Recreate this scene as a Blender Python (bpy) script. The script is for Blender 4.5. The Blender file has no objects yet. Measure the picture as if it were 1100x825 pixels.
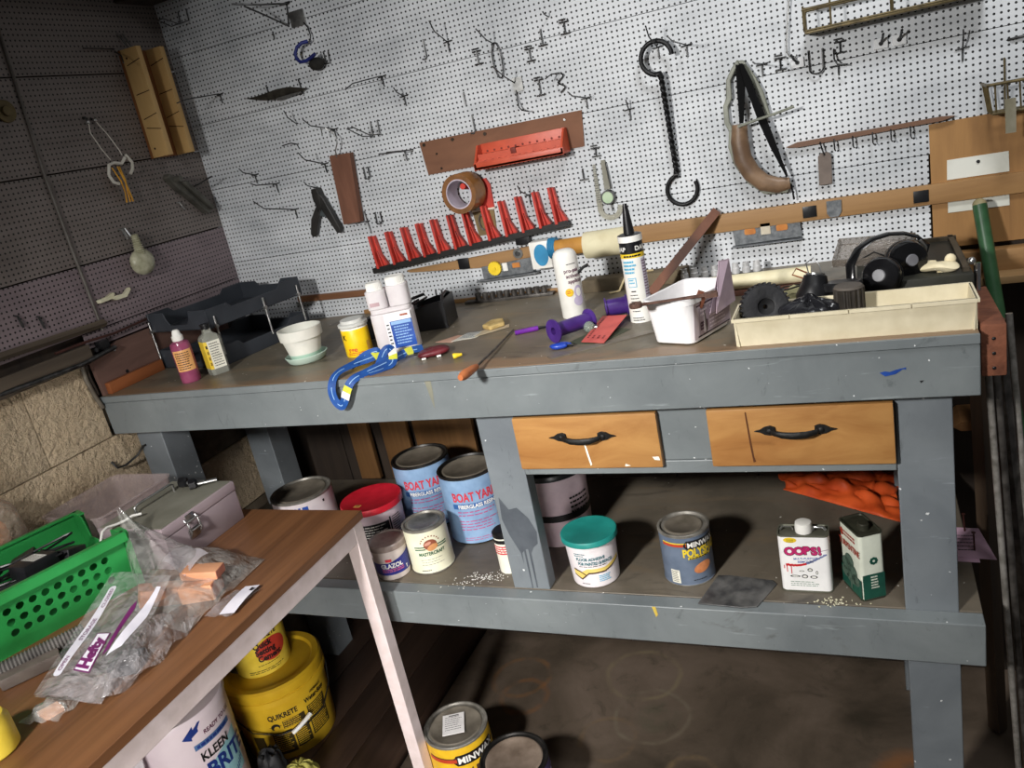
import bpy, bmesh, math, random
from mathutils import Vector, Matrix
random.seed(7)
PI = math.pi
rad = math.radians
SC = bpy.context.scene
COL = SC.collection

# ------------------------------------------------------------------ helpers
def lin(v):
    v /= 255.0
    return v / 12.92 if v <= 0.04045 else ((v + 0.055) / 1.055) ** 2.4

def rgb(c):
    return (lin(c[0]), lin(c[1]), lin(c[2]), 1.0)

MATS = {}
def new_mat(name):
    m = bpy.data.materials.new(name)
    m.use_nodes = True
    nt = m.node_tree
    b = nt.nodes['Principled BSDF']
    MATS[name] = m
    return m, nt.nodes, nt.links, b

def node(N, kind, **kw):
    n = N.new(kind)
    for k, v in kw.items():
        setattr(n, k, v)
    return n

def mathn(N, L, op, a, b=None, c=None):
    n = N.new('ShaderNodeMath'); n.operation = op
    for i, v in enumerate((a, b, c)):
        if v is None: continue
        if isinstance(v, (int, float)): n.inputs[i].default_value = v
        else: L.new(v, n.inputs[i])
    return n.outputs[0]

def mixc(N, L, fac, a, b):
    n = N.new('ShaderNodeMix'); n.data_type = 'RGBA'
    for sock, v in ((n.inputs[0], fac), (n.inputs[6], a), (n.inputs[7], b)):
        if isinstance(v, (int, float)): sock.default_value = v
        elif isinstance(v, tuple): sock.default_value = v
        else: L.new(v, sock)
    return n.outputs[2]

def ramp(N, L, fac, stops):
    r = N.new('ShaderNodeValToRGB')
    e = r.color_ramp.elements
    while len(e) < len(stops): e.new(0.5)
    for i, (p, c) in enumerate(stops):
        e[i].position = p; e[i].color = c
    L.new(fac, r.inputs[0])
    return r.outputs[0]

def objco(N, L, scale=(1, 1, 1)):
    t = N.new('ShaderNodeTexCoord'); mp = N.new('ShaderNodeMapping')
    mp.inputs['Scale'].default_value = scale
    L.new(t.outputs['Object'], mp.inputs[0])
    return mp.outputs[0]

def noise(N, L, co, scale, detail=4, rough=0.55, dist=0.0):
    n = N.new('ShaderNodeTexNoise')
    n.inputs['Scale'].default_value = scale; n.inputs['Detail'].default_value = detail
    n.inputs['Roughness'].default_value = rough; n.inputs['Distortion'].default_value = dist
    L.new(co, n.inputs['Vector'])
    return n.outputs[0]

def bump(N, L, b, h, strength, dist=0.002):
    n = N.new('ShaderNodeBump'); n.inputs['Strength'].default_value = strength
    n.inputs['Distance'].default_value = dist
    L.new(h, n.inputs['Height']); L.new(n.outputs[0], b.inputs['Normal'])

def pm(name, c, c2=None, rough=0.5, metal=0.0, scale=25, bmp=0.0, bs=120, lo=0.35, hi=0.65, trans=0.0, alpha=1.0, ior=1.45, spec=0.5, emit=None, sub=0):
    """noise-mottled procedural paint / plastic / metal"""
    if name in MATS: return MATS[name]
    m, N, L, b = new_mat(name)
    if c2 is None: c2 = tuple(max(0, v * 0.86) for v in c)
    co = objco(N, L)
    col = ramp(N, L, noise(N, L, co, scale, 5), [(lo, rgb(c2)), (hi, rgb(c))])
    L.new(col, b.inputs['Base Color'])
    b.inputs['Roughness'].default_value = rough; b.inputs['Metallic'].default_value = metal
    b.inputs['IOR'].default_value = ior
    b.inputs['Specular IOR Level'].default_value = spec
    b.inputs['Transmission Weight'].default_value = trans; b.inputs['Alpha'].default_value = alpha
    if sub: 
        b.inputs['Subsurface Weight'].default_value = sub; b.inputs['Subsurface Scale'].default_value = 0.01
    if bmp: bump(N, L, b, noise(N, L, co, bs, 4), bmp)
    return m

def wood(name, c1, c2, axis='x', scale=60, rough=0.55, stretch=0.06, dark=None, bmp=0.15):
    """long grain along one axis"""
    if name in MATS: return MATS[name]
    m, N, L, b = new_mat(name)
    s = {'x': (stretch, 1, 1), 'y': (1, stretch, 1), 'z': (1, 1, stretch)}[axis]
    co = objco(N, L, s)
    g = noise(N, L, co, scale, 6, 0.6, 0.6)
    big = noise(N, L, co, scale * 0.18, 3, 0.5, 1.0)
    f = mathn(N, L, 'ADD', mathn(N, L, 'MULTIPLY', g, 0.55), mathn(N, L, 'MULTIPLY', big, 0.45))
    st = [(0.36, rgb(c2)), (0.62, rgb(c1))]
    if dark: st = [(0.30, rgb(dark))] + [(0.42, rgb(c2)), (0.64, rgb(c1))]
    L.new(ramp(N, L, f, st), b.inputs['Base Color'])
    b.inputs['Roughness'].default_value = rough
    if bmp: bump(N, L, b, g, bmp)
    return m

class MB:
    """collects shapes and links them as one mesh object"""
    def __init__(s):
        s.v = []; s.f = []; s.mi = []; s.sm = []; s.ms = []
    def midx(s, m):
        if m not in s.ms: s.ms.append(m)
        return s.ms.index(m)
    def add(s, vs, fs, m, smooth=False, T=None):
        o = len(s.v); k = s.midx(m)
        for p in vs:
            p = Vector(p)
            s.v.append(tuple(T @ p if T else p))
        for f in fs:
            s.f.append([o + i for i in f]); s.mi.append(k); s.sm.append(smooth)
        return s
    def box(s, c, d, m, T=None, ch=0.0):
        x, y, z = d[0] / 2, d[1] / 2, d[2] / 2
        if ch <= 0:
            vs = [(c[0] + a * x, c[1] + b_ * y, c[2] + e * z) for a in (-1, 1) for b_ in (-1, 1) for e in (-1, 1)]
            return s.add(vs, [(0, 1, 3, 2), (4, 6, 7, 5), (0, 4, 5, 1), (2, 3, 7, 6), (0, 2, 6, 4), (1, 5, 7, 3)], m, False, T)
        bm = bmesh.new(); bmesh.ops.create_cube(bm, size=1)
        for v in bm.verts: v.co = Vector((c[0] + v.co.x * d[0], c[1] + v.co.y * d[1], c[2] + v.co.z * d[2]))
        bmesh.ops.bevel(bm, geom=list(bm.edges), offset=ch, segments=2, affect='EDGES', profile=0.6)
        return s.bm(bm, m, False, T)
    def bm(s, bm, m, smooth=False, T=None):
        bm.verts.index_update()
        s.add([v.co.copy() for v in bm.verts], [[v.index for v in f.verts] for f in bm.faces], m, smooth, T)
        bm.free(); return s
    def lathe(s, prof, m, seg=36, T=None, smooth=True, a0=0.0, a1=2 * PI):
        """prof: (r, z) pairs, or (r, z, material from here on)"""
        full = abs(a1 - a0 - 2 * PI) < 1e-6
        n = seg if full else seg + 1
        mats = []; cur = m
        for q in prof:
            if len(q) > 2: cur = q[2]
            mats.append(cur)
        for i in range(len(prof) - 1):
            r0, z0 = prof[i][:2]; r1, z1 = prof[i + 1][:2]
            vs = []
            for j in range(n):
                a = a0 + (a1 - a0) * j / seg
                vs.append((r0 * math.cos(a), r0 * math.sin(a), z0)); vs.append((r1 * math.cos(a), r1 * math.sin(a), z1))
            fs = []
            for j in range(seg):
                k = (j + 1) % n
                q = [2 * j, 2 * k, 2 * k + 1, 2 * j + 1]
                if r0 < 1e-7: q = [0, 2 * k + 1, 2 * j + 1]
                if r1 < 1e-7: q = [2 * j, 2 * k, 1]
                fs.append(q)
            s.add(vs, fs, mats[i], smooth, T)
        return s
    def tube(s, path, r, m, seg=8, closed=False, T=None, flat=1.0, up=None):
        """round (or flattened) bar along a path; r a number or one per point"""
        P = [Vector(p) for p in path]; n = len(P)
        R = r if isinstance(r, (list, tuple)) else [r] * n
        vs = []; nrm = None
        for i in range(n):
            if closed: t = P[(i + 1) % n] - P[i - 1]
            else: t = P[min(i + 1, n - 1)] - P[max(i - 1, 0)]
            if t.length < 1e-9: t = Vector((0, 0, 1))
            t.normalize()
            if up is not None:
                nrm = Vector(up) - t * t.dot(Vector(up))
                if nrm.length < 1e-5: nrm = t.orthogonal()
            elif nrm is None: nrm = t.orthogonal()
            else:
                nrm = nrm - t * nrm.dot(t)
                if nrm.length < 1e-5: nrm = t.orthogonal()
            nrm.normalize(); bn = t.cross(nrm)
            for j in range(seg):
                a = 2 * PI * (j + 0.5) / seg
                vs.append(P[i] + nrm * (math.cos(a) * R[i] * flat) + bn * (math.sin(a) * R[i]))
        fs = []
        for i in range(n if closed else n - 1):
            for j in range(seg):
                a = i * seg + j; b_ = i * seg + (j + 1) % seg
                c = ((i + 1) % n) * seg + (j + 1) % seg; d = ((i + 1) % n) * seg + j
                fs.append((a, b_, c, d))
        if not closed:
            fs.append(tuple(range(seg))[::-1]); fs.append(tuple((n - 1) * seg + j for j in range(seg)))
        return s.add(vs, fs, m, seg > 4, T)
    def prism(s, poly, z0, z1, m, T=None, smooth=False):
        n = len(poly)
        vs = [(x, y, z0) for x, y in poly] + [(x, y, z1) for x, y in poly]
        fs = [tuple(range(n))[::-1], tuple(range(n, 2 * n))]
        fs += [(i, (i + 1) % n, n + (i + 1) % n, n + i) for i in range(n)]
        return s.add(vs, fs, m, smooth, T)
    def ball(s, c, r, m, seg=16, sc=(1, 1, 1), T=None):
        bm = bmesh.new(); bmesh.ops.create_uvsphere(bm, u_segments=seg, v_segments=max(6, seg // 2), radius=1)
        for v in bm.verts: v.co = Vector((c[0] + v.co.x * r * sc[0], c[1] + v.co.y * r * sc[1], c[2] + v.co.z * r * sc[2]))
        return s.bm(bm, m, True, T)
    def grid(s, fn, nu, nv, m, T=None, smooth=True, closeu=False):
        vs = [fn(i / (nu if closeu else nu), j / nv) for i in range(nu + (0 if closeu else 1)) for j in range(nv + 1)]
        fs = []
        for i in range(nu):
            for j in range(nv):
                k = (i + 1) % nu if closeu else i + 1
                fs.append((i * (nv + 1) + j, k * (nv + 1) + j, k * (nv + 1) + j + 1, i * (nv + 1) + j + 1))
        return s.add(vs, fs, m, smooth, T)
    def flat(s, vs2, fs2, m, fn, step=0.006, both=False):
        """2D faces cut into narrow strips, then carried onto a surface by fn(x, y)"""
        both = both or fn in BOTH
        bm = bmesh.new()
        bv = [bm.verts.new((x, y, 0)) for x, y in vs2]
        for f in fs2:
            try: bm.faces.new([bv[i] for i in f])
            except ValueError: pass
        if step:
            x0 = min(v[0] for v in vs2); x1 = max(v[0] for v in vs2); x = x0 + step
            while x < x1:
                bmesh.ops.bisect_plane(bm, geom=bm.verts[:] + bm.edges[:] + bm.faces[:], plane_co=(x, 0, 0), plane_no=(1, 0, 0), dist=1e-6)
                x += step
            if both:
                y0 = min(v[1] for v in vs2); y1 = max(v[1] for v in vs2); y = y0 + step
                while y < y1:
                    bmesh.ops.bisect_plane(bm, geom=bm.verts[:] + bm.edges[:] + bm.faces[:], plane_co=(0, y, 0), plane_no=(0, 1, 0), dist=1e-6)
                    y += step
        for v in bm.verts: v.co = Vector(fn(v.co.x, v.co.y))
        return s.bm(bm, m)
    def decal(s, poly, m, fn, step=0.006):
        return s.flat(poly, [list(range(len(poly)))], m, fn, step)
    def rect(s, x0, y0, x1, y1, m, fn, step=0.006):
        return s.decal([(x0, y0), (x1, y0), (x1, y1), (x0, y1)], m, fn, step)
    def oval(s, cx, cy, rx, ry, m, fn, n=28, step=0.006, rot=0):
        c, q = math.cos(rot), math.sin(rot)
        pts = []
        for i in range(n):
            a = 2 * PI * i / n; x, y = rx * math.cos(a), ry * math.sin(a)
            pts.append((cx + x * c - y * q, cy + x * q + y * c))
        return s.decal(pts, m, fn, step)
    def text(s, t, x, y, size, m, fn, sx=1.0, fat=0.0, slant=0.0, align='LEFT', step=0.006, rot=0.0):
        vs, fs = letters(t, fat)
        if not vs: return s
        w = max(v[0] for v in vs)
        off = {'LEFT': 0, 'CENTER': -w / 2, 'RIGHT': -w}[align]
        c, q = math.cos(rot), math.sin(rot)
        P = []
        for (a, b_) in vs:
            px = (a + off) * size * sx + b_ * size * slant; py = b_ * size
            P.append((x + px * c - py * q, y + px * q + py * c))
        return s.flat(P, fs, m, fn, step)
    def lines(s, x0, y0, x1, n, pitch, h, m, fn, seed=1, step=0.006):
        """rows of small print too fine to read"""
        r = random.Random(seed)
        for i in range(n):
            y = y0 - i * pitch; x = x0; xe = x1 - (x1 - x0) * r.uniform(0, 0.25)
            while x < xe:
                w = min((x1 - x0) * r.uniform(0.06, 0.18), xe - x)
                s.rect(x, y, x + w, y + h, m, fn, step); x += w + (x1 - x0) * 0.025
        return s
    def build(s, name, parent=None, loc=(0, 0, 0), rot=(0, 0, 0), bevel=0, solid=0, sub=0, angle=None):
        me = bpy.data.meshes.new(name)
        me.from_pydata(s.v, [], s.f)
        for m in s.ms: me.materials.append(m)
        me.polygons.foreach_set('material_index', s.mi)
        me.polygons.foreach_set('use_smooth', s.sm)
        me.update()
        bm = bmesh.new(); bm.from_mesh(me)
        bmesh.ops.remove_doubles(bm, verts=bm.verts[:], dist=1e-6)
        bmesh.ops.recalc_face_normals(bm, faces=bm.faces[:])
        bm.to_mesh(me); bm.free()
        me.set_sharp_from_angle(angle=rad(38))
        o = bpy.data.objects.new(name, me); COL.objects.link(o)
        o.location = loc; o.rotation_euler = rot
        if parent: o.parent = parent
        if solid:
            md = o.modifiers.new('thickness', 'SOLIDIFY'); md.thickness = solid; md.offset = 0
        if sub:
            md = o.modifiers.new('smooth', 'SUBSURF'); md.levels = sub; md.render_levels = sub
        if bevel:
            md = o.modifiers.new('bevel', 'BEVEL'); md.width = bevel; md.segments = 2; md.limit_method = 'ANGLE'; md.angle_limit = rad(40)
        return o

FONT_CACHE = {}
def letters(t, fat):
    k = (t, fat)
    if k not in FONT_CACHE:
        cu = bpy.data.curves.new('lettering', 'FONT'); cu.body = t; cu.size = 1; cu.offset = fat; cu.resolution_u = 3; cu.fill_mode = 'FRONT'
        o = bpy.data.objects.new('lettering', cu); COL.objects.link(o)
        bpy.context.view_layer.update()
        me = bpy.data.meshes.new_from_object(o.evaluated_get(bpy.context.evaluated_depsgraph_get()))
        vs = [(v.co.x, v.co.y) for v in me.vertices]; fs = [list(p.vertices) for p in me.polygons]
        bpy.data.objects.remove(o); bpy.data.curves.remove(cu); bpy.data.meshes.remove(me)
        FONT_CACHE[k] = (vs, fs)
    return FONT_CACHE[k]

def around(r, ang, z0=0.0, lift=0.0006, taper=0.0):
    """(x, y) on paper -> wrapped round a drum; ang in degrees is where x = 0 lies"""
    a0 = rad(ang)
    def fn(x, y):
        rr = r + taper * (z0 + y) + lift
        a = a0 + x / r
        return (rr * math.cos(a), rr * math.sin(a), z0 + y)
    return fn

BOTH = set()
def onplane(o, u, v):
    o, u, v = Vector(o), Vector(u), Vector(v)
    return lambda x, y: tuple(o + u * x + v * y)

def tag(o, label, cat, group=None, kind=None):
    o['label'] = label; o['category'] = cat
    if group: o['group'] = group
    if kind: o['kind'] = kind
    return o

def thing(name, label, cat, loc=(0, 0, 0), rz=0.0, group=None, rot=None):
    o = bpy.data.objects.new(name, None); COL.objects.link(o)
    o.empty_display_size = 0.05
    o.location = loc; o.rotation_euler = rot if rot else (0, 0, rz)
    return tag(o, label, cat, group)

def struct(o):
    o['kind'] = 'structure'; return o

def Rz(a): return Matrix.Rotation(a, 4, 'Z')
def Rx(a): return Matrix.Rotation(a, 4, 'X')
def Ry(a): return Matrix.Rotation(a, 4, 'Y')
def Tr(x, y, z): return Matrix.Translation((x, y, z))
# a drawing in wall coordinates: x to the right, y up, thickness toward the room
WALL = Matrix(((1, 0, 0, 0), (0, 0, -1, 0), (0, 1, 0, 0), (0, 0, 0, 1)))      # (x, z-up, out) -> (x, -out, up)
LWALL = Matrix(((0, 0, 1, 0), (1, 0, 0, 0), (0, 1, 0, 0), (0, 0, 0, 1)))      # (y, z-up, out) -> (out, y, up)

def arc(cx, cy, r, a0, a1, n=16, ry=None):
    ry = ry or r
    return [(cx + r * math.cos(rad(a0 + (a1 - a0) * i / n)), cy + ry * math.sin(rad(a0 + (a1 - a0) * i / n))) for i in range(n + 1)]

def rrect(x0, y0, x1, y1, r, n=4):
    p = []
    for cx, cy, a in ((x1 - r, y0 + r, -90), (x1 - r, y1 - r, 0), (x0 + r, y1 - r, 90), (x0 + r, y0 + r, 180)):
        p += arc(cx, cy, r, a, a + 90, n)
    return p
# ------------------------------------------------------------------ camera and light
cam = bpy.data.objects.new('camera', bpy.data.cameras.new('camera')); COL.objects.link(cam)
R0 = ((0.90919322, 0.36640019, -0.19778421), (-0.05725151, -0.36049381, -0.93100294), (-0.41241964, 0.85778501, -0.30678156))
cam.matrix_world = Matrix(((R0[0][0], -R0[1][0], -R0[2][0], 1.83122809), (R0[0][1], -R0[1][1], -R0[2][1], -2.00030153), (R0[0][2], -R0[1][2], -R0[2][2], 1.60028043), (0, 0, 0, 1)))
cam.data.sensor_width = 36; cam.data.lens = 861.506 * 36 / 1100
cam.data.clip_start = 0.02
SC.camera = cam

def area(name, loc, target, size, power, col, spread=180):
    l = bpy.data.lights.new(name, 'AREA'); l.shape = 'DISK'; l.size = size; l.energy = power; l.color = col; l.spread = rad(spread)
    o = bpy.data.objects.new(name, l); COL.objects.link(o); o.location = loc
    d = Vector(target) - Vector(loc); o.rotation_euler = d.to_track_quat('-Z', 'Y').to_euler()
    return o
area('lamp', (0.90, -2.45, 1.95), (1.25, -0.4, 0.76), 0.20, 17, (1.0, 0.98, 0.95), 86)
area('ceiling_lamp', (2.1, -1.1, 2.9), (1.75, -0.1, 1.3), 0.5, 10.5, (0.98, 0.99, 1.0), 110)
area('low_fill', (1.75, -3.1, 0.85), (0.2, -0.6, 0.0), 0.9, 9.5, (1.0, 0.97, 0.94), 60)  # unseen soft fill, added to brighten the space under table and bench
w = bpy.data.worlds.new('world'); SC.world = w; w.use_nodes = True
w.node_tree.nodes['Background'].inputs[0].default_value = (0.66, 0.66, 0.66, 1); w.node_tree.nodes['Background'].inputs[1].default_value = 0.11
SC.view_settings.view_transform = 'Standard'; SC.view_settings.look = 'None'
SC.view_settings.exposure = -0.12; SC.view_settings.gamma = 1.0; SC.view_settings.use_curve_mapping = False

# ------------------------------------------------------------------ materials of the setting and the bench
PITCH = 0.0127
def pegboard(name, ua, base, dirt, dark, ox=0.0, oz=0.0):
    m, N, L, b = new_mat(name)
    t = N.new('ShaderNodeTexCoord'); sp = N.new('ShaderNodeSeparateXYZ'); L.new(t.outputs['Object'], sp.inputs[0])
    def cell(sock, o):
        f = mathn(N, L, 'FRACT', mathn(N, L, 'DIVIDE', mathn(N, L, 'SUBTRACT', sock, o), PITCH))
        return mathn(N, L, 'MULTIPLY', mathn(N, L, 'SUBTRACT', f, 0.5), PITCH)
    du = cell(sp.outputs[ua], ox); dv = cell(sp.outputs[2], oz)
    d = mathn(N, L, 'SQRT', mathn(N, L, 'ADD', mathn(N, L, 'MULTIPLY', du, du), mathn(N, L, 'MULTIPLY', dv, dv)))
    hole = mathn(N, L, 'LESS_THAN', d, 0.0025)
    co = objco(N, L)
    n = mathn(N, L, 'ADD', mathn(N, L, 'MULTIPLY', noise(N, L, co, 3.2, 5, 0.6, 0.6), 0.6), mathn(N, L, 'MULTIPLY', noise(N, L, objco(N, L, (0.25, 0.25, 1.0)), 16, 5, 0.6), 0.4))
    col = ramp(N, L, n, [(0.33, rgb(dirt)), (0.58, rgb(base))])
    L.new(mixc(N, L, hole, col, rgb(dark)), b.inputs['Base Color'])
    b.inputs['Roughness'].default_value = 0.55
    bump(N, L, b, mathn(N, L, 'SUBTRACT', 1.0, hole), 0.5, 0.002)
    return m
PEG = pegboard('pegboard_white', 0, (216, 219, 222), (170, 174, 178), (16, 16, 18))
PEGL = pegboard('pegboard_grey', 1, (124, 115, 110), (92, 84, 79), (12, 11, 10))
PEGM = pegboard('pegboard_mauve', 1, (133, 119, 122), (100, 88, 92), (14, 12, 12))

def speckled(name, a, b_, specks=((232, 234, 236), 0.10), dirt=(70, 66, 60), rough=0.5, dirtlo=0.62, wear=None, front=None):
    """painted board: cloudy coat, scattered paint spatter, a few dirty smears"""
    m, N, L, b = new_mat(name)
    co = objco(N, L)
    col = ramp(N, L, noise(N, L, co, 5, 6, 0.6, 0.4), [(0.35, rgb(b_)), (0.65, rgb(a))])
    smear = noise(N, L, objco(N, L, (0.5, 1, 1)), 9, 6, 0.65, 1.2)
    f = ramp(N, L, smear, [(dirtlo, (0, 0, 0, 1)), (dirtlo + 0.10, (0.75, 0.75, 0.75, 1))])
    col = mixc(N, L, f, col, rgb(dirt))
    scuff = noise(N, L, objco(N, L, (1, 1, 0.35)), 24, 7, 0.75, 2.0)
    col = mixc(N, L, ramp(N, L, scuff, [(0.60, (0, 0, 0, 1)), (0.70, (0.55, 0.55, 0.55, 1))]), col, rgb(tuple(int(v * 0.72) for v in b_)))
    scr = noise(N, L, objco(N, L, (0.12, 1, 1)), 70, 4, 0.6, 0.5)
    col = mixc(N, L, ramp(N, L, scr, [(0.66, (0, 0, 0, 1)), (0.74, (0.5, 0.5, 0.5, 1))]), col, rgb(tuple(min(255, int(v * 1.28)) for v in a)))
    if wear:
        wn = noise(N, L, objco(N, L, (0.25, 1, 1)), 14, 7, 0.7, 0.5)
        col = mixc(N, L, ramp(N, L, wn, [(0.54, (0, 0, 0, 1)), (0.66, (0.8, 0.8, 0.8, 1))]), col, rgb(wear))
    if front:
        sy = N.new('ShaderNodeSeparateXYZ'); L.new(co, sy.inputs[0])
        edge = mathn(N, L, 'MULTIPLY', mathn(N, L, 'SUBTRACT', -0.46, sy.outputs[1]), 4.2)
        fn_ = mathn(N, L, 'ADD', edge, mathn(N, L, 'MULTIPLY', noise(N, L, objco(N, L, (0.35, 1, 1)), 16, 6, 0.7, 0.8), 0.9))
        col = mixc(N, L, ramp(N, L, fn_, [(0.84, (0, 0, 0, 1)), (1.04, (0.85, 0.85, 0.85, 1))]), col, rgb(front))
    v = N.new('ShaderNodeTexVoronoi'); v.inputs['Scale'].default_value = 95
    nz = N.new('ShaderNodeTexNoise'); nz.inputs['Scale'].default_value = 160; L.new(co, nz.inputs['Vector'])
    wv = N.new('ShaderNodeVectorMath'); wv.operation = 'MULTIPLY_ADD'; L.new(nz.outputs['Color'], wv.inputs[0]); wv.inputs[1].default_value = (0.007, 0.007, 0.007); L.new(co, wv.inputs[2]); L.new(wv.outputs[0], v.inputs['Vector'])
    pick = N.new('ShaderNodeSeparateColor'); L.new(v.outputs['Color'], pick.inputs[0])
    size = mathn(N, L, 'MULTIPLY', pick.outputs[1], 0.24)
    spot = mathn(N, L, 'MULTIPLY', mathn(N, L, 'LESS_THAN', v.outputs['Distance'], size), mathn(N, L, 'LESS_THAN', pick.outputs[0], specks[1]))
    col = mixc(N, L, spot, col, rgb(specks[0]))
    L.new(col, b.inputs['Base Color']); b.inputs['Roughness'].default_value = rough
    bump(N, L, b, noise(N, L, objco(N, L, (0.2, 1, 1)), 60, 5), 0.12)
    return m
GREY = speckled('grey_bench_paint', (121, 127, 128), (104, 110, 112), ((214, 216, 216), 0.10), (84, 84, 82), 0.42, 0.66)
GREYV = speckled('grey_leg_paint', (119, 125, 129), (102, 108, 113), ((210, 212, 212), 0.085), (86, 86, 88), 0.42, 0.68)
TOPM = speckled('worn_bench_top', (120, 111, 95), (93, 86, 73), ((205, 200, 190), 0.05), (58, 52, 46), 0.42, 0.58, wear=(128, 110, 86), front=(126, 102, 78))
SHELFM = speckled('dusty_shelf_board', (110, 101, 88), (86, 79, 68), ((200, 196, 186), 0.03), (50, 45, 40), 0.5, 0.6, wear=(110, 96, 78))
DRAWER = wood('honey_maple', (184, 138, 82), (156, 108, 60), 'x', 22, 0.33, 0.3, dark=(116, 74, 40))
TANW = wood('tan_plywood', (162, 120, 70), (134, 96, 54), 'z', 34, 0.6, 0.12)
TANL = wood('tan_rail', (164, 126, 80), (138, 102, 62), 'x', 40, 0.6, 0.08)
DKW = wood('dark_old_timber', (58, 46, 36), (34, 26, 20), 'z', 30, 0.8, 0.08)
REDW = wood('red_brown_wood', (132, 78, 50), (98, 54, 34), 'y', 40, 0.6, 0.08)
TABLEW = wood('walnut_laminate', (124, 84, 54), (100, 66, 42), 'y', 60, 0.38, 0.03, dark=(82, 54, 34))
BLACK = pm('black_plastic', (26, 26, 28), (18, 18, 20), 0.35)
STEEL = pm('wire_steel', (96, 96, 96), (54, 54, 54), 0.38, 0.85, 60)
ZINC = pm('bright_zinc', (190, 190, 188), (150, 150, 148), 0.28, 0.9, 60)
WHITEP = pm('white_plastic', (236, 234, 228), (226, 224, 216), 0.35)

# ------------------------------------------------------------------ the setting
SEAM_Z = [1.128, 1.352, 1.58, 1.768, 1.965, 2.108, 2.36]
m = MB()
for i in range(len(SEAM_Z) - 1):
    z0, z1 = SEAM_Z[i] + 0.0007, SEAM_Z[i + 1] - 0.0007
    m.box((0.98 if i == 0 or i == 0 else 1.3, 0.003, (z0 + z1) / 2), (1.966 if i == 0 else 2.6, 0.006, z1 - z0), PEG)
m.box((1.3, 0.03, 1.8), (2.6, 0.04, 1.4), DKW)
struct(m.build('wall_back'))
m = MB()
seams = [1.305, 1.47, 1.70, 1.93, 2.36]
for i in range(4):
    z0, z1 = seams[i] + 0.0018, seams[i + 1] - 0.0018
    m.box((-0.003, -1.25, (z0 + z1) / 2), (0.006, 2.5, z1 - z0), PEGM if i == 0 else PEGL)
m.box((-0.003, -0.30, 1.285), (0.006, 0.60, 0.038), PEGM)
m.box((-0.05, -1.25, 1.8), (0.06, 2.5, 1.4), DKW)
# painted block wall below, with a ledge on top
BLK, N, L, b = new_mat('beige_painted_block')
co = objco(N, L)
rough_n = mathn(N, L, 'ADD', noise(N, L, co, 60, 6, 0.7), mathn(N, L, 'MULTIPLY', noise(N, L, co, 30, 4, 0.6), 1.0))
L.new(ramp(N, L, mathn(N, L, 'ADD', mathn(N, L, 'MULTIPLY', noise(N, L, co, 5, 4, 0.6), 0.5), mathn(N, L, 'MULTIPLY', noise(N, L, co, 70, 6, 0.7), 0.5)), [(0.34, rgb((166, 142, 112))), (0.46, rgb((216, 192, 158))), (0.64, rgb((232, 210, 178)))]), b.inputs['Base Color'])
b.inputs['Roughness'].default_value = 0.85
bump(N, L, b, rough_n, 1.0, 0.020)
DARKB = pm('dark_block', (108, 96, 80), (70, 60, 48), 0.9, scale=14, bmp=0.9, bs=60)  # darker block tone for the stretch beneath the bench top
def block_row(y0, y1, z0, z1, mt):
    m.box((-0.10, (y0 + y1) / 2, (z0 + z1) / 2), (0.20, y1 - y0, z1 - z0), mt, ch=0.0015)
for k in range(6):
    z0 = 1.236 - 0.203 * (k + 1); off = 0.2 if k % 2 else 0.0
    y = -2.42 - off * 2
    while y < 0:
        y1 = min(y + 0.803, 0.0)
        if y1 > -2.6:
            a, c = y, y1
            if k == 0:
                c = min(y1, -0.625)
            if c - a > 0.02:
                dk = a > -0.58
                block_row(a + 0.0015, c - 0.0015, max(z0, 0) + 0.0015, z0 + 0.2015, DARKB if dk else BLK)
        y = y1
m.box((-0.102, -0.31, 1.09), (0.19, 0.62, 0.06), DARKB)
struct(m.build('wall_left'))
m = MB()
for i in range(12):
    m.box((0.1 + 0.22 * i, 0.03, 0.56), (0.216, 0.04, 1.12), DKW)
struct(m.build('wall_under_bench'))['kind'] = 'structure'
bpy.data.objects['wall_under_bench'].name = 'wall_back_lower'
m = MB(); m.box((1.25, -1.2, 2.98), (2.9, 2.6, 0.04), pm('dark_ceiling', (70, 62, 54), (46, 40, 34), 0.8, scale=4))
# concrete floor with paint-can rings and rust, boards to the left
FL, N, L, b = new_mat('stained_concrete')
co = objco(N, L)
t = N.new('ShaderNodeTexCoord')
base = ramp(N, L, noise(N, L, co, 2.6, 8, 0.62, 0.5), [(0.32, rgb((64, 56, 46))), (0.5, rgb((92, 80, 68))), (0.68, rgb((112, 98, 86)))])
base = mixc(N, L, ramp(N, L, noise(N, L, co, 9, 6, 0.7, 1.0), [(0.55, (0, 0, 0, 1)), (0.72, (0.6, 0.6, 0.6, 1))]), base, rgb((54, 50, 40)))
wob = noise(N, L, co, 9, 3); brk = noise(N, L, co, 14, 4)
def ring(cx, cy, r, wd, colr, solid=False):
    global base
    vd = N.new('ShaderNodeVectorMath'); vd.operation = 'DISTANCE'
    L.new(t.outputs['Object'], vd.inputs[0]); vd.inputs[1].default_value = (cx, cy, 0.0)
    d = mathn(N, L, 'ADD', vd.outputs['Value'], mathn(N, L, 'MULTIPLY', mathn(N, L, 'SUBTRACT', wob, 0.5), 0.03))
    q = d if solid else mathn(N, L, 'ABSOLUTE', mathn(N, L, 'SUBTRACT', d, r))
    f = ramp(N, L, mathn(N, L, 'DIVIDE', q, r if solid else wd), [(0.55 if solid else 0.2, (1, 1, 1, 1)), (1.0, (0, 0, 0, 1))])
    f = mathn(N, L, 'MULTIPLY', f, ramp(N, L, brk, [(0.38, (0.05, 0.05, 0.05, 1)), (0.58, (0.45, 0.45, 0.45, 1))]))
    base = mixc(N, L, f, base, rgb(colr))
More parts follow.
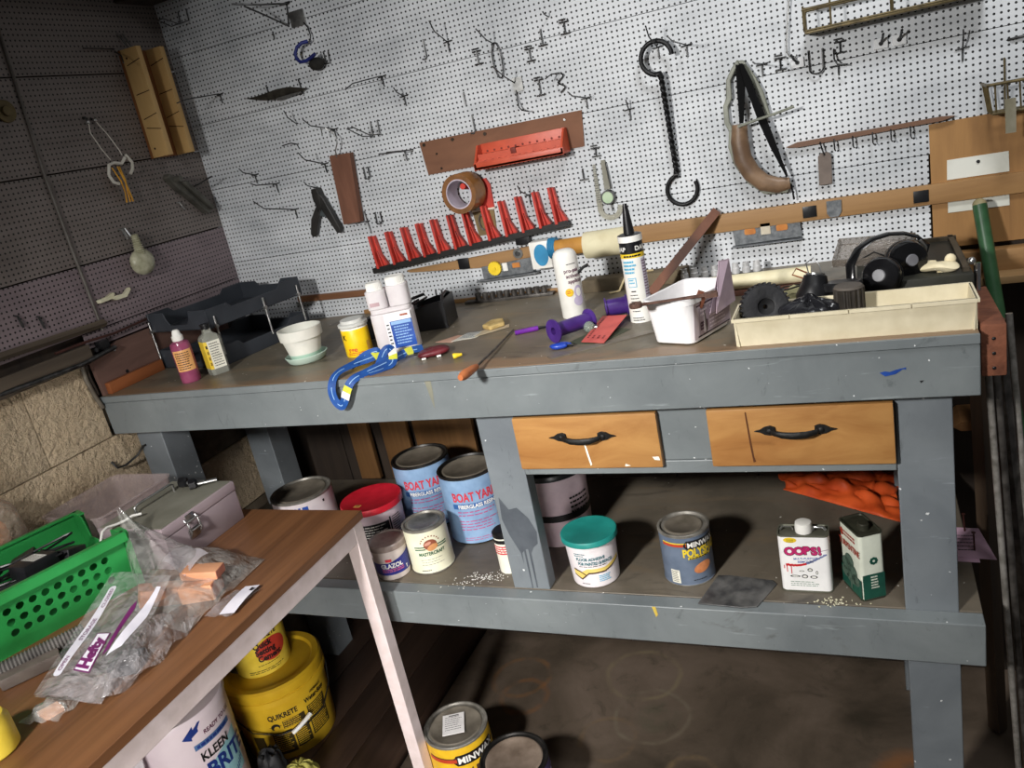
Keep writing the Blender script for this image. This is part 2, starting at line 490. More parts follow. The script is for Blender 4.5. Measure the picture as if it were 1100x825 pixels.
for a in ((0.79, -0.20, 0.085, 0.012, (138, 96, 56)), (0.83, -0.28, 0.07, 0.012, (142, 92, 48)), (1.16, -0.14, 0.105, 0.011, (132, 120, 92)),
          (1.22, -0.30, 0.10, 0.009, (124, 116, 98)), (1.36, -0.49, 0.065, 0.012, (134, 112, 80)), (1.12, -0.40, 0.075, 0.010, (122, 100, 74))):
    ring(*a)
ring(1.86, -0.40, 0.10, 0.1, (168, 104, 44), True)
ring(1.24, -0.30, 0.07, 0.1, (74, 76, 60), True)
L.new(base, b.inputs['Base Color']); b.inputs['Roughness'].default_value = 0.5
bump(N, L, b, noise(N, L, co, 30, 8, 0.65), 0.25, 0.004)
struct(m.build('ceiling'))
m = MB()
m.box((1.64, -1.6, -0.03), (2.12, 3.8, 0.06), FL)
BOARDS = wood('dark_floor_boards', (84, 64, 52), (56, 42, 34), 'y', 30, 0.55, 0.05)
for i in range(6):
    m.box((0.49 - i * 0.128, -1.6, -0.022), (0.125, 3.8, 0.06), BOARDS, ch=0.002)
m.box((0.2, -1.6, -0.05), (0.8, 3.8, 0.04), DKW)
struct(m.build('floor'))
m = MB(); m.box((0.0, -0.075, 2.235), (0.36, 0.14, 0.25), DKW); m.box((0.09, -1.2, 2.245), (0.04, 2.2, 0.25), DKW)
struct(m.build('trim_1', bevel=0.004))

# ------------------------------------------------------------------ workbench
BX0, BX1, BF, BT = 0.003, 1.985, -0.621, 1.143
SH = 0.595
bench = thing('workbench', 'long grey painted timber workbench with worn brown top and two drawers', 'workbench', (1.0, -0.31, 0))
def bpart(mb, name, parent=bench, bevel=0.002):
    o = mb.build(name, None, bevel=bevel); o.parent = parent
    o.matrix_parent_inverse = Matrix.Identity(4)
    if parent == bench: o.location = (-1.0, 0.31, 0)
    return o
bpart(MB().box((0.994, -0.3085, 1.134), (BX1 - BX0, 0.617, 0.018), TOPM), 'top')
bpart(MB().box((0.994, BF + 0.0005, 1.134), (BX1 - BX0, 0.0065, 0.0165), GREY), 'edge_strip', bevel=0.001)
ap = MB(); ap.box((0.994, BF + 0.019, 1.0805), (BX1 - BX0, 0.038, 0.088), GREY)
BLUE = pm('blue_paint', (28, 70, 150), (20, 54, 124), 0.5)
fr = onplane((0, BF - 0.0006, 0), (1, 0, 0), (0, 0, 1))
ap.decal([(1.838, 1.086), (1.846, 1.079), (1.862, 1.082), (1.873, 1.090), (1.878, 1.089), (1.878, 1.093), (1.864, 1.090), (1.853, 1.0865), (1.846, 1.088)], BLUE, fr)
ap.decal([(1.897, 1.068), (1.904, 1.0685), (1.899, 1.064)], BLACK, fr)
CREAM = pm('old_cream_drip', (206, 196, 150), (176, 160, 100), 0.6)
ap.decal([(0.97, 1.125), (0.985, 1.125), (0.984, 1.10), (0.979, 1.062), (0.975, 1.085)], pm('faint_yellow_drip', (132, 130, 112), (116, 116, 104), 0.6), fr)
bpart(ap, 'front_apron')
bpart(MB().box((BX1 - 0.019, -0.29, 1.0805), (0.038, 0.575, 0.088), GREY), 'end_apron')
bpart(MB().box((0.994, -0.025, 1.0805), (BX1 - BX0, 0.038, 0.088), DKW), 'back_apron')
LF = BF + 0.038
for (x, y, z0, dx, dy) in ((0.0785, LF + 0.045, 0, 0.089, 0.089), (1.9025, LF + 0.019, 0, 0.089, 0.038), (0.060, -0.15, 0, 0.089, 0.089), (1.9025, -0.06, 0, 0.089, 0.089)):
    lg = MB(); lg.box((x, y, 0.518), (dx, dy, 1.0355), GREYV)
    bpart(lg, 'leg')
lg = MB(); lg.box((1.0925, LF + 0.019, 0.8158), (0.089, 0.038, 0.4405), GREYV)
DG = pm('dark_grey_runs', (86, 91, 97), (74, 79, 85), 0.35)
fl_ = onplane((1.048, LF - 0.0006, 0), (1, 0, 0), (0, 0, 1))
lg.decal([(0.012, 0.83), (0.03, 0.80), (0.05, 0.805), (0.072, 0.78), (0.086, 0.745), (0.082, 0.715), (0.07, 0.705), (0.062, 0.69), (0.060, 0.60), (0.057, 0.60), (0.056, 0.70), (0.050, 0.70), (0.048, 0.597), (0.0455, 0.597), (0.045, 0.695), (0.040, 0.69), (0.038, 0.66), (0.036, 0.69), (0.03, 0.705), (0.018, 0.735), (0.008, 0.775)], DG, fl_, 0)
bpart(lg, 'leg')
bpart(MB().box((0.994, -0.305, SH - 0.009), (BX1 - BX0, 0.553, 0.0178), SHELFM), 'lower_shelf')
sb = MB(); sb.box((0.994, BF + 0.019, SH - 0.0455), (BX1 - BX0, 0.038, 0.089), GREY)
sb.decal([(1.378, 0.594), (1.386, 0.594), (1.389, 0.575), (1.384, 0.568)], pm('yellow_drip', (216, 190, 90), (190, 160, 60), 0.5), fr)
bpart(sb, 'shelf_board')
bpart(MB().box((1.4975, LF + 0.012, 0.900), (0.719, 0.030, 0.028), GREY), 'drawer_rail')
bpart(MB().box((1.497, LF + 0.010, 0.975), (0.13, 0.024, 0.1205), GREY), 'divider')
IRON = pm('black_iron', (30, 29, 28), (18, 18, 17), 0.5, 0.3, bmp=0.5, bs=200)
def drawer(x0, x1, stain):
    d = MB(); zc = 0.9640; w = x1 - x0; y0 = BF + 0.021
    d.box(((x0 + x1) / 2, y0 + 0.010, zc), (w, 0.020, 0.117), DRAWER, ch=0.004)
    for s in (x0 + 0.02, x1 - 0.02): d.box((s, -0.36, zc - 0.005), (0.012, 0.46, 0.085), TANL)
    d.box(((x0 + x1) / 2, -0.36, zc - 0.045), (w - 0.03, 0.46, 0.006), TANL)
    f = onplane((0, y0 - 0.0006, 0), (1, 0, 0), (0, 0, 1))
    for q in stain: d.decal(q[0], q[1], f)
    o = bpart(d, 'drawer', bevel=0)
    h = MB(); xc = (x0 + x1) / 2 - 0.004; zh = 0.978
    for s in (-1, 1):
        leaf = [(0, -0.009), (0.010, -0.007), (0.018, -0.0025), (0.029, 0.0), (0.018, 0.003), (0.010, 0.008), (0, 0.010), (-0.008, 0.007), (-0.009, -0.006)]
        h.prism([(s * a, c) for a, c in leaf], 0, 0.004, IRON, Tr(xc + s * 0.042, y0, zh) @ WALL)
        h.ball((xc + s * 0.044, y0 - 0.005, zh), 0.006, IRON, 10, (1, 0.5, 1))
    pth = [(xc - 0.042, y0 - 0.003, zh), (xc - 0.036, y0 - 0.012, zh - 0.001), (xc - 0.02, y0 - 0.018, zh - 0.003), (xc, y0 - 0.019, zh - 0.004), (xc + 0.02, y0 - 0.018, zh - 0.003), (xc + 0.036, y0 - 0.012, zh - 0.001), (xc + 0.042, y0 - 0.003, zh)]
    h.tube(pth, [0.004, 0.0052, 0.0066, 0.0070, 0.0066, 0.0052, 0.004], IRON, 10, flat=0.6, up=(0, 1, 0))
    hh = h.build('handle'); hh.parent = o
    hh['label'] = 'black iron pull with leaf shaped ends'
    return o
WD = pm('white_drip', (240, 238, 226), (226, 222, 206), 0.5)
BD = pm('brown_drip', (92, 52, 26), (78, 44, 22), 0.5)
drawer(1.1385, 1.443, [([(1.287, 0.966), (1.2905, 0.966), (1.294, 0.940), (1.2975, 0.915), (1.294, 0.912), (1.290, 0.940)], WD), ([(1.368, 0.916), (1.378, 0.911), (1.366, 0.910)], WD), ([(1.424, 0.930), (1.437, 0.930), (1.439, 0.922), (1.428, 0.923)], WD)])
drawer(1.5385, 1.8565, [([(1.609, 1.016), (1.6115, 1.016), (1.6155, 0.95), (1.6175, 0.925), (1.620, 0.915), (1.615, 0.914), (1.612, 0.95)], BD)])

# block on the bench end
o = MB().box((2.006, -0.485, 1.105), (0.036, 0.23, 0.088), pm('rusty_brown_block', (134, 82, 58), (100, 58, 40), 0.8, scale=30, bmp=0.6), ch=0.003)
for z in (1.125, 1.10, 1.075): o.ball((2.006, -0.6005, z), 0.003, BLACK, 8, (1, 0.4, 1))
tag(o.build('timber_block'), 'rusty brown wooden block on the right end of workbench', 'block')

# ------------------------------------------------------------------ low table in front
TT = 0.84
tb = thing('utility_table', 'brown wood-topped table with pinkish white metal frame in the front left corner', 'table', (0.385, -1.35, 0))
def tpart(mb, name, bevel=0.0015):
    o = mb.build(name, tb, loc=(-0.385, 1.35, 0), bevel=bevel); return o
TX0, TX1, TY0, TY1 = 0.02, 0.749, -2.03, -0.662
tpart(MB().box(((TX0 + TX1) / 2, (TY0 + TY1) / 2, TT - 0.010), (TX1 - TX0, TY1 - TY0, 0.020), TABLEW), 'tabletop')
FRM = pm('pinkish_white_enamel', (222, 206, 204), (206, 190, 186), 0.4)
for s, (cx, cy, dx, dy) in enumerate(((TX1 - 0.012, (TY0 + TY1) / 2, 0.014, TY1 - TY0 - 0.01), (TX0 + 0.012, (TY0 + TY1) / 2, 0.014, TY1 - TY0 - 0.01), ((TX0 + TX1) / 2, TY1 - 0.012, TX1 - TX0 - 0.01, 0.014), ((TX0 + TX1) / 2, TY0 + 0.012, TX1 - TX0 - 0.01, 0.014))):
    tpart(MB().box((cx, cy, TT - 0.0425), (dx, dy, 0.045), FRM), 'frame_rail')
for cx in (TX1 - 0.0215, TX0 + 0.0215):
    for cy in (TY1 - 0.0215, TY0 + 0.0215):
        tpart(MB().box((cx, cy, (TT - 0.020) / 2 + 0.005), (0.034, 0.034, TT - 0.030), FRM), 'leg')
# ------------------------------------------------------------------ hooks on the back pegboard
def recenter(o):
    """origin to the middle of the underside"""
    me = o.data
    xs = [v.co.x for v in me.vertices]; ys = [v.co.y for v in me.vertices]; zs = [v.co.z for v in me.vertices]
    c = Vector(((min(xs) + max(xs)) / 2, (min(ys) + max(ys)) / 2, min(zs)))
    me.transform(Matrix.Translation(-c)); o.location = o.matrix_basis @ c
    return o
def single(mb, name, label, cat, group=None, kind=None, **kw):
    o = mb.build(name, **kw); recenter(o); return tag(o, label, cat, group, kind)
def part(mb, name, root, label=None, **kw):
    """a part drawn in room coordinates, hung under its (unturned) thing"""
    o = mb.build(name, root, loc=tuple(-Vector(root.location)), **kw)
    if label: o['label'] = label
    return o
def sub(mb, name, parent, label=None, **kw):
    o = mb.build(name, parent, **kw)
    if label: o['label'] = label
    return o
HG = 'peg hooks on the pegboard'
HR = 0.0017
def prong(x, z, d, z1, label, tee=True, leg=True, kink=0.2, r=HR):
    m = MB()
    zb = z + (z1 - z) * 0.15
    dr = 1 - kink
    tip = (x, -d, z1)
    mid = (x, -d * dr, z + (z1 - z) * dr * 0.62)
    m.tube([(x, 0.004, z), (x, -0.004, z), (x, -0.010, z + 0.001), mid, tip], r, STEEL, 6)
    if leg: m.tube([(x, 0.003, z - 0.026), (x, -0.0035, z - 0.024), (x, -0.0045, z)], r, STEEL, 6)
    if tee: m.tube([(x - 0.013, -0.003, z - 0.001), (x + 0.013, -0.003, z + 0.001)], r, STEEL, 6)
    return single(m, 'pegboard_hook', label, 'hook', HG)
def clip(x, z, h, label, w=0.012, top=True):
    m = MB()
    m.tube([(x, -0.004, z - h / 2), (x, -0.004, z + h / 2)], HR * 1.1, STEEL, 6)
    m.tube([(x, 0.003, z + h / 2), (x, -0.005, z + h / 2)], HR, STEEL, 6)
    m.tube([(x - w, -0.003, z - h / 2), (x + w, -0.003, z - h / 2)], HR * 1.2, STEEL, 6)
    if top:
        m.tube([(x - w, -0.003, z + h / 2), (x + w, -0.003, z + h / 2)], HR * 1.2, STEEL, 6)
        m.tube([(x - w, -0.004, z + h / 2 + 0.006), (x + w * 0.4, -0.004, z + h / 2 + 0.006)], HR * 1.1, STEEL, 6)
    return single(m, 'pegboard_clip', label, 'hook', HG)
def pin(x, z0, z1, label, j=False, d=0.0):
    m = MB()
    p = [(x, -0.003, z1), (x, -0.003 - d, z0)]
    if j: p += [(x - 0.004, -0.006, z0 - 0.005), (x - 0.012, -0.008, z0 - 0.004)]
    m.tube(p, HR * 1.15, STEEL, 6)
    m.tube([(x, 0.004, z1), (x, -0.004, z1)], HR, STEEL, 6)
    return single(m, 'pegboard_pin', label, 'hook', HG)
def uhook(x, z, w, h, label, d=0.025):
    m = MB()
    pts = [(x - w, 0.003, z + h), (x - w, -0.004, z + h), (x - w, -0.006, z + 0.2 * h)]
    pts += [(x + w * math.cos(a), -0.006 - d * math.sin(a - PI) * 0.3, z + w * 0.7 * math.sin(a)) for a in [PI + PI * k / 8 for k in range(9)]]
    pts += [(x + w, -0.006, z + 0.2 * h), (x + w, -0.006, z + h)]
    m.tube(pts, HR * 1.1, STEEL, 6)
    return single(m, 'double_prong_hook', label, 'hook', HG)

prong(0.894, 1.817, 0.083, 1.864, 'steel prong hook between the small plate hook and the loop-wire hook')
prong(0.736, 1.716, 0.048, 1.739, 'short bent hook straight above the left end of the brown board')
prong(0.435, 1.589, 0.111, 1.632, 'long prong hook just left of the hanging wood block, above the black spring clamp')
prong(0.182, 1.599, 0.064, 1.625, 'short bent hook nearest the room corner, upper left of the spring clamp')
prong(0.249, 1.562, 0.113, 1.578, 'flat bent hook just below the short corner hook, upper left of the spring clamp')
prong(0.291, 1.480, 0.173, 1.531, 'long straight hook reaching left, lower left of the black spring clamp')
prong(0.380, 1.711, 0.049, 1.749, 'bare straight pin hook between the dark spindle file and the hanging wood block', tee=False, leg=False)
prong(1.228, 1.614, 0.136, 1.634, 'pale wire hook right above the right end of the brown board')
prong(1.168, 1.813, 0.037, 1.823, 'tiny slanted pin high above the cluster of clip hooks', tee=False, leg=False)
prong(1.330, 1.568, 0.024, 1.591, 'small upright prong hook between the brown board and the black chain')
prong(1.417, 1.690, 0.102, 1.734, 'prong hook that carries the black double-ended chain hook')
prong(1.482, 1.680, 0.199, 1.695, 'long prong hook just right of the top ring of the black chain hook')
prong(1.034, 1.408, 0.070, 1.441, 'forked hook standing over the right half of the red pronged rack')
prong(1.641, 1.605, 0.184, 1.613, 'long prong hook right of the top of the leather scabbard')
prong(0.142, 1.838, 0.183, 1.823, 'long dark hook reaching out of the corner just right of the mitre box')
prong(0.684, 1.776, 0.193, 1.751, 'longest straight hook reaching left below the blue U-hook, touching the seam')
prong(0.496, 1.674, 0.135, 1.710, 'long prong hook from which the brown wood block hangs')
prong(2.032, 1.554, 0.03, 1.590, 'broad T hook under the right end of the wire shelf')
clip(0.967, 1.763, 0.030, 'dark double clip left of the loop-wire hook')
clip(1.106, 1.740, 0.028, 'dark I-shaped clip left of and below the L-shaped clip')
clip(1.204, 1.780, 0.026, 'dark I-shaped clip highest and farthest right of the clip cluster')
clip(1.116, 1.661, 0.036, 'dark I-shaped clip lowest of the cluster, above the orange tray')
clip(1.143, 1.772, 0.036, 'dark L-shaped clip with foot only, in the middle of the clip cluster', top=False)
clip(1.231, 1.484, 0.020, 'T-shaped clip touching the lower right corner of the brown board')
clip(1.189, 1.436, 0.026, 'upside-down T clip left of the dial gauge', top=False)
clip(1.680, 1.598, 0.024, 'small T clip between the scabbard and the first white tile hook')
clip(1.803, 1.606, 0.022, 'small T clip right under the wire shelf, above the U-hook and the curved hook')
pin(0.908, 1.660, 1.690, 'bare upright pin above the J-shaped pin and the brown board')
pin(0.919, 1.592, 1.632, 'J-shaped pin touching the upper edge of the brown board', True)
pin(0.827, 1.795, 1.836, 'small drop hook with a square plate above the brown board', True)
pin(0.380, 1.936, 1.955, 'short dark stub between the wire bracket and the blue U-hook')
uhook(0.566, 1.532, 0.008, 0.026, 'little double hook at the right edge of the hanging wood block')
uhook(0.568, 1.405, 0.009, 0.026, 'little double hook below the hanging wood block')
uhook(0.704, 1.162, 0.010, 0.026, 'little double hook low on the board, right of the white twin-neck jug')
uhook(1.753, 1.572, 0.014, 0.040, 'plain U-shaped hook beside the first white tile hook')
m = MB(); m.tube([(0.36, -0.004, 1.657), (0.352, -0.02, 1.663), (0.343, -0.05, 1.66)], HR, STEEL, 6); m.tube([(0.36, 0.003, 1.64), (0.36, -0.004, 1.657)], HR, STEEL, 6)
single(m, 'pegboard_hook', 'small curled hook above the long prong hook, left of the wood block', 'hook', HG)
m = MB(); m.tube([(0.525, -0.004, 1.41), (0.525, -0.02, 1.412), (0.525, -0.06, 1.414)], HR, STEEL, 6); m.tube([(0.525, -0.004, 1.44), (0.531, -0.004, 1.375)], HR, STEEL, 6); m.tube([(0.515, 0.003, 1.411), (0.535, -0.004, 1.411)], HR, STEEL, 6)
single(m, 'pegboard_hook', 'T hook at the lower left corner of the hanging wood block', 'hook', HG)
m = MB()
for s in (-0.011, 0.011): m.tube([(0.627 + s, 0.003, 1.672), (0.627 + s, -0.004, 1.672), (0.627 + s, -0.008, 1.634), (0.627 + s, -0.06, 1.638), (0.627 + s * 0.9, -0.126, 1.663)], HR, STEEL, 6)
m.tube([(0.616, -0.126, 1.663), (0.638, -0.126, 1.663)], HR, STEEL, 6)
single(m, 'long_double_hook', 'long looped double-wire hook to the right of the hanging wood block', 'hook', HG)
m = MB()
for s in (-0.012, 0.012): m.tube([(0.713 + s, 0.003, 1.578), (0.713 + s, -0.006, 1.578), (0.713 + s, -0.14, 1.586)], HR, STEEL, 6)
m.tube([(0.701, -0.03, 1.579), (0.725, -0.03, 1.579)], HR, STEEL, 6)
m.tube([(0.701, -0.005, 1.552), (0.701, -0.006, 1.58)], HR, STEEL, 6)
single(m, 'flat_double_hook', 'flat double-wire hook left of the brown board', 'hook', HG)
m = MB()
m.tube([(1.017, 0.003, 1.785), (1.017, -0.006, 1.785), (1.017, -0.05, 1.795), (1.017, -0.097, 1.818)], HR, STEEL, 6)
m.tube([(1.020 + 0.012 * math.cos(a), -0.008, 1.745 + 0.042 * math.sin(a)) for a in [2 * PI * k / 20 for k in range(20)]], HR, STEEL, 6, True)
single(m, 'loop_wire_hook', 'hook with a long oval wire loop hanging from it, top middle of the wall', 'hook', HG)
m = MB()
m.tube([(1.053, 0.003, 1.685), (1.053, -0.006, 1.685), (1.053, -0.06, 1.700), (1.053, -0.127, 1.726)], HR, STEEL, 6)
m.box((1.060, -0.004, 1.680), (0.026, 0.003, 0.034), ZINC)
m.tube([(1.053, -0.006, 1.668), (1.054, -0.01, 1.640), (1.058, -0.02, 1.626), (1.068, -0.028, 1.617), (1.085, -0.03, 1.612)], HR, STEEL, 6)
single(m, 'plated_prong_hook', 'long prong hook on a small zinc plate with a curled wire tail below it', 'hook', HG)
m = MB()
m.tube([(1.174, 0.003, 1.684), (1.174, -0.006, 1.684)] + [(1.174 + 0.008 * math.sin(k * 0.8), -0.008 - 0.004 * math.cos(k * 0.8), 1.684 - 0.0035 * k) for k in range(14)], HR * 1.2, STEEL, 6)
m.tube([(1.174, -0.006, 1.684), (1.160, -0.03, 1.684), (1.15, -0.05, 1.676)], HR, STEEL, 6)
single(m, 'coiled_wire_hook', 'dark coiled wire hook right of the lowest I-shaped clip', 'hook', HG)
m = MB()
for s in (-0.016, 0.016): m.tube([(0.098 + s, 0.003, 2.075), (0.098 + s, -0.005, 2.075), (0.098 + s, -0.008, 2.045), (0.098 + s * 0.9, -0.05, 2.035), (0.098 + s * 0.6, -0.10, 2.049)], HR, STEEL, 6)
m.tube([(0.088, -0.10, 2.049), (0.108, -0.10, 2.049)], HR, STEEL, 6)
single(m, 'long_double_hook', 'double-wire hook in the top left corner just above the mitre box', 'hook', HG)
m = MB()
m.tube([(1.79, 0.003, 1.604), (1.79, -0.006, 1.604), (1.790, -0.02, 1.585), (1.796, -0.03, 1.573), (1.812, -0.03, 1.570)], HR * 1.1, STEEL, 6)
m.tube([(1.78, -0.004, 1.570), (1.815, -0.004, 1.569)], HR * 1.1, STEEL, 6); m.tube([(1.797, -0.004, 1.57), (1.797, -0.004, 1.55)], HR, STEEL, 6)
single(m, 'curved_hook', 'curved steel hook right of the plain U-shaped hook', 'hook', HG)
m = MB(); m.tube([(2.11, 0.003, 1.552), (2.12, -0.005, 1.553), (2.17, -0.006, 1.556)], HR * 1.6, STEEL, 6)
single(m, 'pegboard_hook', 'dark hook at the far right edge above the wire basket', 'hook', HG)

TILE = pm('white_glazed_tile', (240, 241, 242), (224, 226, 228), 0.2)
for x, z, dx, lab in ((1.715, 1.593, -0.006, 'white square tile hook left of the plain U-shaped hook'), (1.882, 1.596, 0.003, 'white square tile hook under the wire shelf, left of its twin'), (1.917, 1.596, 0.003, 'white square tile hook under the wire shelf, right of its twin')):
    t = thing('tile_hook', lab, 'hook', (x, 0, z), group='white tile hooks')
    part(MB().prism(rrect(x - 0.0135, z - 0.0105, x + 0.0135, z + 0.0105, 0.002), -0.001, 0.006, TILE, WALL), 'tile', t, bevel=0.001)
    h = MB(); h.prism(arc(x, z, 0.0045, 0, 360, 12)[:-1], 0.006, 0.008, BLACK, WALL)
    h.tube([(x, -0.006, z), (x + dx, -0.02, z + 0.008), (x + dx * 1.6, -0.034, z + 0.018)], 0.0026, BLACK, 8)
    part(h, 'prong', t, 'black prong')
# long wire running up out of the picture
m = MB(); m.tube([(1.722, -0.006, 1.86), (1.709, -0.012, 1.722), (1.697, -0.012, 1.640), (1.696, -0.012, 1.618), (1.702, -0.012, 1.606), (1.712, -0.012, 1.604), (1.716, -0.012, 1.610)], 0.0016, ZINC, 8)
m.tube([(1.722, 0.003, 1.86), (1.722, -0.006, 1.86)], 0.0016, ZINC, 8)
single(m, 'long_wire', 'long thin steel wire hanging down to the first white tile hook', 'wire')
# wire bracket
m = MB()
a, b_, c = (0.40, -0.125, 2.012), (0.455, -0.003, 2.010), (0.435, -0.003, 1.958)
m.tube([(0.448, 0.003, 2.013), b_, (0.42, -0.08, 2.012), (0.366, -0.125, 2.024)], 0.0024, STEEL, 8)
m.tube([(0.398, -0.118, 2.012), (0.418, -0.06, 1.985), c], 0.0024, STEEL, 8)
m.tube([(0.449, -0.003, 2.016), (0.444, -0.003, 1.985), (0.436, -0.003, 1.955)], 0.002, STEEL, 8)
m.tube([(0.43, -0.003, 2.013), (0.46, -0.003, 2.013)], 0.0028, STEEL, 8)
single(m, 'wire_bracket', 'triangular black wire bracket at the top edge left of the blue U-hook', 'bracket')
# blue U hook on a plate
t = thing('utility_hook', 'blue rubber-coated U-hook on a steel plate near the top left of the wall', 'hook', (0.47, 0, 1.90))
part(MB().box((0.470, -0.002, 1.969), (0.048, 0.004, 0.040), ZINC, ch=0.001), 'plate', t)
part(MB().tube([(0.487, -0.003, 1.955), (0.499, -0.008, 1.94), (0.505, -0.014, 1.918), (0.503, -0.018, 1.905), (0.494, -0.022, 1.902)], 0.002, STEEL, 8), 'wire', t)
UB = pm('blue_rubber', (32, 44, 120), (22, 30, 90), 0.5)
part(MB().tube([(0.497, -0.022, 1.905), (0.482, -0.03, 1.904), (0.466, -0.034, 1.896), (0.457, -0.036, 1.882), (0.459, -0.038, 1.868), (0.47, -0.04, 1.858), (0.488, -0.04, 1.857), (0.507, -0.04, 1.862), (0.522, -0.04, 1.868)], 0.0048, UB, 10), 'hook', t, 'blue rubber-coated hook')
t = thing('dark_ball', 'lumpy dark ball held by a two-pronged hook below the blue U-hook', 'ball', (0.505, 0, 1.83))
part(MB().ball((0.505, -0.020, 1.846), 0.021, pm('sooty_lump', (40, 38, 34), (20, 19, 18), 0.85, bmp=0.8), 14, (1.15, 0.8, 0.8)), 'lump', t)
h = MB()
for dx in (0.0, 0.016): h.tube([(0.524 + dx, 0.003, 1.875), (0.524 + dx, -0.004, 1.872), (0.528 + dx * 0.7, -0.008, 1.84), (0.51, -0.012, 1.845)], HR, STEEL, 6)
part(h, 'prongs', t)
# dark spindle file on two pegs
t = thing('spindle_file', 'long dark spindle-shaped file lying on two pegs at upper left', 'file', (0.34, -0.012, 1.79))
prof = [(0.232, 1.8085), (0.262, 1.806), (0.30, 1.807), (0.35, 1.811), (0.39, 1.809), (0.44, 1.796), (0.452, 1.793), (0.43, 1.788), (0.39, 1.790), (0.33, 1.786), (0.285, 1.793), (0.25, 1.803)]
part(MB().prism(prof, 0.008, 0.016, pm('tarnished_steel', (66, 62, 54), (38, 35, 30), 0.5, 0.5, 50, bmp=0.4), WALL), 'blade', t)
part(MB().prism([(0.345, 1.788), (0.43, 1.789), (0.42, 1.784), (0.345, 1.780)], 0.017, 0.019, ZINC, WALL), 'edge', t, 'bright worn edge')
for x, z in ((0.316, 1.790), (0.428, 1.784)): part(MB().tube([(x - 0.006, 0.002, z + 0.040), (x - 0.006, -0.004, z + 0.038), (x - 0.001, -0.007, z), (x, -0.022, z - 0.004)], HR, STEEL, 6), 'peg', t)

# ------------------------------------------------------------------ things hung on the back wall
BRB = wood('brown_hardboard', (130, 88, 62), (108, 70, 48), 'x', 20, 0.7, 0.3)
t = thing('hardboard_strip', 'brown hardboard strip screwed to the middle of the pegboard behind the orange tray', 'board', (0.98, 0, 1.503))
bd = MB(); bd.prism([(0.750, 1.592), (1.212, 1.589), (1.204, 1.503), (0.756, 1.505)], -0.001, 0.004, BRB, WALL)
part(bd, 'panel', t)
for x, z in ((0.763, 1.584), (0.85, 1.583), (0.945, 1.580), (1.165, 1.575), (1.150, 1.522), (0.795, 1.555), (0.80, 1.516)):
    part(MB().prism(arc(x, z, 0.0045 if z > 1.578 else 0.0028, 0, 360, 10)[:-1], 0.004, 0.0065, pm('screw_head', (70, 58, 46), (40, 34, 28), 0.4, 0.5) if x < 1.1 else ZINC, WALL), 'screw', t)
ORG = pm('orange_plastic', (204, 88, 60), (186, 74, 48), 0.42)
ORD = pm('orange_plastic_dark', (120, 40, 26), (96, 30, 20), 0.6)
t = thing('tool_tray', 'orange plastic tool tray with holes, mounted on the brown hardboard strip', 'tray', (1.045, -0.03, 1.497))
b0 = MB(); b0.box((1.045, -0.0065, 1.529), (0.236, 0.005, 0.056), ORG, ch=0.001); part(b0, 'back_plate', t)
b1 = MB()
b1.box((1.045, -0.034, 1.500), (0.244, 0.058, 0.005), ORG); b1.box((1.045, -0.0605, 1.505), (0.246, 0.005, 0.018), ORG, ch=0.0015); b1.box((1.045, -0.024, 1.530), (0.232, 0.034, 0.005), ORG); b1.box((1.045, -0.040, 1.522), (0.232, 0.003, 0.020), ORG); b1.box((1.045, -0.050, 1.514), (0.232, 0.018, 0.004), ORG)
b1.box((1.045, -0.045, 1.510), (0.232, 0.004, 0.018), ORG)
for i in range(11):
    b1.prism(arc(0.945 + 0.02 * i, 0.024, 0.0042, 0, 360, 10)[:-1], 1.5324, 1.5330, ORD, Matrix.Scale(-1, 4, (0, 1, 0))); b1.prism(arc(0.953 + 0.019 * i, 0.050, 0.0034, 0, 360, 10)[:-1], 1.5159, 1.5165, ORD, Matrix.Scale(-1, 4, (0, 1, 0)))
    b1.prism(arc(0.945 + 0.02 * i, 1.537, 0.003, 0, 360, 8)[:-1], 0.0088, 0.0094, ORD, WALL)
for i in range(5): b1.box((0.955 + 0.045 * i, -0.052, 1.5032), (0.012, 0.008, 0.001), ORD)
part(b1, 'shelf', t)
for x in (0.926, 1.164):
    part(MB().prism([(0.006, 1.497), (0.063, 1.497), (0.063, 1.512), (0.026, 1.556), (0.006, 1.556)], x - 0.0025, x + 0.0025, ORG, Matrix(((0, 0, 1, 0), (-1, 0, 0, 0), (0, 1, 0, 0), (0, 0, 0, 1)))), 'end_plate', t)
part(MB().box((1.030, -0.03, 1.528), (0.014, 0.03, 0.014), ORD, ch=0.001), 'divider', t)
# roll of tape
RED = pm('red_plastic', (200, 66, 54), (178, 54, 44), 0.42)
t = thing('tape_hanger', 'red plastic hanger on the wall behind the roll of brown tape', 'hanger', (0.91, 0, 1.385))
hg = MB(); hg.prism([(0.893, 1.386), (0.929, 1.388), (0.931, 1.452), (0.922, 1.470), (0.897, 1.470)], -0.001, 0.006, RED, WALL)
part(hg, 'plate', t)
part(MB().tube([(0.90, -0.004, 1.455), (0.885, -0.03, 1.458), (0.882, -0.070, 1.464)], 0.008, RED, 10), 'arm', t)
TAPE = pm('brown_tape', (170, 120, 66), (146, 98, 50), 0.25, scale=12)
TAPES = pm('tape_edge', (140, 96, 58), (112, 76, 46), 0.4, scale=90)
CARD = pm('lilac_card_core', (206, 196, 206), (184, 172, 186), 0.8)
t = thing('tape_roll', 'wide roll of brown packing tape hanging below the brown hardboard strip', 'tape', (0.868, -0.042, 1.446), rot=(PI / 2, 0, rad(-5)))
sub(MB().lathe([(0.0385, -0.027), (0.0515, -0.027, TAPE), (0.0515, 0.027, TAPES), (0.0385, 0.027)], TAPES, 44), 'tape', t)
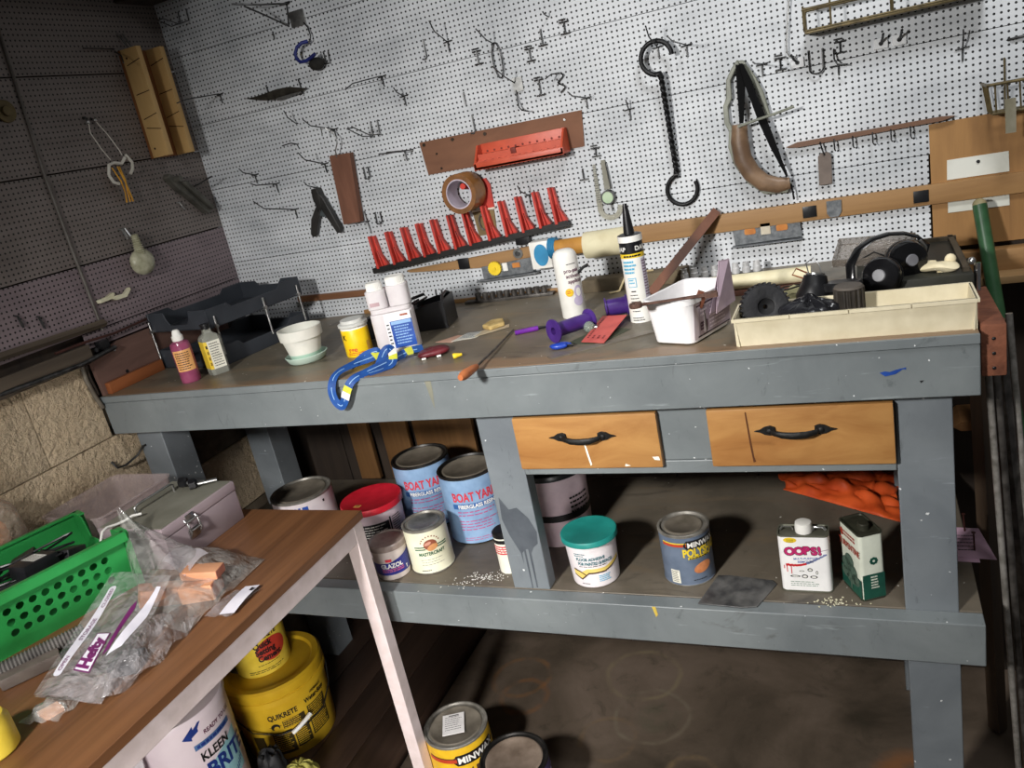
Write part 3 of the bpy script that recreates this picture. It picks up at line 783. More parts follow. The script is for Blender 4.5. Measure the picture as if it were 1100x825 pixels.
sub(MB().lathe([(0.0355, -0.027), (0.0385, -0.027), (0.0385, 0.027), (0.0355, 0.027), (0.0355, -0.027)], CARD, 44), 'core', t, 'pale card core')
# brass buckle
t = thing('buckle_plate', 'small khaki plate with a bright oval ring under the red tape hanger', 'plate', (0.89, 0, 1.322))
part(MB().prism([(0.862, 1.389), (0.926, 1.385), (0.922, 1.322), (0.868, 1.322)], -0.001, 0.004, pm('khaki_card', (132, 112, 72), (104, 88, 56), 0.6), WALL), 'plate', t)
part(MB().tube([(0.889 + 0.011 * math.cos(a), -0.008, 1.357 + 0.020 * math.sin(a)) for a in [2 * PI * k / 24 for k in range(24)]], 0.0026, ZINC, 8, True), 'ring', t, 'bright oval ring')
part(MB().box((0.897, -0.006, 1.390), (0.07, 0.004, 0.005), pm('cream_edge', (222, 214, 196), (200, 190, 170), 0.5), ch=0.001), 'bar', t)
# red pronged rack
RAILB = pm('black_rail', (30, 28, 26), (16, 15, 14), 0.5, bmp=0.3)
t = thing('prong_rack', 'black wall rail carrying a row of twelve red plastic prongs', 'rack', (0.83, 0, 1.26))
ang = math.atan2(1.322 - 1.268, 1.131 - 0.524)
rl = MB(); TT_ = Tr(0.8275, 0, 1.2945) @ Ry(-ang)
rl.box((0, -0.014, 0), (0.614, 0.030, 0.012), RAILB, TT_); rl.box((0, -0.030, 0.003), (0.614, 0.004, 0.015), RAILB, TT_)
part(rl, 'rail', t)
for x in (0.545, 0.602, 0.655, 0.705, 0.753, 0.806, 0.853, 0.912, 0.964, 1.013, 1.063, 1.108):
    z = 1.2945 + (x - 0.8275) * math.tan(ang) + 0.010
    p = MB(); T2 = Tr(x, 0, z) @ Ry(-0.06)
    p.prism([(-0.006, -0.004), (0.021, -0.004), (0.021, 0.004), (0.008, 0.032), (0.004, 0.088), (-0.006, 0.088)], 0.003, 0.018, RED, T2 @ WALL)
    p.prism([(-0.007, -0.004), (0.001, -0.004), (0.0, 0.091), (-0.006, 0.091)], 0.016, 0.034, RED, T2 @ WALL)
    p.prism([(0.008, -0.004), (0.012, -0.004), (0.005, 0.045), (0.003, 0.045)], 0.016, 0.026, RED, T2 @ WALL)
    part(p, 'prong', t, bevel=0.001)
part(MB().box((0.997, -0.012, 1.297), (0.04, 0.02, 0.026), BLACK, ch=0.002), 'end_bracket', t)
# tapered stick, level, white block with roller
t = thing('tapered_stick', 'tan wooden stick tapering to the left below the red pronged rack', 'stick', (0.82, 0, 1.21))
part(MB().prism([(0.621, 1.2555), (1.010, 1.276), (1.010, 1.232), (0.85, 1.236), (0.629, 1.249)], -0.001, 0.012, TANL, WALL), 'blade', t)
part(MB().box((0.808, -0.014, 1.254), (0.033, 0.005, 0.030), BLACK, ch=0.001), 'patch', t, 'black fabric patch')
k = MB(); k.prism(arc(0.975, 1.262, 0.014, 0, 360, 20)[:-1], 0.012, 0.016, ZINC, WALL); k.prism(arc(0.975, 1.262, 0.007, 0, 360, 16)[:-1], 0.016, 0.020, STEEL, WALL)
part(k, 'washer', t, 'round steel washer')
GLV = pm('galvanised_grey', (126, 129, 132), (92, 96, 99), 0.45, 0.35, 90)
ORL = pm('amber_glass', (206, 138, 72), (180, 112, 54), 0.35)
t = thing('spirit_level', 'small grey level with a yellow dial, below the tapered stick', 'level', (0.93, 0, 1.20))
lv = MB(); lv.prism([(0.860, 1.238), (1.012, 1.247), (1.012, 1.208), (0.860, 1.203)], -0.001, 0.018, GLV, WALL); lv.box((0.932, -0.012, 1.2025), (0.185, 0.028, 0.004), GLV, Tr(0.932, 0, 1.2025) @ Ry(-0.03) @ Tr(-0.932, 0, -1.2025))
part(lv, 'body', t, bevel=0.001)
YEL = pm('yellow_plastic', (238, 206, 52), (222, 188, 36), 0.4)
d = MB(); pts = []
for i in range(40): 
    a = 2 * PI * i / 40; r = 0.0185 + (0.0012 if i % 2 else -0.0008); pts.append((0.902 + r * math.cos(a), 1.231 + r * math.sin(a)))
d.prism(pts, 0.018, 0.026, YEL, WALL); d.prism(arc(0.902, 1.231, 0.005, 0, 360, 12)[:-1], 0.026, 0.029, YEL, WALL)
part(d, 'dial', t, 'yellow toothed dial')
part(MB().box((0.932, -0.019, 1.231), (0.014, 0.003, 0.022), WHITEP), 'label_plate', t, 'white plate')
part(MB().box((0.965, -0.019, 1.232), (0.022, 0.003, 0.013), ORL), 'vial', t, 'amber vial window')
t = thing('paper_dispenser', 'white block with a blue oval and a tan roller on a wide cream sleeve', 'dispenser', (1.14, 0, 1.215))
bl = MB(); bl.box((1.050, -0.022, 1.254), (0.058, 0.044, 0.072), WHITEP, ch=0.003)
BLO = pm('sky_blue_print', (58, 146, 190), (48, 128, 172), 0.4)
bl.oval(1.052, 1.254, 0.020, 0.029, BLO, onplane((0, -0.0446, 0), (1, 0, 0), (0, 0, 1)))
part(bl, 'block', t, 'white block with a blue oval')
c = MB()
for i in range(9): c.lathe([(0.017, 0), (0.027, 0.001), (0.0265 - 0.001 * (i % 2), 0.0025), (0.017, 0.003)], BLO, 20, Tr(1.078 + i * 0.0022, -0.04, 1.268) @ Ry(PI / 2))
part(c, 'ribbed_collar', t, 'blue ribbed collar')
part(MB().lathe([(0, 0), (0.0205, 0), (0.0215, 0.06), (0.021, 0.082), (0.017, 0.092), (0.0, 0.094)], pm('tan_foam', (190, 138, 62), (172, 120, 50), 0.7), 28, Tr(1.097, -0.045, 1.267) @ Ry(PI / 2)), 'roller', t, 'tan roller')
part(MB().lathe([(0, 0), (0.033, 0), (0.034, 0.003), (0.034, 0.115), (0.033, 0.118), (0, 0.118)], pm('cream_card', (220, 212, 178), (206, 196, 160), 0.6), 32, Tr(1.174, -0.035, 1.262) @ Ry(PI / 2)), 'sleeve', t, 'wide cream sleeve')
# long tan rail
t = thing('wall_rail', 'long tan wooden rail along the wall with black fabric patches', 'rail', (1.75, 0, 1.245))
part(MB().box((1.80, -0.006, 1.2665), (1.02, 0.014, 0.043), TANL, ch=0.001), 'rail', t)
for x in (1.715, 1.945): part(MB().box((x, -0.0145, 1.266), (0.030, 0.004, 0.026), BLACK, ch=0.001), 'patch', t, 'black fabric patch')
part(MB().prism([(1.752, 1.284), (1.784, 1.284), (1.783, 1.258), (1.776, 1.247), (1.758, 1.247), (1.752, 1.256)], 0.013, 0.017, GLV, WALL), 'clip', t, 'grey metal clip')
t = thing('steel_plate', 'grey galvanised plate with two amber slots under the long tan rail', 'plate', (1.614, 0, 1.205))
pl_ = MB(); pl_.prism([(1.536, 1.266), (1.691, 1.263), (1.694, 1.210), (1.541, 1.208)], -0.001, 0.010, GLV, WALL); pl_.box((1.614, -0.012, 1.206), (0.16, 0.022, 0.003), GLV)
part(pl_, 'plate', t, bevel=0.001)
for x in (1.578, 1.651): part(MB().prism(rrect(x - 0.013, 1.231, x + 0.013, 1.245, 0.004), 0.010, 0.012, ORL, WALL), 'slot', t, 'amber slot')
part(MB().box((1.614, -0.0115, 1.240), (0.022, 0.003, 0.026), pm('cream_label', (206, 196, 176), (186, 174, 152), 0.6)), 'label_plate', t, 'cream label')
# dial gauge
CLEAR = pm('yellowed_clear_plastic', (214, 212, 196), (200, 196, 176), 0.25, trans=0.55, alpha=0.85)
t = thing('dial_gauge', 'clear plastic gauge with a round green dial left of the black chain', 'gauge', (1.235, 0, 1.30))
g = MB(); g.prism([(1.240, 1.462), (1.250, 1.462), (1.256, 1.30), (1.262, 1.385), (1.236, 1.385)][:2] + [(1.256, 1.390), (1.238, 1.390)], 0.0, 0.006, CLEAR, WALL)
part(g, 'stem', t)
body = [(1.217, 1.455), (1.223, 1.455), (1.225, 1.36)] + arc(1.245, 1.345, 0.020, 160, 370, 12) + arc(1.245, 1.345, 0.033, 0, -190, 14) + [(1.212, 1.36)]
part(MB().prism(body, -0.001, 0.005, CLEAR, WALL), 'scale_plate', t)
tk = MB()
for i in range(16): tk.box((1.219, -0.0056, 1.362 + 0.0058 * i), (0.009, 0.0006, 0.0012), STEEL)
part(tk, 'graduations', t)
dl = MB(); dl.lathe([(0, 0.012), (0.0145, 0.012, STEEL), (0.0145, 0.014), (0.0175, 0.014), (0.018, 0.0), (0, 0)], pm('pale_green_dial', (190, 208, 178), (168, 190, 156), 0.4), 28, Tr(1.246, -0.004, 1.371) @ Rx(PI / 2))
part(dl, 'dial', t, 'pale green dial in a dark rim')
part(MB().tube([(1.250, -0.008, 1.356), (1.252, -0.010, 1.334)], 0.0014, STEEL, 6), 'needle', t)
part(MB().tube([(1.252, -0.008, 1.455), (1.256, -0.010, 1.39)], 0.0014, STEEL, 6), 'rod', t)
# chain hook
CH = pm('black_wrought_iron', (24, 24, 26), (14, 14, 15), 0.42, 0.4)
m = MB()
def wl(pts, y): return [(x, y, z) for x, z in pts]
m.tube(wl(arc(1.416, 1.667, 0.036, 0, 262, 26), -0.030), [0.0055] * 26 + [0.0065], CH, 10)
m.tube([(1.412, -0.030, 1.631), (1.418, -0.030, 1.633), (1.421, -0.030, 1.622)], 0.007, CH, 10)
tw0, tw1 = Vector((1.421, -0.030, 1.625)), Vector((1.424, -0.010, 1.398))
for ph in (0, PI):
    m.tube([tw0.lerp(tw1, k / 70) + Vector((0.0032 * math.cos(k * 0.75 + ph), 0.0032 * math.sin(k * 0.75 + ph), 0)) for k in range(71)], 0.0042, CH, 8)
m.tube([(1.417, -0.010, 1.398), (1.427, -0.010, 1.398)], 0.008, CH, 10)
m.tube(wl(arc(1.431, 1.361, 0.0365, 100, 385, 28), -0.006), 0.0052, CH, 10)
single(m, 'twisted_hook', 'black twisted iron hook with an open ring at each end', 'hook')
# scabbard
t = thing('scabbard', 'curved brown leather scabbard with black straps hanging on the pegboard', 'scabbard', (1.61, -0.01, 1.32))
SGR = pm('grey_translucent_plastic', (140, 142, 128), (112, 114, 102), 0.35)
LEA = pm('brown_leather', (134, 108, 84), (96, 74, 56), 0.42, scale=18, bmp=0.3, bs=60)
left = [(1.591, 1.626), (1.576, 1.610), (1.562, 1.588), (1.558, 1.55), (1.549, 1.533), (1.548, 1.496), (1.557, 1.472), (1.569, 1.472), (1.560, 1.497), (1.560, 1.530), (1.571, 1.547), (1.572, 1.585), (1.585, 1.606), (1.596, 1.612)]
part(MB().prism(left, 0.010, 0.017, SGR, WALL, True), 'left_edge', t, 'grey translucent edge', bevel=0.002)
right = [(1.590, 1.624), (1.604, 1.622), (1.625, 1.585), (1.640, 1.548), (1.650, 1.495), (1.640, 1.494), (1.629, 1.545), (1.612, 1.585), (1.596, 1.612)]
part(MB().prism(right, 0.010, 0.017, SGR, WALL, True), 'right_edge', t, 'grey translucent edge', bevel=0.002)
rim = [(1.557, 1.478), (1.551, 1.44), (1.560, 1.398), (1.586, 1.352), (1.620, 1.322), (1.672, 1.318), (1.684, 1.340), (1.672, 1.334), (1.625, 1.338), (1.594, 1.366), (1.574, 1.405), (1.566, 1.440), (1.568, 1.478)]
part(MB().prism(rim, 0.004, 0.022, SGR, WALL, True), 'lower_edge', t, 'grey translucent edge', bevel=0.002)
ctr = [(1.582, 1.487), (1.578, 1.45), (1.581, 1.41), (1.597, 1.375), (1.622, 1.349), (1.652, 1.338), (1.679, 1.339)]
part(MB().tube([(x, -0.022, z) for x, z in ctr], [0.017, 0.020, 0.021, 0.021, 0.020, 0.018, 0.013], LEA, 16, flat=0.7, up=(0, 1, 0)), 'leather_sleeve', t, 'brown leather sleeve')
BSTR = pm('black_webbing', (10, 10, 11), (6, 6, 7), 0.85, spec=0.2)
part(MB().prism([(1.588, 1.616), (1.606, 1.612), (1.606, 1.58), (1.592, 1.489), (1.583, 1.489), (1.585, 1.55)], 0.028, 0.032, BSTR, WALL), 'strap', t, 'black strap')
part(MB().prism([(1.596, 1.617), (1.604, 1.615), (1.616, 1.585), (1.635, 1.515), (1.652, 1.455), (1.677, 1.357), (1.673, 1.355), (1.645, 1.425), (1.625, 1.485), (1.605, 1.565)], 0.032, 0.036, BSTR, WALL), 'strap', t, 'black strap')
part(MB().tube([(1.580, -0.040, 1.484), (1.625, -0.044, 1.492), (1.66, -0.046, 1.497), (1.703, -0.046, 1.505)], 0.0032, SGR, 8), 'cross_stick', t)
part(MB().tube([(1.680, -0.02, 1.337), (1.683, -0.02, 1.318), (1.684, -0.02, 1.300)], 0.0022, BSTR, 6), 'cord_end', t)
# tag and pegged strip
t = thing('pegged_strip', 'thin brown wooden strip with five little hooks under it, right of the scabbard', 'strip', (1.84, 0, 1.40))
part(MB().prism([(1.676, 1.418), (1.70, 1.414), (1.99, 1.4185), (2.015, 1.424), (1.99, 1.427), (1.70, 1.4245)], -0.001, 0.016, wood('thin_brown_strip', (118, 84, 62), (88, 60, 44), 'x', 30), WALL), 'strip', t)
for x in (1.778, 1.816, 1.856, 1.892, 1.930):
    part(MB().tube([(x, -0.016, 1.419), (x, -0.020, 1.412), (x, -0.021, 1.398), (x + 0.002, -0.026, 1.394)], 0.0016, STEEL if x != 1.816 else BLACK, 6), 'hook', t)
t = thing('wooden_tag', 'grey-brown wooden tag hanging on a short cord below the pegged strip', 'tag', (1.752, -0.012, 1.321))
part(MB().prism([(1.742, 1.386), (1.748, 1.393), (1.764, 1.393), (1.770, 1.385), (1.768, 1.322), (1.740, 1.322)], 0.008, 0.014, pm('grey_tag', (118, 106, 98), (96, 86, 80), 0.8), WALL), 'tag', t, bevel=0.001)
part(MB().tube([(1.756, -0.016, 1.388), (1.752, -0.018, 1.402), (1.749, -0.017, 1.418)], 0.0018, BLACK, 6), 'cord', t)
# wire shelf
OLV = pm('olive_bronze_wire', (112, 98, 66), (78, 68, 44), 0.45, 0.4, 60)
t = thing('wire_shelf', 'long bronze wire shelf at the top right of the pegboard', 'shelf', (1.9, -0.035, 1.645))
sh = MB(); sh.box((1.905, -0.038, 1.6475), (0.335, 0.074, 0.006), OLV, ch=0.002)
for y in (-0.074, -0.055, -0.037, -0.018): sh.tube([(1.737, y, 1.6515), (2.073, y, 1.6515)], 0.0022, OLV, 6)
part(sh, 'tray', t)
for y in (-0.074, -0.003): part(MB().tube([(1.737, y, 1.693), (2.073, y, 1.693)], 0.0030, OLV, 8), 'top_rail', t)
for x, y in ((1.738, -0.074), (1.790, -0.074), (1.905, -0.074), (2.02, -0.074), (1.738, -0.003), (1.905, -0.003), (2.02, -0.003)):
    part(MB().tube([(x, y, 1.650), (x, y, 1.70)], 0.0022, OLV, 6), 'upright', t)
t = thing('wire_basket', 'small wire basket with a metal clip at the right edge of the pegboard', 'basket', (2.16, -0.05, 1.415))
bk = MB()
for z, o1 in ((1.477, 0.0), (1.420, 0.012)):
    bk.tube([(2.066 + o1, -0.002, z), (2.064 + o1, -0.085 + o1, z), (2.26 - o1, -0.085 + o1, z), (2.26 - o1, -0.002, z)], 0.0032, OLV, 8)
for i in range(9):
    x = 2.082 + i * 0.021; bk.tube([(x, -0.003, 1.42), (x, -0.04, 1.419), (x, -0.073, 1.42), (x - 0.004, -0.085, 1.477)], 0.0018, OLV, 6)
for i in range(4): bk.tube([(2.075, -0.01 - 0.02 * i, 1.42), (2.066, -0.01 - 0.022 * i, 1.477)], 0.0018, OLV, 6)
for i in range(4): bk.tube([(2.078, -0.012 - 0.018 * i, 1.4195), (2.25, -0.012 - 0.018 * i, 1.4195)], 0.0018, OLV, 6)
part(bk, 'basket', t)
part(MB().tube([(2.106, 0.003, 1.520), (2.106, -0.004, 1.518), (2.106, -0.006, 1.42)], 0.002, OLV, 6), 'hanger', t)
part(MB().prism([(2.094, 1.446), (2.113, 1.446), (2.113, 1.380), (2.095, 1.380)], 0.088, 0.091, pm('brushed_clip', (176, 170, 150), (150, 144, 122), 0.35, 0.6), WALL), 'clip', t, 'brushed metal clip')
# wood block on wire, spring clamp
t = thing('wood_block', 'reddish brown wood offcut hanging by a wire on the pegboard', 'offcut', (0.50, -0.02, 1.414))
RB = wood('reddish_offcut', (138, 92, 70), (104, 66, 48), 'z', 30, 0.7, 0.15)
part(MB().prism([(0.472, 1.607), (0.540, 1.604), (0.519, 1.414), (0.460, 1.414)], 0.006, 0.026, RB, WALL), 'block', t, bevel=0.001)
part(MB().tube([(0.496, -0.026, 1.600), (0.500, -0.030, 1.618), (0.512, -0.030, 1.636), (0.514, -0.032, 1.652), (0.506, -0.036, 1.668), (0.496, -0.046, 1.682), (0.486, -0.05, 1.678), (0.484, -0.05, 1.662)], 0.0018, ZINC, 6), 'wire_hook', t, 'bright wire hook')
t = thing('spring_clamp', 'black A-shaped spring clamp hanging left of the reddish wood block', 'clamp', (0.385, -0.015, 1.393))
CLB = pm('black_clamp', (46, 44, 42), (28, 27, 26), 0.45)
part(MB().prism([(0.380, 1.528), (0.400, 1.528), (0.404, 1.512), (0.401, 1.470), (0.385, 1.464), (0.378, 1.500)], -0.001, 0.026, CLB, WALL), 'jaw', t, bevel=0.002)
part(MB().prism([(0.378, 1.478), (0.396, 1.468), (0.374, 1.440), (0.352, 1.396), (0.340, 1.392), (0.334, 1.402), (0.350, 1.445)], 0.004, 0.022, CLB, WALL), 'handle', t, bevel=0.003)
part(MB().prism([(0.398, 1.520), (0.412, 1.500), (0.428, 1.455), (0.444, 1.405), (0.440, 1.393), (0.428, 1.393), (0.402, 1.452), (0.392, 1.475)], 0.006, 0.024, CLB, WALL), 'handle', t, bevel=0.003)
part(MB().prism([(0.374, 1.458), (0.385, 1.475), (0.408, 1.472), (0.412, 1.452), (0.395, 1.444)], 0.010, 0.020, pm('bluish_spring', (110, 118, 120), (84, 92, 94), 0.4, 0.6), WALL), 'spring', t, 'grey-blue spring')
prong(0.390, 1.528, 0.06, 1.553, 'short hook from which the black spring clamp hangs', tee=False, leg=False)
# brown batten near the bench, wire rail, tan ledge
single(MB().prism([(0.215, 1.220), (0.548, 1.213), (0.548, 1.195), (0.215, 1.203)], -0.001, 0.014, wood('brown_batten', (134, 92, 60), (104, 68, 44), 'x', 30), WALL), 'wall_batten', 'brown batten low on the wall behind the white twin-neck jug', 'batten')
single(MB().box((0.86, -0.006, 1.1485), (0.84, 0.010, 0.011), TANL, ch=0.001), 'ledge_strip', 'thin tan strip along the back edge of the bench top', 'strip')

# ------------------------------------------------------------------ right end of the wall
t = thing('plywood_panel', 'tan plywood panel with two white patches at the right end of the wall', 'panel', (2.16, 0, 1.145))
part(MB().prism([(1.966, 1.414), (2.45, 1.42), (2.45, 1.143), (1.967, 1.144)], -0.006, 0.003, TANW, WALL), 'panel', t)
WPT = pm('chalky_white_paint', (222, 222, 212), (204, 204, 192), 0.7, scale=12)
for z0, z1 in ((1.292, 1.334), (1.2205, 1.262)):
    part(MB().prism([(1.998, z1), (2.112, z1), (2.113, z0), (1.997, z0)], 0.003, 0.0045, WPT, WALL), 'patch', t, 'white painted patch')
part(MB().prism(arc(2.056, 1.322, 0.0035, 0, 360, 10)[:-1], 0.0045, 0.007, STEEL, WALL), 'screw', t)
t = thing('wall_ledger', 'tan timber ledger under the plywood panel beside the green pole', 'timber', (2.2, 0, 1.075))
part(MB().box((2.21, -0.014, 1.105), (0.48, 0.034, 0.056), TANL, ch=0.002), 'ledger', t)
part(MB().box((2.24, -0.055, 1.078), (0.42, 0.06, 0.016), wood('pale_shelf_edge', (176, 144, 100), (150, 118, 80), 'x', 30), ch=0.002), 'ledge', t)
for x in (2.03, 2.16): part(MB().prism(arc(x, 1.118, 0.004, 0, 360, 8)[:-1], 0.031, 0.034, STEEL, WALL), 'screw', t)
POLE = pm('green_painted_pole', (60, 98, 64), (38, 72, 44), 0.4, scale=14)
t = thing('garden_pole', 'green pole leaning at the right end of the workbench', 'pole', (2.16, -0.52, 0))
a, b_ = Vector((2.052, -0.052, 1.238)), Vector((2.168, -0.52, 0.012))
part(MB().tube([a.lerp(b_, k / 10) for k in range(11)], [0.0140] * 11, POLE, 18), 'shaft', t)
part(MB().ball(a, 0.0140, pm('worn_pole_tip', (150, 138, 104), (110, 108, 78), 0.6), 14), 'tip', t, 'worn pale tip')
# ------------------------------------------------------------------ left wall
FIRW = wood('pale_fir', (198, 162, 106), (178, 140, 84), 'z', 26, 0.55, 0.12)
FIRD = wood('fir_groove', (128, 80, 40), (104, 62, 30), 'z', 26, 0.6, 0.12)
t = thing('mitre_box', 'pale wooden mitre box hanging upright on the left wall near the corner', 'mitre box', (0.03, -0.14, 1.698))
T3 = Tr(0, -0.141, 1.84) @ Rx(rad(-1.0)) @ Tr(0, 0.141, -1.84)
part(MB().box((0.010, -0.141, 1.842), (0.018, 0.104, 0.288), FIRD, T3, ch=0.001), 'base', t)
KER = pm('saw_cut', (60, 36, 18), (44, 26, 12), 0.9)
for y in (-0.186, -0.101):
    s_ = MB(); s_.box((0.042, y, 1.842), (0.060, 0.017, 0.288), FIRW, T3, ch=0.0015)
    yo = y - 0.0088
    for z0, z1 in ((1.945, 1.955), (1.868, 1.872), (1.780, 1.770), (1.803, 1.812)):
        s_.prism([(0.022, z0), (0.073, z1), (0.073, z1 - 0.002), (0.022, z0 - 0.002)], 0, 0.0006, KER, T3 @ Matrix(((1, 0, 0, 0), (0, 0, -1, yo), (0, 1, 0, 0), (0, 0, 0, 1))))
    if y < -0.15:
        for z in (1.962, 1.722): s_.prism(arc(0.028, z, 0.003, 0, 360, 10)[:-1], 0, 0.0007, KER, T3 @ Matrix(((1, 0, 0, 0), (0, 0, -1, yo), (0, 1, 0, 0), (0, 0, 0, 1))))
    part(s_, 'side_wall', t)
m = MB()
for dy in (-0.008, 0.008): m.tube([(-0.003, -0.165 + dy, 2.032), (0.006, -0.165 + dy, 2.03), (0.024, -0.165 + dy, 1.992), (0.034, -0.165 + dy, 1.975)], 0.0022, ZINC, 8)
single(m, 'double_prong_hook', 'bright double-prong hook holding the top of the mitre box', 'hook')
m = MB(); m.tube([(-0.003, -0.20, 1.985), (0.006, -0.20, 1.984), (0.05, -0.23, 1.965), (0.09, -0.27, 1.94)], 0.002, STEEL, 8)
single(m, 'long_peg', 'long dark peg on the left wall reaching down beside the mitre box', 'hook')
m = MB(); m.tube([(-0.003, -0.20, 1.992), (0.008, -0.205, 1.992), (0.012, -0.31, 1.993)], 0.0018, STEEL, 8)
single(m, 'thin_rod', 'thin dark rod lying along the left wall beside the top of the mitre box', 'rod')
# corded yellow ribbon
t = thing('ribbon_bundle', 'yellow ribbon bundle tied with white cord hanging on the left wall', 'ribbon', (0.02, -0.34, 1.60))
CORD = pm('white_cord', (214, 210, 200), (190, 186, 174), 0.7)
part(MB().tube([(0.014, -0.374, 1.812), (0.012, -0.378, 1.785), (0.012, -0.36, 1.74), (0.014, -0.346, 1.712)], 0.0014, CORD, 6), 'cord', t)
part(MB().tube([(0.014, -0.352, 1.814), (0.014, -0.327, 1.775), (0.014, -0.308, 1.735), (0.014, -0.304, 1.72)], 0.0014, CORD, 6), 'cord', t)
kn = MB()
kn.tube([(0.016, -0.37, 1.675), (0.02, -0.362, 1.70), (0.022, -0.345, 1.703), (0.022, -0.322, 1.698), (0.022, -0.305, 1.712)], 0.0042, CORD, 8)
kn.tube([(0.018, -0.296, 1.72), (0.022, -0.286, 1.697), (0.022, -0.292, 1.68), (0.020, -0.303, 1.668)], 0.0042, CORD, 8)
kn.tube([(0.016, -0.37, 1.675), (0.02, -0.366, 1.655), (0.022, -0.352, 1.648)], 0.0042, CORD, 8)
part(kn, 'knot', t)
RIB = pm('yellow_ribbon', (226, 168, 48), (196, 138, 30), 0.5)
for k, (y0, y1) in enumerate(((-0.356, -0.342), (-0.335, -0.334), (-0.345, -0.328))):
    part(MB().tube([(0.02 + 0.004 * k, y0, 1.692), (0.024, (y0 + y1) / 2 + 0.004, 1.655), (0.022, y1, 1.625), (0.02, y1 + 0.004 * (k - 1), 1.598)], [0.004, 0.006, 0.005, 0.007], RIB, 8, flat=0.4), 'ribbon', t)
m = MB(); m.tube([(-0.003, -0.374, 1.825), (0.006, -0.374, 1.825), (0.012, -0.374, 1.812)], 0.003, STEEL, 8); m.ball((0.012, -0.374, 1.812), 0.0055, ZINC, 10)
m.tube([(-0.003, -0.350, 1.822), (0.012, -0.352, 1.815)], 0.003, STEEL, 8); m.ball((0.014, -0.352, 1.815), 0.0055, ZINC, 10)
single(m, 'twin_screw_hook', 'pair of shiny screw heads holding the cord of the ribbon bundle', 'hook')
# grey forked clamp
GCL = pm('grey_clamp', (104, 102, 94), (76, 74, 68), 0.45, 0.3)
t = thing('forked_clamp', 'grey forked metal clamp hanging on the left wall below the mitre box', 'clamp', (0.02, -0.11, 1.52))
part(MB().prism([(-0.178, 1.642), (-0.168, 1.652), (-0.130, 1.628), (-0.104, 1.598), (-0.050, 1.532), (-0.052, 1.520), (-0.066, 1.520), (-0.118, 1.575), (-0.150, 1.602)], -0.001, 0.022, GCL, LWALL), 'arm', t, bevel=0.002)
part(MB().prism([(-0.140, 1.622), (-0.122, 1.624), (-0.090, 1.590), (-0.048, 1.540), (-0.044, 1.528), (-0.052, 1.526), (-0.098, 1.574)], 0.024, 0.034, GCL, LWALL), 'arm', t, bevel=0.002)
part(MB().tube([(0.0, -0.150, 1.632), (0.04, -0.150, 1.632)], 0.009, GCL, 12), 'pivot', t)
m = MB(); m.tube([(-0.003, -0.105, 1.598), (0.01, -0.105, 1.598), (0.05, -0.10, 1.606), (0.10, -0.09, 1.62)], 0.0022, STEEL, 8)
single(m, 'long_peg', 'long grey peg on the left wall that supports the forked clamp', 'hook')
m = MB(); m.tube([(-0.003, -0.152, 1.568), (0.006, -0.150, 1.567), (0.008, -0.146, 1.556), (0.008, -0.140, 1.545)], 0.0024, ZINC, 8)
single(m, 'small_bright_hook', 'tiny bright hook under the forked clamp on the left wall', 'hook')
# pear-shaped brush
PAL = pm('yellowed_clear_shell', (192, 190, 164), (150, 148, 122), 0.3, scale=40)
t = thing('ribbed_scoop', 'pale pear-shaped plastic scoop with a ribbed neck hanging on the left wall', 'scoop', (0.02, -0.362, 1.402))
nk = MB(); prof = [(0, 1.515)]
for i in range(12): prof += [(0.010 + 0.0006 * i, 1.513 - i * 0.006), (0.0075 + 0.0006 * i, 1.510 - i * 0.006)]
nk.lathe(prof + [(0.016, 1.440)], PAL, 16, Tr(0.024, -0.363, 0))
part(nk, 'neck', t)
part(MB().ball((0.020, -0.362, 1.438), 0.039, PAL, 20, (0.55, 1, 0.92)), 'bowl', t)
m = MB(); m.tube([(-0.003, -0.385, 1.535), (0.012, -0.385, 1.533), (0.016, -0.380, 1.505)], 0.003, ZINC, 8); m.tube([(-0.003, -0.375, 1.535), (0.012, -0.375, 1.533), (0.02, -0.372, 1.51)], 0.003, ZINC, 8)
single(m, 'double_prong_hook', 'bright double-prong hook at the neck of the pear-shaped scoop', 'hook')
CRM = pm('cream_clip', (228, 224, 196), (210, 204, 172), 0.45)
t = thing('bag_clip', 'small cream plastic clip on the left wall below the scoop', 'clip', (0.012, -0.475, 1.368))
part(MB().prism([(-0.530, 1.376), (-0.528, 1.367), (-0.492, 1.368), (-0.476, 1.378), (-0.480, 1.384), (-0.500, 1.378)], -0.001, 0.012, CRM, LWALL), 'arm', t, bevel=0.001)
part(MB().prism([(-0.494, 1.370), (-0.480, 1.362), (-0.445, 1.362), (-0.425, 1.378), (-0.428, 1.384), (-0.450, 1.372), (-0.482, 1.374)], 0.004, 0.016, CRM, LWALL), 'arm', t, bevel=0.001)
single(MB().tube([(0.004, -0.545, 1.300), (0.004, -0.547, 1.50), (0.004, -0.546, 1.70), (0.004, -0.525, 2.035), (0.004, -0.52, 2.12)], 0.0042, pm('grey_cable', (104, 98, 92), (84, 78, 72), 0.5), 8), 'wall_cable', 'thin grey cable running down the left wall', 'cable')
m = MB(); m.prism(arc(-0.585, 1.855, 0.026, 0, 360, 24)[:-1], -0.001, 0.006, pm('dull_brass', (110, 96, 62), (78, 68, 44), 0.5, 0.5), LWALL); m.prism(arc(-0.585, 1.855, 0.012, 0, 360, 18)[:-1], 0.006, 0.012, pm('dull_brass', (1, 1, 1)), LWALL)
single(m, 'round_washer', 'dull brass disc at the far left edge of the left wall', 'washer', bevel=0.001)
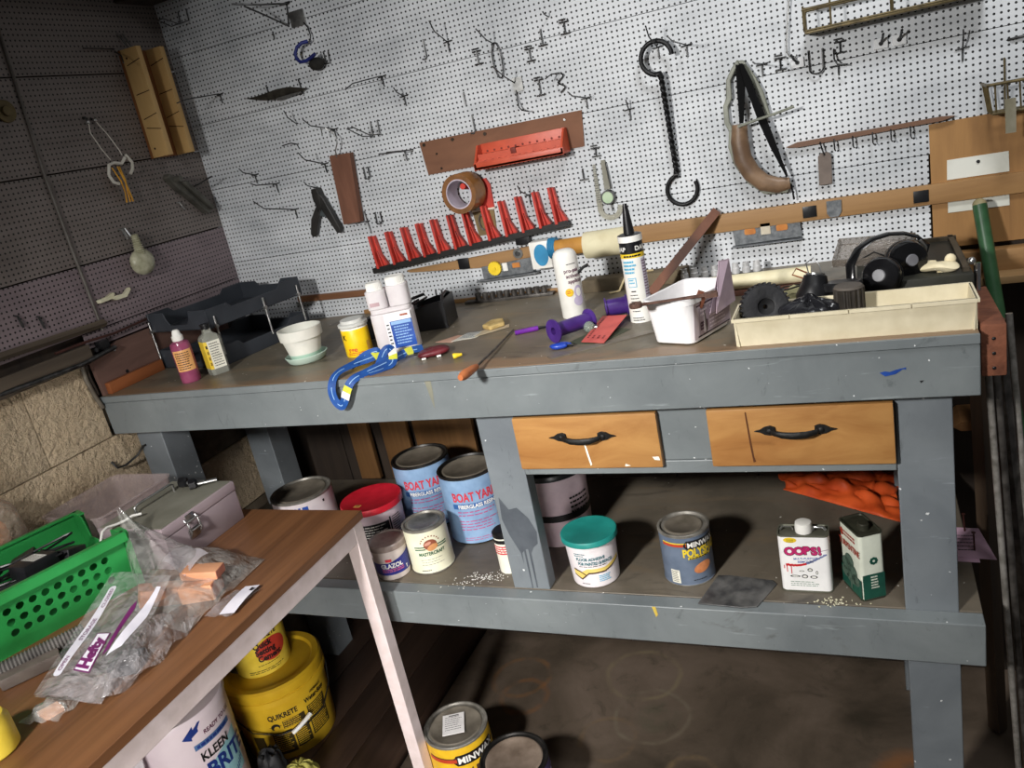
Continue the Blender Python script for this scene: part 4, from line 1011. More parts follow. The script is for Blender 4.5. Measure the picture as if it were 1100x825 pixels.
for y, z in ((-0.752, 1.385), (-0.702, 1.368)):
    m = MB(); m.tube([(-0.003, y, z + 0.016), (0.006, y, z + 0.016), (0.009, y + 0.002, z - 0.014)], 0.003, STEEL, 8)
    single(m, 'short_peg', 'short dark peg above the ledge, ' + ('left of the other one' if y < -0.72 else 'right of the other one'), 'hook', 'pegs above the ledge')
# ledge clutter
WEA = wood('weathered_board', (96, 84, 70), (66, 56, 46), 'y', 40, 0.75, 0.06)
m = MB(); m.tube([(-0.02, -1.25, 1.31), (0.012, -0.83, 1.326), (0.016, -0.54, 1.318)], 0.010, WEA, 4)
single(m, 'thin_lath', 'thin weathered lath lying along the foot of the left pegboard', 'lath')
m = MB(); m.box((-0.05, -1.0, 1.246), (0.16, 0.76, 0.018), WEA, ch=0.002)
m.box((0.026, -1.02, 1.262), (0.012, 0.80, 0.044), WEA, ch=0.002)
single(m, 'weathered_plank', 'weathered grey plank lying on the ledge of the block wall', 'plank')
m = MB(); m.tube([(-0.01, -1.1, 1.252), (0.041, -0.80, 1.249), (0.041, -0.66, 1.245), (0.026, -0.545, 1.252)], 0.006, STEEL, 10)
single(m, 'iron_rod', 'dark iron rod lying in front of the weathered plank', 'rod')
m = MB(); m.tube([(0.01, -0.70, 1.288), (0.02, -0.62, 1.290), (0.016, -0.52, 1.284), (0.01, -0.40, 1.288)], 0.0035, pm('dark_red_wire', (70, 40, 34), (48, 28, 24), 0.5), 8)
single(m, 'bent_wire', 'dark red bent wire on the ledge above the brown board', 'wire')
m = MB(); m.box((0.008, -0.565, 1.262), (0.022, 0.03, 0.032), BLACK, ch=0.003); m.tube([(0.012, -0.575, 1.262), (0.024, -0.60, 1.262)], 0.006, BLACK, 8); m.tube([(0.012, -0.557, 1.256), (0.024, -0.545, 1.244)], 0.005, BLACK, 8)
single(m, 'cable_clamp', 'small black clamp on the ledge at the end of the iron rod', 'clamp')
# end boards at bench
PIN = wood('dusty_pink_board', (112, 84, 74), (86, 62, 54), 'y', 24, 0.7, 0.15)
m = MB(); m.prism([(-0.613, 1.143), (-0.617, 1.238), (-0.52, 1.262), (-0.12, 1.262), (-0.12, 1.143)], 0.001, 0.013, PIN, LWALL)
m.prism(arc(-0.525, 1.178, 0.005, 0, 360, 12)[:-1], 0.013, 0.0135, BLACK, LWALL)
single(m, 'splash_board', 'dusty brown board standing along the left end of the bench', 'board')
m = MB(); m.box((0.022, -0.512, 1.158), (0.016, 0.185, 0.030), wood('orange_brown_lath', (150, 88, 48), (116, 62, 32), 'y', 26, 0.55), ch=0.001)
single(m, 'wood_offcut', 'short orange-brown wood strip lying at the left end of the bench', 'offcut')
m = MB(); m.tube([(0.006, -0.640, 1.238), (0.007, -0.645, 1.20), (0.007, -0.638, 1.15), (0.007, -0.628, 1.115)], 0.006, pm('grey_conduit', (112, 104, 92), (84, 76, 66), 0.5), 10)
m.tube([(0.004, -0.628, 1.238), (0.004, -0.632, 1.20), (0.004, -0.626, 1.15)], 0.005, DKW, 8)
single(m, 'conduit', 'short curved grey conduit between the block wall and the bench end', 'conduit')
m = MB(); m.tube([(0.004, -0.66, 0.975), (0.012, -0.655, 0.955), (0.016, -0.632, 0.952), (0.03, -0.60, 0.965), (0.045, -0.586, 0.985), (0.055, -0.584, 0.987)], 0.003, STEEL, 8)
single(m, 'bent_hook', 'bent dark hook screwed into the left bench leg', 'hook')

# ------------------------------------------------------------------ rods and timber at right
def rod(p, q, r, mt, name, label, cat, group=None, angle=False):
    m = MB(); m.tube([p, q], r, mt, 4 if angle else 10)
    return single(m, name, label, cat, group)
BRD = pm('bright_worn_rod', (146, 142, 136), (104, 100, 94), 0.35, 0.2, 60)
IRN = pm('dark_iron_bar', (92, 88, 84), (50, 46, 43), 0.4, 0.4, 40)
rod((2.012, -0.46, 1.06), (2.062, -0.47, 0.012), 0.006, BRD, 'metal_rod', 'bright thin rod leaning nearest the right bench leg', 'rod')
rod((2.024, -0.45, 1.07), (2.080, -0.46, 0.012), 0.007, IRN, 'metal_rod', 'dark thin rod just right of the bright one beside the bench', 'rod')
rod((2.034, -0.42, 1.09), (2.115, -0.40, 0.012), 0.012, IRN, 'metal_bar', 'thick dark bar leaning behind the thin rods beside the bench', 'rod', angle=True)
rod((2.056, -0.392, 1.10), (2.12, -0.46, 0.012), 0.006, BRD, 'metal_rod', 'bright rod leaning behind the rusty brown block', 'rod')
rod((2.048, -0.33, 1.07), (2.10, -0.355, 0.012), 0.018, wood('dark_pole_wood', (74, 58, 42), (48, 36, 26), 'z', 30), 'wooden_stake', 'dark wooden stake between the bench end and the green pole', 'stake', angle=True)
rod((2.03, -0.15, 1.05), (2.05, -0.22, 0.012), 0.020, wood('dark_pole_wood', (1, 1, 1), (1, 1, 1)), 'wooden_stake', 'dark wooden stake standing deepest behind the bench end', 'stake', angle=True)
m = MB(); m.tube([(2.008, -0.395, 1.200), (2.006, -0.40, 1.150), (2.006, -0.40, 1.1495)], 0.006, pm('chrome', (220, 220, 222), (190, 190, 192), 0.15, 1.0), 14); m.ball((2.000, -0.39, 1.203), 0.007, ZINC, 10)
single(m, 'chrome_pipe', 'short chrome pipe standing on the brown block at the bench end', 'pipe')
m = MB(); m.prism([(1.985, 0.757), (2.0, 0.770), (2.056, 0.772), (2.056, 0.750), (2.0, 0.748)], 0.0, 0.10, wood('raw_stick', (150, 108, 66), (120, 82, 48), 'x', 30), Tr(0, -0.02, 0) @ WALL)
single(m, 'wood_stub', 'raw wooden stub sticking out behind the right bench leg', 'offcut')
# planks and post under the bench
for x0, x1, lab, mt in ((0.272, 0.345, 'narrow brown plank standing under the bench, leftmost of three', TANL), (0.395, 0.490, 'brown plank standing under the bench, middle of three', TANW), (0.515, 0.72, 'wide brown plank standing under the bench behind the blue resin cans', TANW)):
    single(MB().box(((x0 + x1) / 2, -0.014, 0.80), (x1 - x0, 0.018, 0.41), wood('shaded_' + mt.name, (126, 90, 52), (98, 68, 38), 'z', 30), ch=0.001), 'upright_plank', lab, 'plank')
# ------------------------------------------------------------------ things on the bench top
def facing(x, y, off=0.0):
    """heading, in degrees, from a spot toward the middle of the room in front of the bench"""
    return math.degrees(math.atan2(-2.0 - y, 1.83 - x)) + off
INKB = pm('black_ink', (24, 22, 24), (16, 15, 16), 0.5)
BLUEI = pm('blue_ink', (40, 84, 170), (32, 70, 150), 0.4)

# black file tray, two tiers
FTB = pm('charcoal_plastic', (58, 62, 68), (46, 50, 56), 0.42, scale=8)
t = thing('file_tray', 'charcoal two-tier desk file tray in the back left corner of the bench', 'file tray', (0.168, -0.262, BT), rz=rad(-9))
def tier(z, nm, lab):
    o = MB(); W_, D_ = 0.255, 0.335; h = 0.052; x, y = W_ / 2, D_ / 2
    o.box((0, 0, z + 0.002), (W_, D_, 0.004), FTB)
    side = [(-y, z), (-y, z + h), (-y + 0.07, z + h), (-y + 0.085, z + h - 0.014), (y - 0.085, z + h - 0.014), (y - 0.07, z + h), (y, z + h), (y, z)]
    MX = Matrix(((0, 0, 1, 0), (1, 0, 0, 0), (0, 1, 0, 0), (0, 0, 0, 1)))
    for sx in (-x, x - 0.0035): o.prism(side, sx, sx + 0.0035, FTB, MX)
    front = [(-x, z), (x, z), (x, z + h), (0.055, z + h), (0.048, z + 0.030), (0.035, z + 0.016), (-0.035, z + 0.016), (-0.048, z + 0.030), (-0.055, z + h), (-x, z + h)]
    MY = Matrix(((1, 0, 0, 0), (0, 0, 1, 0), (0, 1, 0, 0), (0, 0, 0, 1)))
    o.prism(front, -y, -y + 0.0035, FTB, MY)
    o.prism([(-x, z), (x, z), (x, z + h), (x - 0.07, z + h), (x - 0.085, z + h - 0.014), (-x + 0.085, z + h - 0.014), (-x + 0.07, z + h), (-x, z + h)], y - 0.0035, y, FTB, MY)
    return sub(o, nm, t, bevel=0.0012)
tier(0.0, 'lower_tray', ''); tier(0.105, 'upper_tray', '')
for px, py in ((-0.122, -0.172), (0.131, -0.150), (0.131, 0.150), (-0.122, 0.172), (0.131, 0.02)):
    p = MB(); z0, z1 = (0.030, 0.135)
    p.tube([(px, py, z0), (px, py, z1)], 0.0028, ZINC, 10); p.tube([(px - 0.004, py, 0.108), (px + 0.004, py, 0.108)], 0.005, ZINC, 10)
    sub(p, 'post', t, 'bright metal post')

# pink bottle
t = thing('pink_bottle', 'small bottle of pink liquid with an orange label and white flip cap', 'bottle', (0.250, -0.545, BT))
PINK = pm('pink_liquid', (164, 84, 116), (142, 64, 96), 0.15, trans=0.15)
f = facing(0.25, -0.545)
bd = MB(); bd.lathe([(0, 0), (0.0225, 0), (0.0245, 0.003), (0.0245, 0.096), (0.0225, 0.103), (0.012, 0.108), (0.012, 0.112), (0, 0.112)], PINK, 32)
PEACH = pm('orange_label', (226, 170, 110), (212, 152, 92), 0.5)
fn = around(0.0245, f - 62, 0.0, 0.0006); bd.rect(0, 0.032, 0.048, 0.086, PEACH, fn)
fn = around(0.0245, f - 62, 0.0, 0.0011); bd.lines(0.006, 0.078, 0.042, 8, 0.0058, 0.0022, INKB, fn, 3)
sub(bd, 'body', t)
cp = MB(); cp.lathe([(0, 0.108), (0.013, 0.108), (0.014, 0.110), (0.014, 0.120), (0.011, 0.123), (0.009, 0.132), (0.006, 0.136), (0, 0.137)], WHITEP, 24)
sub(cp, 'cap', t, 'white flip cap')
# square glass bottle with yellow label
t = thing('glass_bottle', 'square clear glass bottle with a yellow and white label and black stopper', 'bottle', (0.292, -0.488, BT), rz=rad(62))
GLS = pm('clear_glass', (206, 206, 194), (194, 196, 182), 0.08, trans=0.5, scale=3, alpha=0.75)
bd = MB(); hw = 0.023
sec = [(0.0, 1.0), (0.001, 1.0), (0.092, 1.0), (0.100, 0.86), (0.106, 0.5), (0.111, 0.42), (0.118, 0.42)]
def oct_(s): 
    a, b_ = hw * s, hw * s * 0.72
    return [(b_, -a), (a, -b_), (a, b_), (b_, a), (-b_, a), (-a, b_), (-a, -b_), (-b_, -a)]
for (z0, s0), (z1, s1) in zip(sec[:-1], sec[1:]):
    A, B_ = oct_(s0), oct_(s1); bd.add([(x, y, z0) for x, y in A] + [(x, y, z1) for x, y in B_], [(i, (i + 1) % 8, 8 + (i + 1) % 8, 8 + i) for i in range(8)], GLS)
bd.add([(x, y, 0) for x, y in oct_(1)], [tuple(range(8))], GLS); bd.add([(x, y, 0.118) for x, y in oct_(0.42)], [tuple(range(8))], GLS)
YLB = pm('yellow_label', (226, 196, 66), (206, 172, 44), 0.5); WLB = pm('cream_white_label', (232, 230, 216), (220, 216, 200), 0.55)
e = hw + 0.0006; fx = onplane((-hw * 0.72, -e, 0), (1, 0, 0), (0, 0, 1)); w2 = hw * 1.44
bd.rect(0, 0.016, w2, 0.088, WLB, fx, 0); bd.lines(0.004, 0.080, w2 - 0.003, 10, 0.0064, 0.002, INKB, onplane((-hw * 0.72, -e - 0.0003, 0), (1, 0, 0), (0, 0, 1)), 5, 0)
q = 0.0005; p0, p1 = Vector((-hw - q, -hw * 0.72, 0)), Vector((-hw * 0.72, -hw - q, 0)); u = (p1 - p0)
fy = onplane(p0, u.normalized(), (0, 0, 1)); bd.rect(0, 0.016, u.length, 0.088, YLB, fy, 0)
fz = onplane((-hw - q, hw * 0.72, 0), (0, -1, 0), (0, 0, 1)); bd.rect(0, 0.016, w2, 0.088, YLB, fz, 0)
for k, z in enumerate((0.07, 0.055, 0.04, 0.026)): bd.rect(0.004, z, u.length * 0.9, z + 0.008, INKB if k == 0 else pm('olive_ink', (140, 112, 30), (120, 96, 24), 0.5), onplane(p0 + Vector((-0.0003, -0.0003, 0)), u.normalized(), (0, 0, 1)), 0)
sub(bd, 'body', t)
sub(MB().lathe([(0, 0.116), (0.011, 0.116), (0.0115, 0.126), (0.013, 0.127), (0.013, 0.130), (0, 0.130)], BLACK, 24), 'stopper', t, 'black stopper')
# mint plant pot and saucer
MINT = pm('pale_mint_ceramic', (196, 216, 202), (176, 200, 186), 0.5, scale=14)
RIMC = pm('dusty_white_rim', (228, 224, 214), (206, 206, 196), 0.6, scale=14)
t = thing('plant_pot', 'empty pale mint plant pot standing in a matching saucer', 'plant pot', (0.548, -0.450, BT))
sub(MB().lathe([(0, 0.006), (0.036, 0.006), (0.046, 0.060), (0.0525, 0.061, RIMC), (0.0545, 0.086, RIMC), (0.051, 0.087, RIMC), (0.049, 0.064, RIMC), (0.040, 0.024), (0.0, 0.012)], pm('mint_pot_glaze', (172, 202, 184), (154, 186, 168), 0.5, scale=14), 48), 'pot', t)
sub(MB().lathe([(0, 0), (0.040, 0), (0.046, 0.004), (0.053, 0.018), (0.0515, 0.019), (0.043, 0.0058), (0, 0.005)], MINT, 48), 'saucer', t)
# yellow tub
YTB = pm('bright_yellow_label', (242, 206, 28), (232, 190, 14), 0.4)
t = thing('yellow_jar', 'white jar with a bright yellow label in front of the black caddy', 'jar', (0.694, -0.432, BT)); f = facing(0.694, -0.432)
bd = MB(); r = 0.033
bd.lathe([(0, 0), (r - 0.001, 0), (r, 0.002), (r, 0.067, WHITEP), (r - 0.003, 0.072, WHITEP), (r - 0.005, 0.074, WHITEP), (0, 0.074)], YTB, 36)
REDI = pm('red_orange_ink', (214, 84, 40), (196, 66, 28), 0.5)
bd.text('rge', -0.022, 0.014, 0.017, REDI, around(r, f - 8, 0, 0.0008), fat=0.02)
bd.text('K', -0.033, 0.044, 0.018, INKB, around(r, f - 8, 0, 0.0008), fat=0.02)
bd.lines(-0.026, 0.010, 0.02, 2, 0.004, 0.0016, REDI, around(r, f - 8, 0, 0.0008), 8)
bd.rect(0.026, 0.004, 0.036, 0.034, pm('tan_ink', (206, 160, 70), (186, 140, 56), 0.5), around(r, f - 8, 0, 0.0008))
sub(bd, 'body', t)
sub(MB().lathe([(0, 0.072), (0.034, 0.072), (0.036, 0.074), (0.036, 0.080), (0.029, 0.082), (0.0285, 0.089), (0, 0.089)], pm('milky_plastic', (226, 226, 220), (212, 212, 206), 0.3, trans=0.2), 36), 'lid', t, 'milky white lid')
# black caddy
t = thing('storage_caddy', 'low black plastic caddy behind the white twin-neck jug', 'caddy', (0.735, -0.245, BT), rz=rad(12))
c = MB(); w_, d_ = 0.23, 0.10
c.box((0, 0, 0.002), (w_, d_, 0.004), BLACK)
for y in (-d_ / 2, d_ / 2): c.prism([(-w_ / 2, 0), (w_ / 2, 0), (w_ / 2, 0.072), (w_ / 2 - 0.05, 0.066), (-0.02, 0.050), (-w_ / 2, 0.045)], y - 0.0015, y + 0.0015, BLACK, Matrix(((1, 0, 0, 0), (0, 0, 1, 0), (0, 1, 0, 0), (0, 0, 0, 1))))
c.box((-w_ / 2, 0, 0.0225), (0.003, d_, 0.045), BLACK); c.box((w_ / 2, 0, 0.036), (0.003, d_, 0.072), BLACK)
sub(c, 'tray', t, bevel=0.0008)
g = MB()
for i in range(6): g.tube([(-0.10 + 0.024 * i, -0.048, 0.050 + 0.003 * i), (-0.075 + 0.024 * i, 0.048, 0.052 + 0.003 * i)], 0.003, BLACK, 6)
g.tube([(-0.11, -0.03, 0.048), (-0.06, 0.0, 0.060), (0.05, 0.02, 0.082)], 0.004, BLACK, 6)
sub(g, 'divider_grid', t)
sub(MB().tube([(0.112, -0.045, 0.066), (0.108, -0.02, 0.078), (0.108, 0.02, 0.080), (0.112, 0.045, 0.068)], 0.004, BLACK, 8), 'handle', t)
# twin-neck jug
JUG = pm('translucent_white_plastic', (232, 226, 226), (220, 212, 214), 0.32, trans=0.15)
t = thing('twin_neck_jug', 'white twin-neck measuring bottle with a blue and white label', 'bottle', (0.806, -0.424, BT), rz=rad(24)); t.scale = (1.12, 1.12, 1.12)
bd = MB()
def slab(x0, x1, d, z0, z1, r, m, T=None):
    p = rrect(x0, -d / 2, x1, d / 2, r); bd.prism(p, z0, z1, m, T, False)
slab(-0.045, 0.045, 0.052, 0.0, 0.086, 0.014, JUG); slab(-0.043, 0.043, 0.044, 0.086, 0.096, 0.014, JUG)
slab(-0.045, -0.003, 0.044, 0.096, 0.135, 0.012, JUG); slab(0.0, 0.045, 0.046, 0.096, 0.140, 0.014, JUG)
bd.rect(0.01, 0.104, 0.030, 0.112, pm('faint_red_liquid', (190, 160, 164), (176, 146, 150), 0.4), onplane((-0.048, -0.0226, 0), (1, 0, 0), (0, 0, 1)), 0)
fl1 = onplane((0, -0.0264, 0), (1, 0, 0), (0, 0, 1)); fl2 = onplane((0, -0.0268, 0), (1, 0, 0), (0, 0, 1)); fl3 = onplane((0, -0.0272, 0), (1, 0, 0), (0, 0, 1))
bd.rect(-0.016, 0.010, 0.040, 0.085, pm('label_white', (238, 238, 240), (230, 230, 232), 0.45), fl1, 0)
bd.rect(-0.006, 0.010, 0.040, 0.068, BLUEI, fl2, 0)
LBL = pm('pale_blue_ink', (150, 186, 226), (134, 172, 216), 0.45)
bd.rect(-0.004, 0.060, 0.038, 0.067, LBL, fl3, 0)
bd.rect(0.018, 0.076, 0.034, 0.080, pm('rusty_ink', (170, 96, 70), (150, 80, 58), 0.5), fl2, 0); bd.lines(-0.014, 0.060, -0.008, 6, 0.008, 0.003, INKB, fl2, 9, 0); bd.lines(0.0, 0.054, 0.036, 7, 0.006, 0.0026, LBL, fl3, 12, 0)
sub(bd, 'body', t, bevel=0.002)
for x, z, r in ((-0.024, 0.133, 0.0165), (0.022, 0.138, 0.020)):
    k = MB(); k.lathe([(0, z), (r, z), (r, z + 0.017), (r - 0.002, z + 0.019), (r - 0.004, z + 0.018), (0, z + 0.018)], WHITEP, 30, Tr(x, 0, 0))
    for i in range(30): k.box((x + r * math.cos(i * PI / 15), r * math.sin(i * PI / 15), z + 0.008), (0.001, 0.001, 0.014), WHITEP)
    sub(k, 'cap', t, 'white cap')
# lanyard
LAN = pm('lanyard_blue', (28, 80, 152), (20, 62, 126), 0.55)
LYE = pm('lanyard_yellow', (206, 206, 70), (186, 186, 54), 0.55)
def ribbon(mb, path, w, m, m2=None, up=(0, 0, 1), marks=()):
    P = [Vector(p[:3]) for p in path]; ups = [Vector(p[3]) if len(p) > 3 else Vector(up) for p in path]
    Q = []; U = []; n = len(P)
    for i in range(n - 1):
        p0, p1, p2, p3 = P[max(i - 1, 0)], P[i], P[i + 1], P[min(i + 2, n - 1)]
        for k in range(8):
            s = k / 8; a = 0.5 * (2 * p1 + (p2 - p0) * s + (2 * p0 - 5 * p1 + 4 * p2 - p3) * s * s + (3 * p1 - p0 - 3 * p2 + p3) * s ** 3)
            Q.append(a); U.append(ups[i].lerp(ups[i + 1], s))
    Q.append(P[-1]); U.append(ups[-1])
    rows = []
    for i, a in enumerate(Q):
        tng = (Q[min(i + 1, len(Q) - 1)] - Q[max(i - 1, 0)]).normalized(); s = tng.cross(U[i]).normalized() * (w / 2); nn = s.cross(tng).normalized() * 0.0006
        rows.append((a - s + nn, a + s + nn, a + s - nn, a - s - nn))
    for i in range(len(rows) - 1):
        m_ = m
        for lo, hi, mm in marks:
            if lo <= i < hi: m_ = mm
        mb.add(list(rows[i]) + list(rows[i + 1]), [(0, 1, 5, 4), (1, 2, 6, 5), (2, 3, 7, 6), (3, 0, 4, 7)], m_)
        if m2 and m_ == m and (i // 4) % 3:
            a0, a1 = (rows[i][0].lerp(rows[i][1], 0.46), rows[i + 1][0].lerp(rows[i + 1][1], 0.46)); b0, b1 = (rows[i][0].lerp(rows[i][1], 0.55), rows[i + 1][0].lerp(rows[i + 1][1], 0.55))
            up_ = (rows[i][0] - rows[i][3]).normalized() * 0.0004
            mb.add([a0 + up_, b0 + up_, b1 + up_, a1 + up_], [(0, 1, 2, 3)], m2)
t = thing('lanyard', 'blue lanyard with white print and yellow bands looped over the bench edge', 'lanyard', (0.81, -0.58, BT))
r_ = MB(); F = (0.3, -0.9, 0.5); FU = (0.1, -1, 0.15)
ribbon(r_, [(0.893, -0.470, BT + 0.010, F), (0.872, -0.500, BT + 0.014, F), (0.845, -0.555, BT + 0.010, F), (0.820, -0.600, BT + 0.006, (0.2, -0.6, 0.8)), (0.800, -0.630, BT + 0.000, (0.2, -0.9, 0.5)), (0.786, -0.640, BT - 0.018, FU), (0.770, -0.641, BT - 0.045, FU), (0.757, -0.640, BT - 0.055, FU), (0.745, -0.640, BT - 0.040, FU), (0.744, -0.637, BT - 0.012, FU), (0.752, -0.618, BT + 0.012, (0, -0.6, 0.8)), (0.772, -0.575, BT + 0.018, (0.1, -0.7, 0.7)), (0.800, -0.535, BT + 0.020, F), (0.800, -0.518, BT + 0.026, F), (0.780, -0.535, BT + 0.024, F), (0.768, -0.560, BT + 0.014, F), (0.776, -0.575, BT + 0.012, F)], 0.020, LAN, pm('pale_blue_print', (150, 184, 218), (132, 168, 206), 0.5), marks=[(38, 42, LYE), (42, 46, WHITEP), (6, 9, LYE), (96, 101, LYE)])
ribbon(r_, [(0.818, -0.545, BT + 0.004, F), (0.824, -0.520, BT + 0.026, F), (0.838, -0.520, BT + 0.030, F), (0.856, -0.540, BT + 0.024, F), (0.862, -0.560, BT + 0.010, F), (0.850, -0.580, BT + 0.004, (0, -0.4, 0.9)), (0.826, -0.605, BT + 0.003, (0, -0.3, 0.9))], 0.020, LAN, MATS['pale_blue_print'], marks=[(20, 25, WHITEP), (25, 29, LYE)])
part(r_, 'strap', t)
c = MB(); c.tube([(0.872, -0.515, BT + 0.008), (0.868, -0.50, BT + 0.012), (0.876, -0.488, BT + 0.010), (0.884, -0.498, BT + 0.006)], 0.002, ZINC, 8, True); c.tube([(0.884, -0.498, BT + 0.006), (0.900, -0.490, BT + 0.006)], 0.0035, BLACK, 8)
part(c, 'clasp', t, 'bright metal clasp')
# dark red pouch
t = thing('leather_pouch', 'small dark red pouch lying right of the twin-neck jug', 'pouch', (0.935, -0.498, BT), rz=rad(25))
MAR = pm('dark_red_leather', (104, 30, 38), (76, 20, 28), 0.5, bmp=0.4)
sub(MB().grid(lambda u, v: (0.037 * math.copysign(abs(math.cos(2 * PI * u)) ** 0.7, math.cos(2 * PI * u)) * math.sin(PI * v) ** 0.5, 0.022 * math.copysign(abs(math.sin(2 * PI * u)) ** 0.7, math.sin(2 * PI * u)) * math.sin(PI * v) ** 0.5, 0.0085 + 0.0085 * -math.cos(PI * v) + 0.0015 * math.sin(9 * u)), 28, 10, MAR, closeu=True), 'pouch', t)
sub(MB().box((-0.022, -0.024, 0.003), (0.010, 0.006, 0.004), WHITEP, ch=0.001), 'tab', t, 'white plastic tab'); sub(MB().box((0.012, -0.024, 0.003), (0.010, 0.006, 0.004), WHITEP, ch=0.001), 'tab', t, 'white plastic tab')
m = MB(); m.lathe([(0, 0), (0.0055, 0), (0.0065, 0.004), (0.005, 0.010), (0.0035, 0.016), (0.003, 0.020), (0, 0.021)], YEL, 16, Tr(1.003, -0.538, BT + 0.0062) @ Rz(rad(30)) @ Ry(PI / 2))
single(m, 'ear_plug', 'little yellow ear plug on the bench beside the dark red pouch', 'ear plug')
# awl
t = thing('awl', 'long thin awl with an orange-brown handle lying across the bench top', 'awl', (1.09, -0.55, BT))
a, b_, c_ = Vector((1.100, -0.700, BT + 0.0115)), Vector((1.104, -0.630, BT + 0.0100)), Vector((1.073, -0.355, BT + 0.003))
h = MB(); P = [a.lerp(b_, k / 6) for k in range(7)]; h.tube(P, [0.006, 0.0095, 0.010, 0.0092, 0.0085, 0.0075, 0.005], pm('orange_brown_wood', (188, 112, 66), (158, 86, 46), 0.5), 14)
part(h, 'handle', t, 'orange-brown wooden handle'); part(MB().tube([b_, b_.lerp(c_, 0.5) + Vector((0.002, 0, 0)), c_], [0.0028, 0.0024, 0.0018], IRN, 8), 'shank', t)
# cards and sponge
def sheet(pts, z, m, name, label, cat, group=None, marks=None, th=0.0008):
    o = MB(); o.prism(pts, z, z + th, m)
    if marks: marks(o)
    return single(o, name, label, cat, group)
SC1 = pm('pinkish_card', (188, 150, 130), (170, 132, 114), 0.6)
sheet([(0.885, -0.395), (0.935, -0.408), (0.955, -0.362), (0.925, -0.352)], BT, SC1, 'paper_card', 'pinkish paper card, left end of the row of cards behind the awl', 'card')
def mk(o):
    o.lines(0.945, -0.345, 0.985, 5, 0.010, 0.004, pm('card_blue', (90, 110, 130), (80, 98, 118), 0.6), lambda x, y: (x, y, BT + 0.0022), 4, 0)
sheet([(0.932, -0.405), (0.990, -0.388), (1.000, -0.335), (0.945, -0.345)], BT + 0.0008, pm('pale_card', (206, 204, 192), (188, 186, 174), 0.6), 'paper_card', 'pale printed card in the middle of the row of cards behind the awl', 'card', marks=mk)
sheet([(0.985, -0.385), (1.050, -0.325), (1.040, -0.300), (0.985, -0.335)], BT + 0.0016, pm('beige_card', (190, 174, 146), (170, 154, 126), 0.6), 'paper_card', 'beige card under the tan sponge behind the awl', 'card')
m = MB(); m.prism([(0.980, -0.325), (1.010, -0.345), (1.035, -0.315), (1.015, -0.275), (0.985, -0.28)], BT + 0.0024, BT + 0.013, pm('tan_sponge', (196, 170, 112), (162, 136, 82), 0.9, scale=60, bmp=0.8))
single(m, 'sponge', 'torn piece of tan sponge on the beige card', 'sponge', bevel=0.003)
PUR = pm('purple_plastic', (74, 44, 124), (58, 32, 102), 0.38)
PUL = pm('bright_purple', (122, 50, 160), (98, 34, 138), 0.3)
t = thing('purple_pen', 'bright purple pen lying left of the purple spool', 'pen', (1.125, -0.38, BT))
part(MB().tube([(1.094, -0.396, BT + 0.0058), (1.142, -0.372, BT + 0.0058)], 0.0056, PUL, 12), 'barrel', t); part(MB().tube([(1.142, -0.372, BT + 0.0058), (1.156, -0.365, BT + 0.005), (1.166, -0.360, BT + 0.004)], [0.004, 0.003, 0.001], BLACK, 10), 'tip', t, 'black tip')
# purple spool lying down
t = thing('thread_spool', 'large purple spool lying on its side in front of the white spray can', 'spool', (1.249, -0.44, BT))
a, b_ = Vector((1.221, -0.482, BT + 0.026)), Vector((1.276, -0.398, BT + 0.022)); d = (b_ - a).normalized()
s_ = MB()
TS = Matrix.Translation(a) @ d.to_track_quat('Z', 'Y').to_matrix().to_4x4(); Ls = (b_ - a).length
s_.lathe([(0.0085, 0), (0.0255, 0), (0.0255, 0.003), (0.0155, 0.004), (0.0155, Ls - 0.004), (0.0235, Ls - 0.003), (0.0235, Ls), (0.0085, Ls), (0.0085, 0)], PUR, 36, TS)
part(s_, 'spool', t)
t = thing('thread_spool', 'purple spool standing behind the white caulk tube', 'spool', (1.315, -0.318, BT + 0.0), rz=rad(20))
sub(MB().lathe([(0.008, 0), (0.0235, 0), (0.0235, 0.003), (0.019, 0.004), (0.019, 0.046), (0.0235, 0.047), (0.0235, 0.050), (0.008, 0.050), (0.008, 0)], PUR, 32, Tr(-0.025, 0, 0.0237) @ Ry(PI / 2)), 'spool', t)
m = MB()
m.grid(lambda u, v: (1.248 + (0.020 + 0.004 * math.sin(10 * PI * u)) * math.cos(2 * PI * u) * math.sin(PI * v), -0.527 + 0.011 * math.sin(2 * PI * u) * math.sin(PI * v) + 0.004 * math.cos(2 * PI * u), BT + 0.007 - 0.007 * math.cos(PI * v)), 26, 8, pm('cobalt_plastic', (34, 70, 176), (24, 52, 140), 0.35), closeu=True)
m.tube([(1.262, -0.524, BT + 0.006), (1.274, -0.520, BT + 0.004)], 0.003, BLACK, 8)
single(m, 'blue_clip', 'crumpled cobalt blue plastic scrap in front of the purple spool', 'scrap')
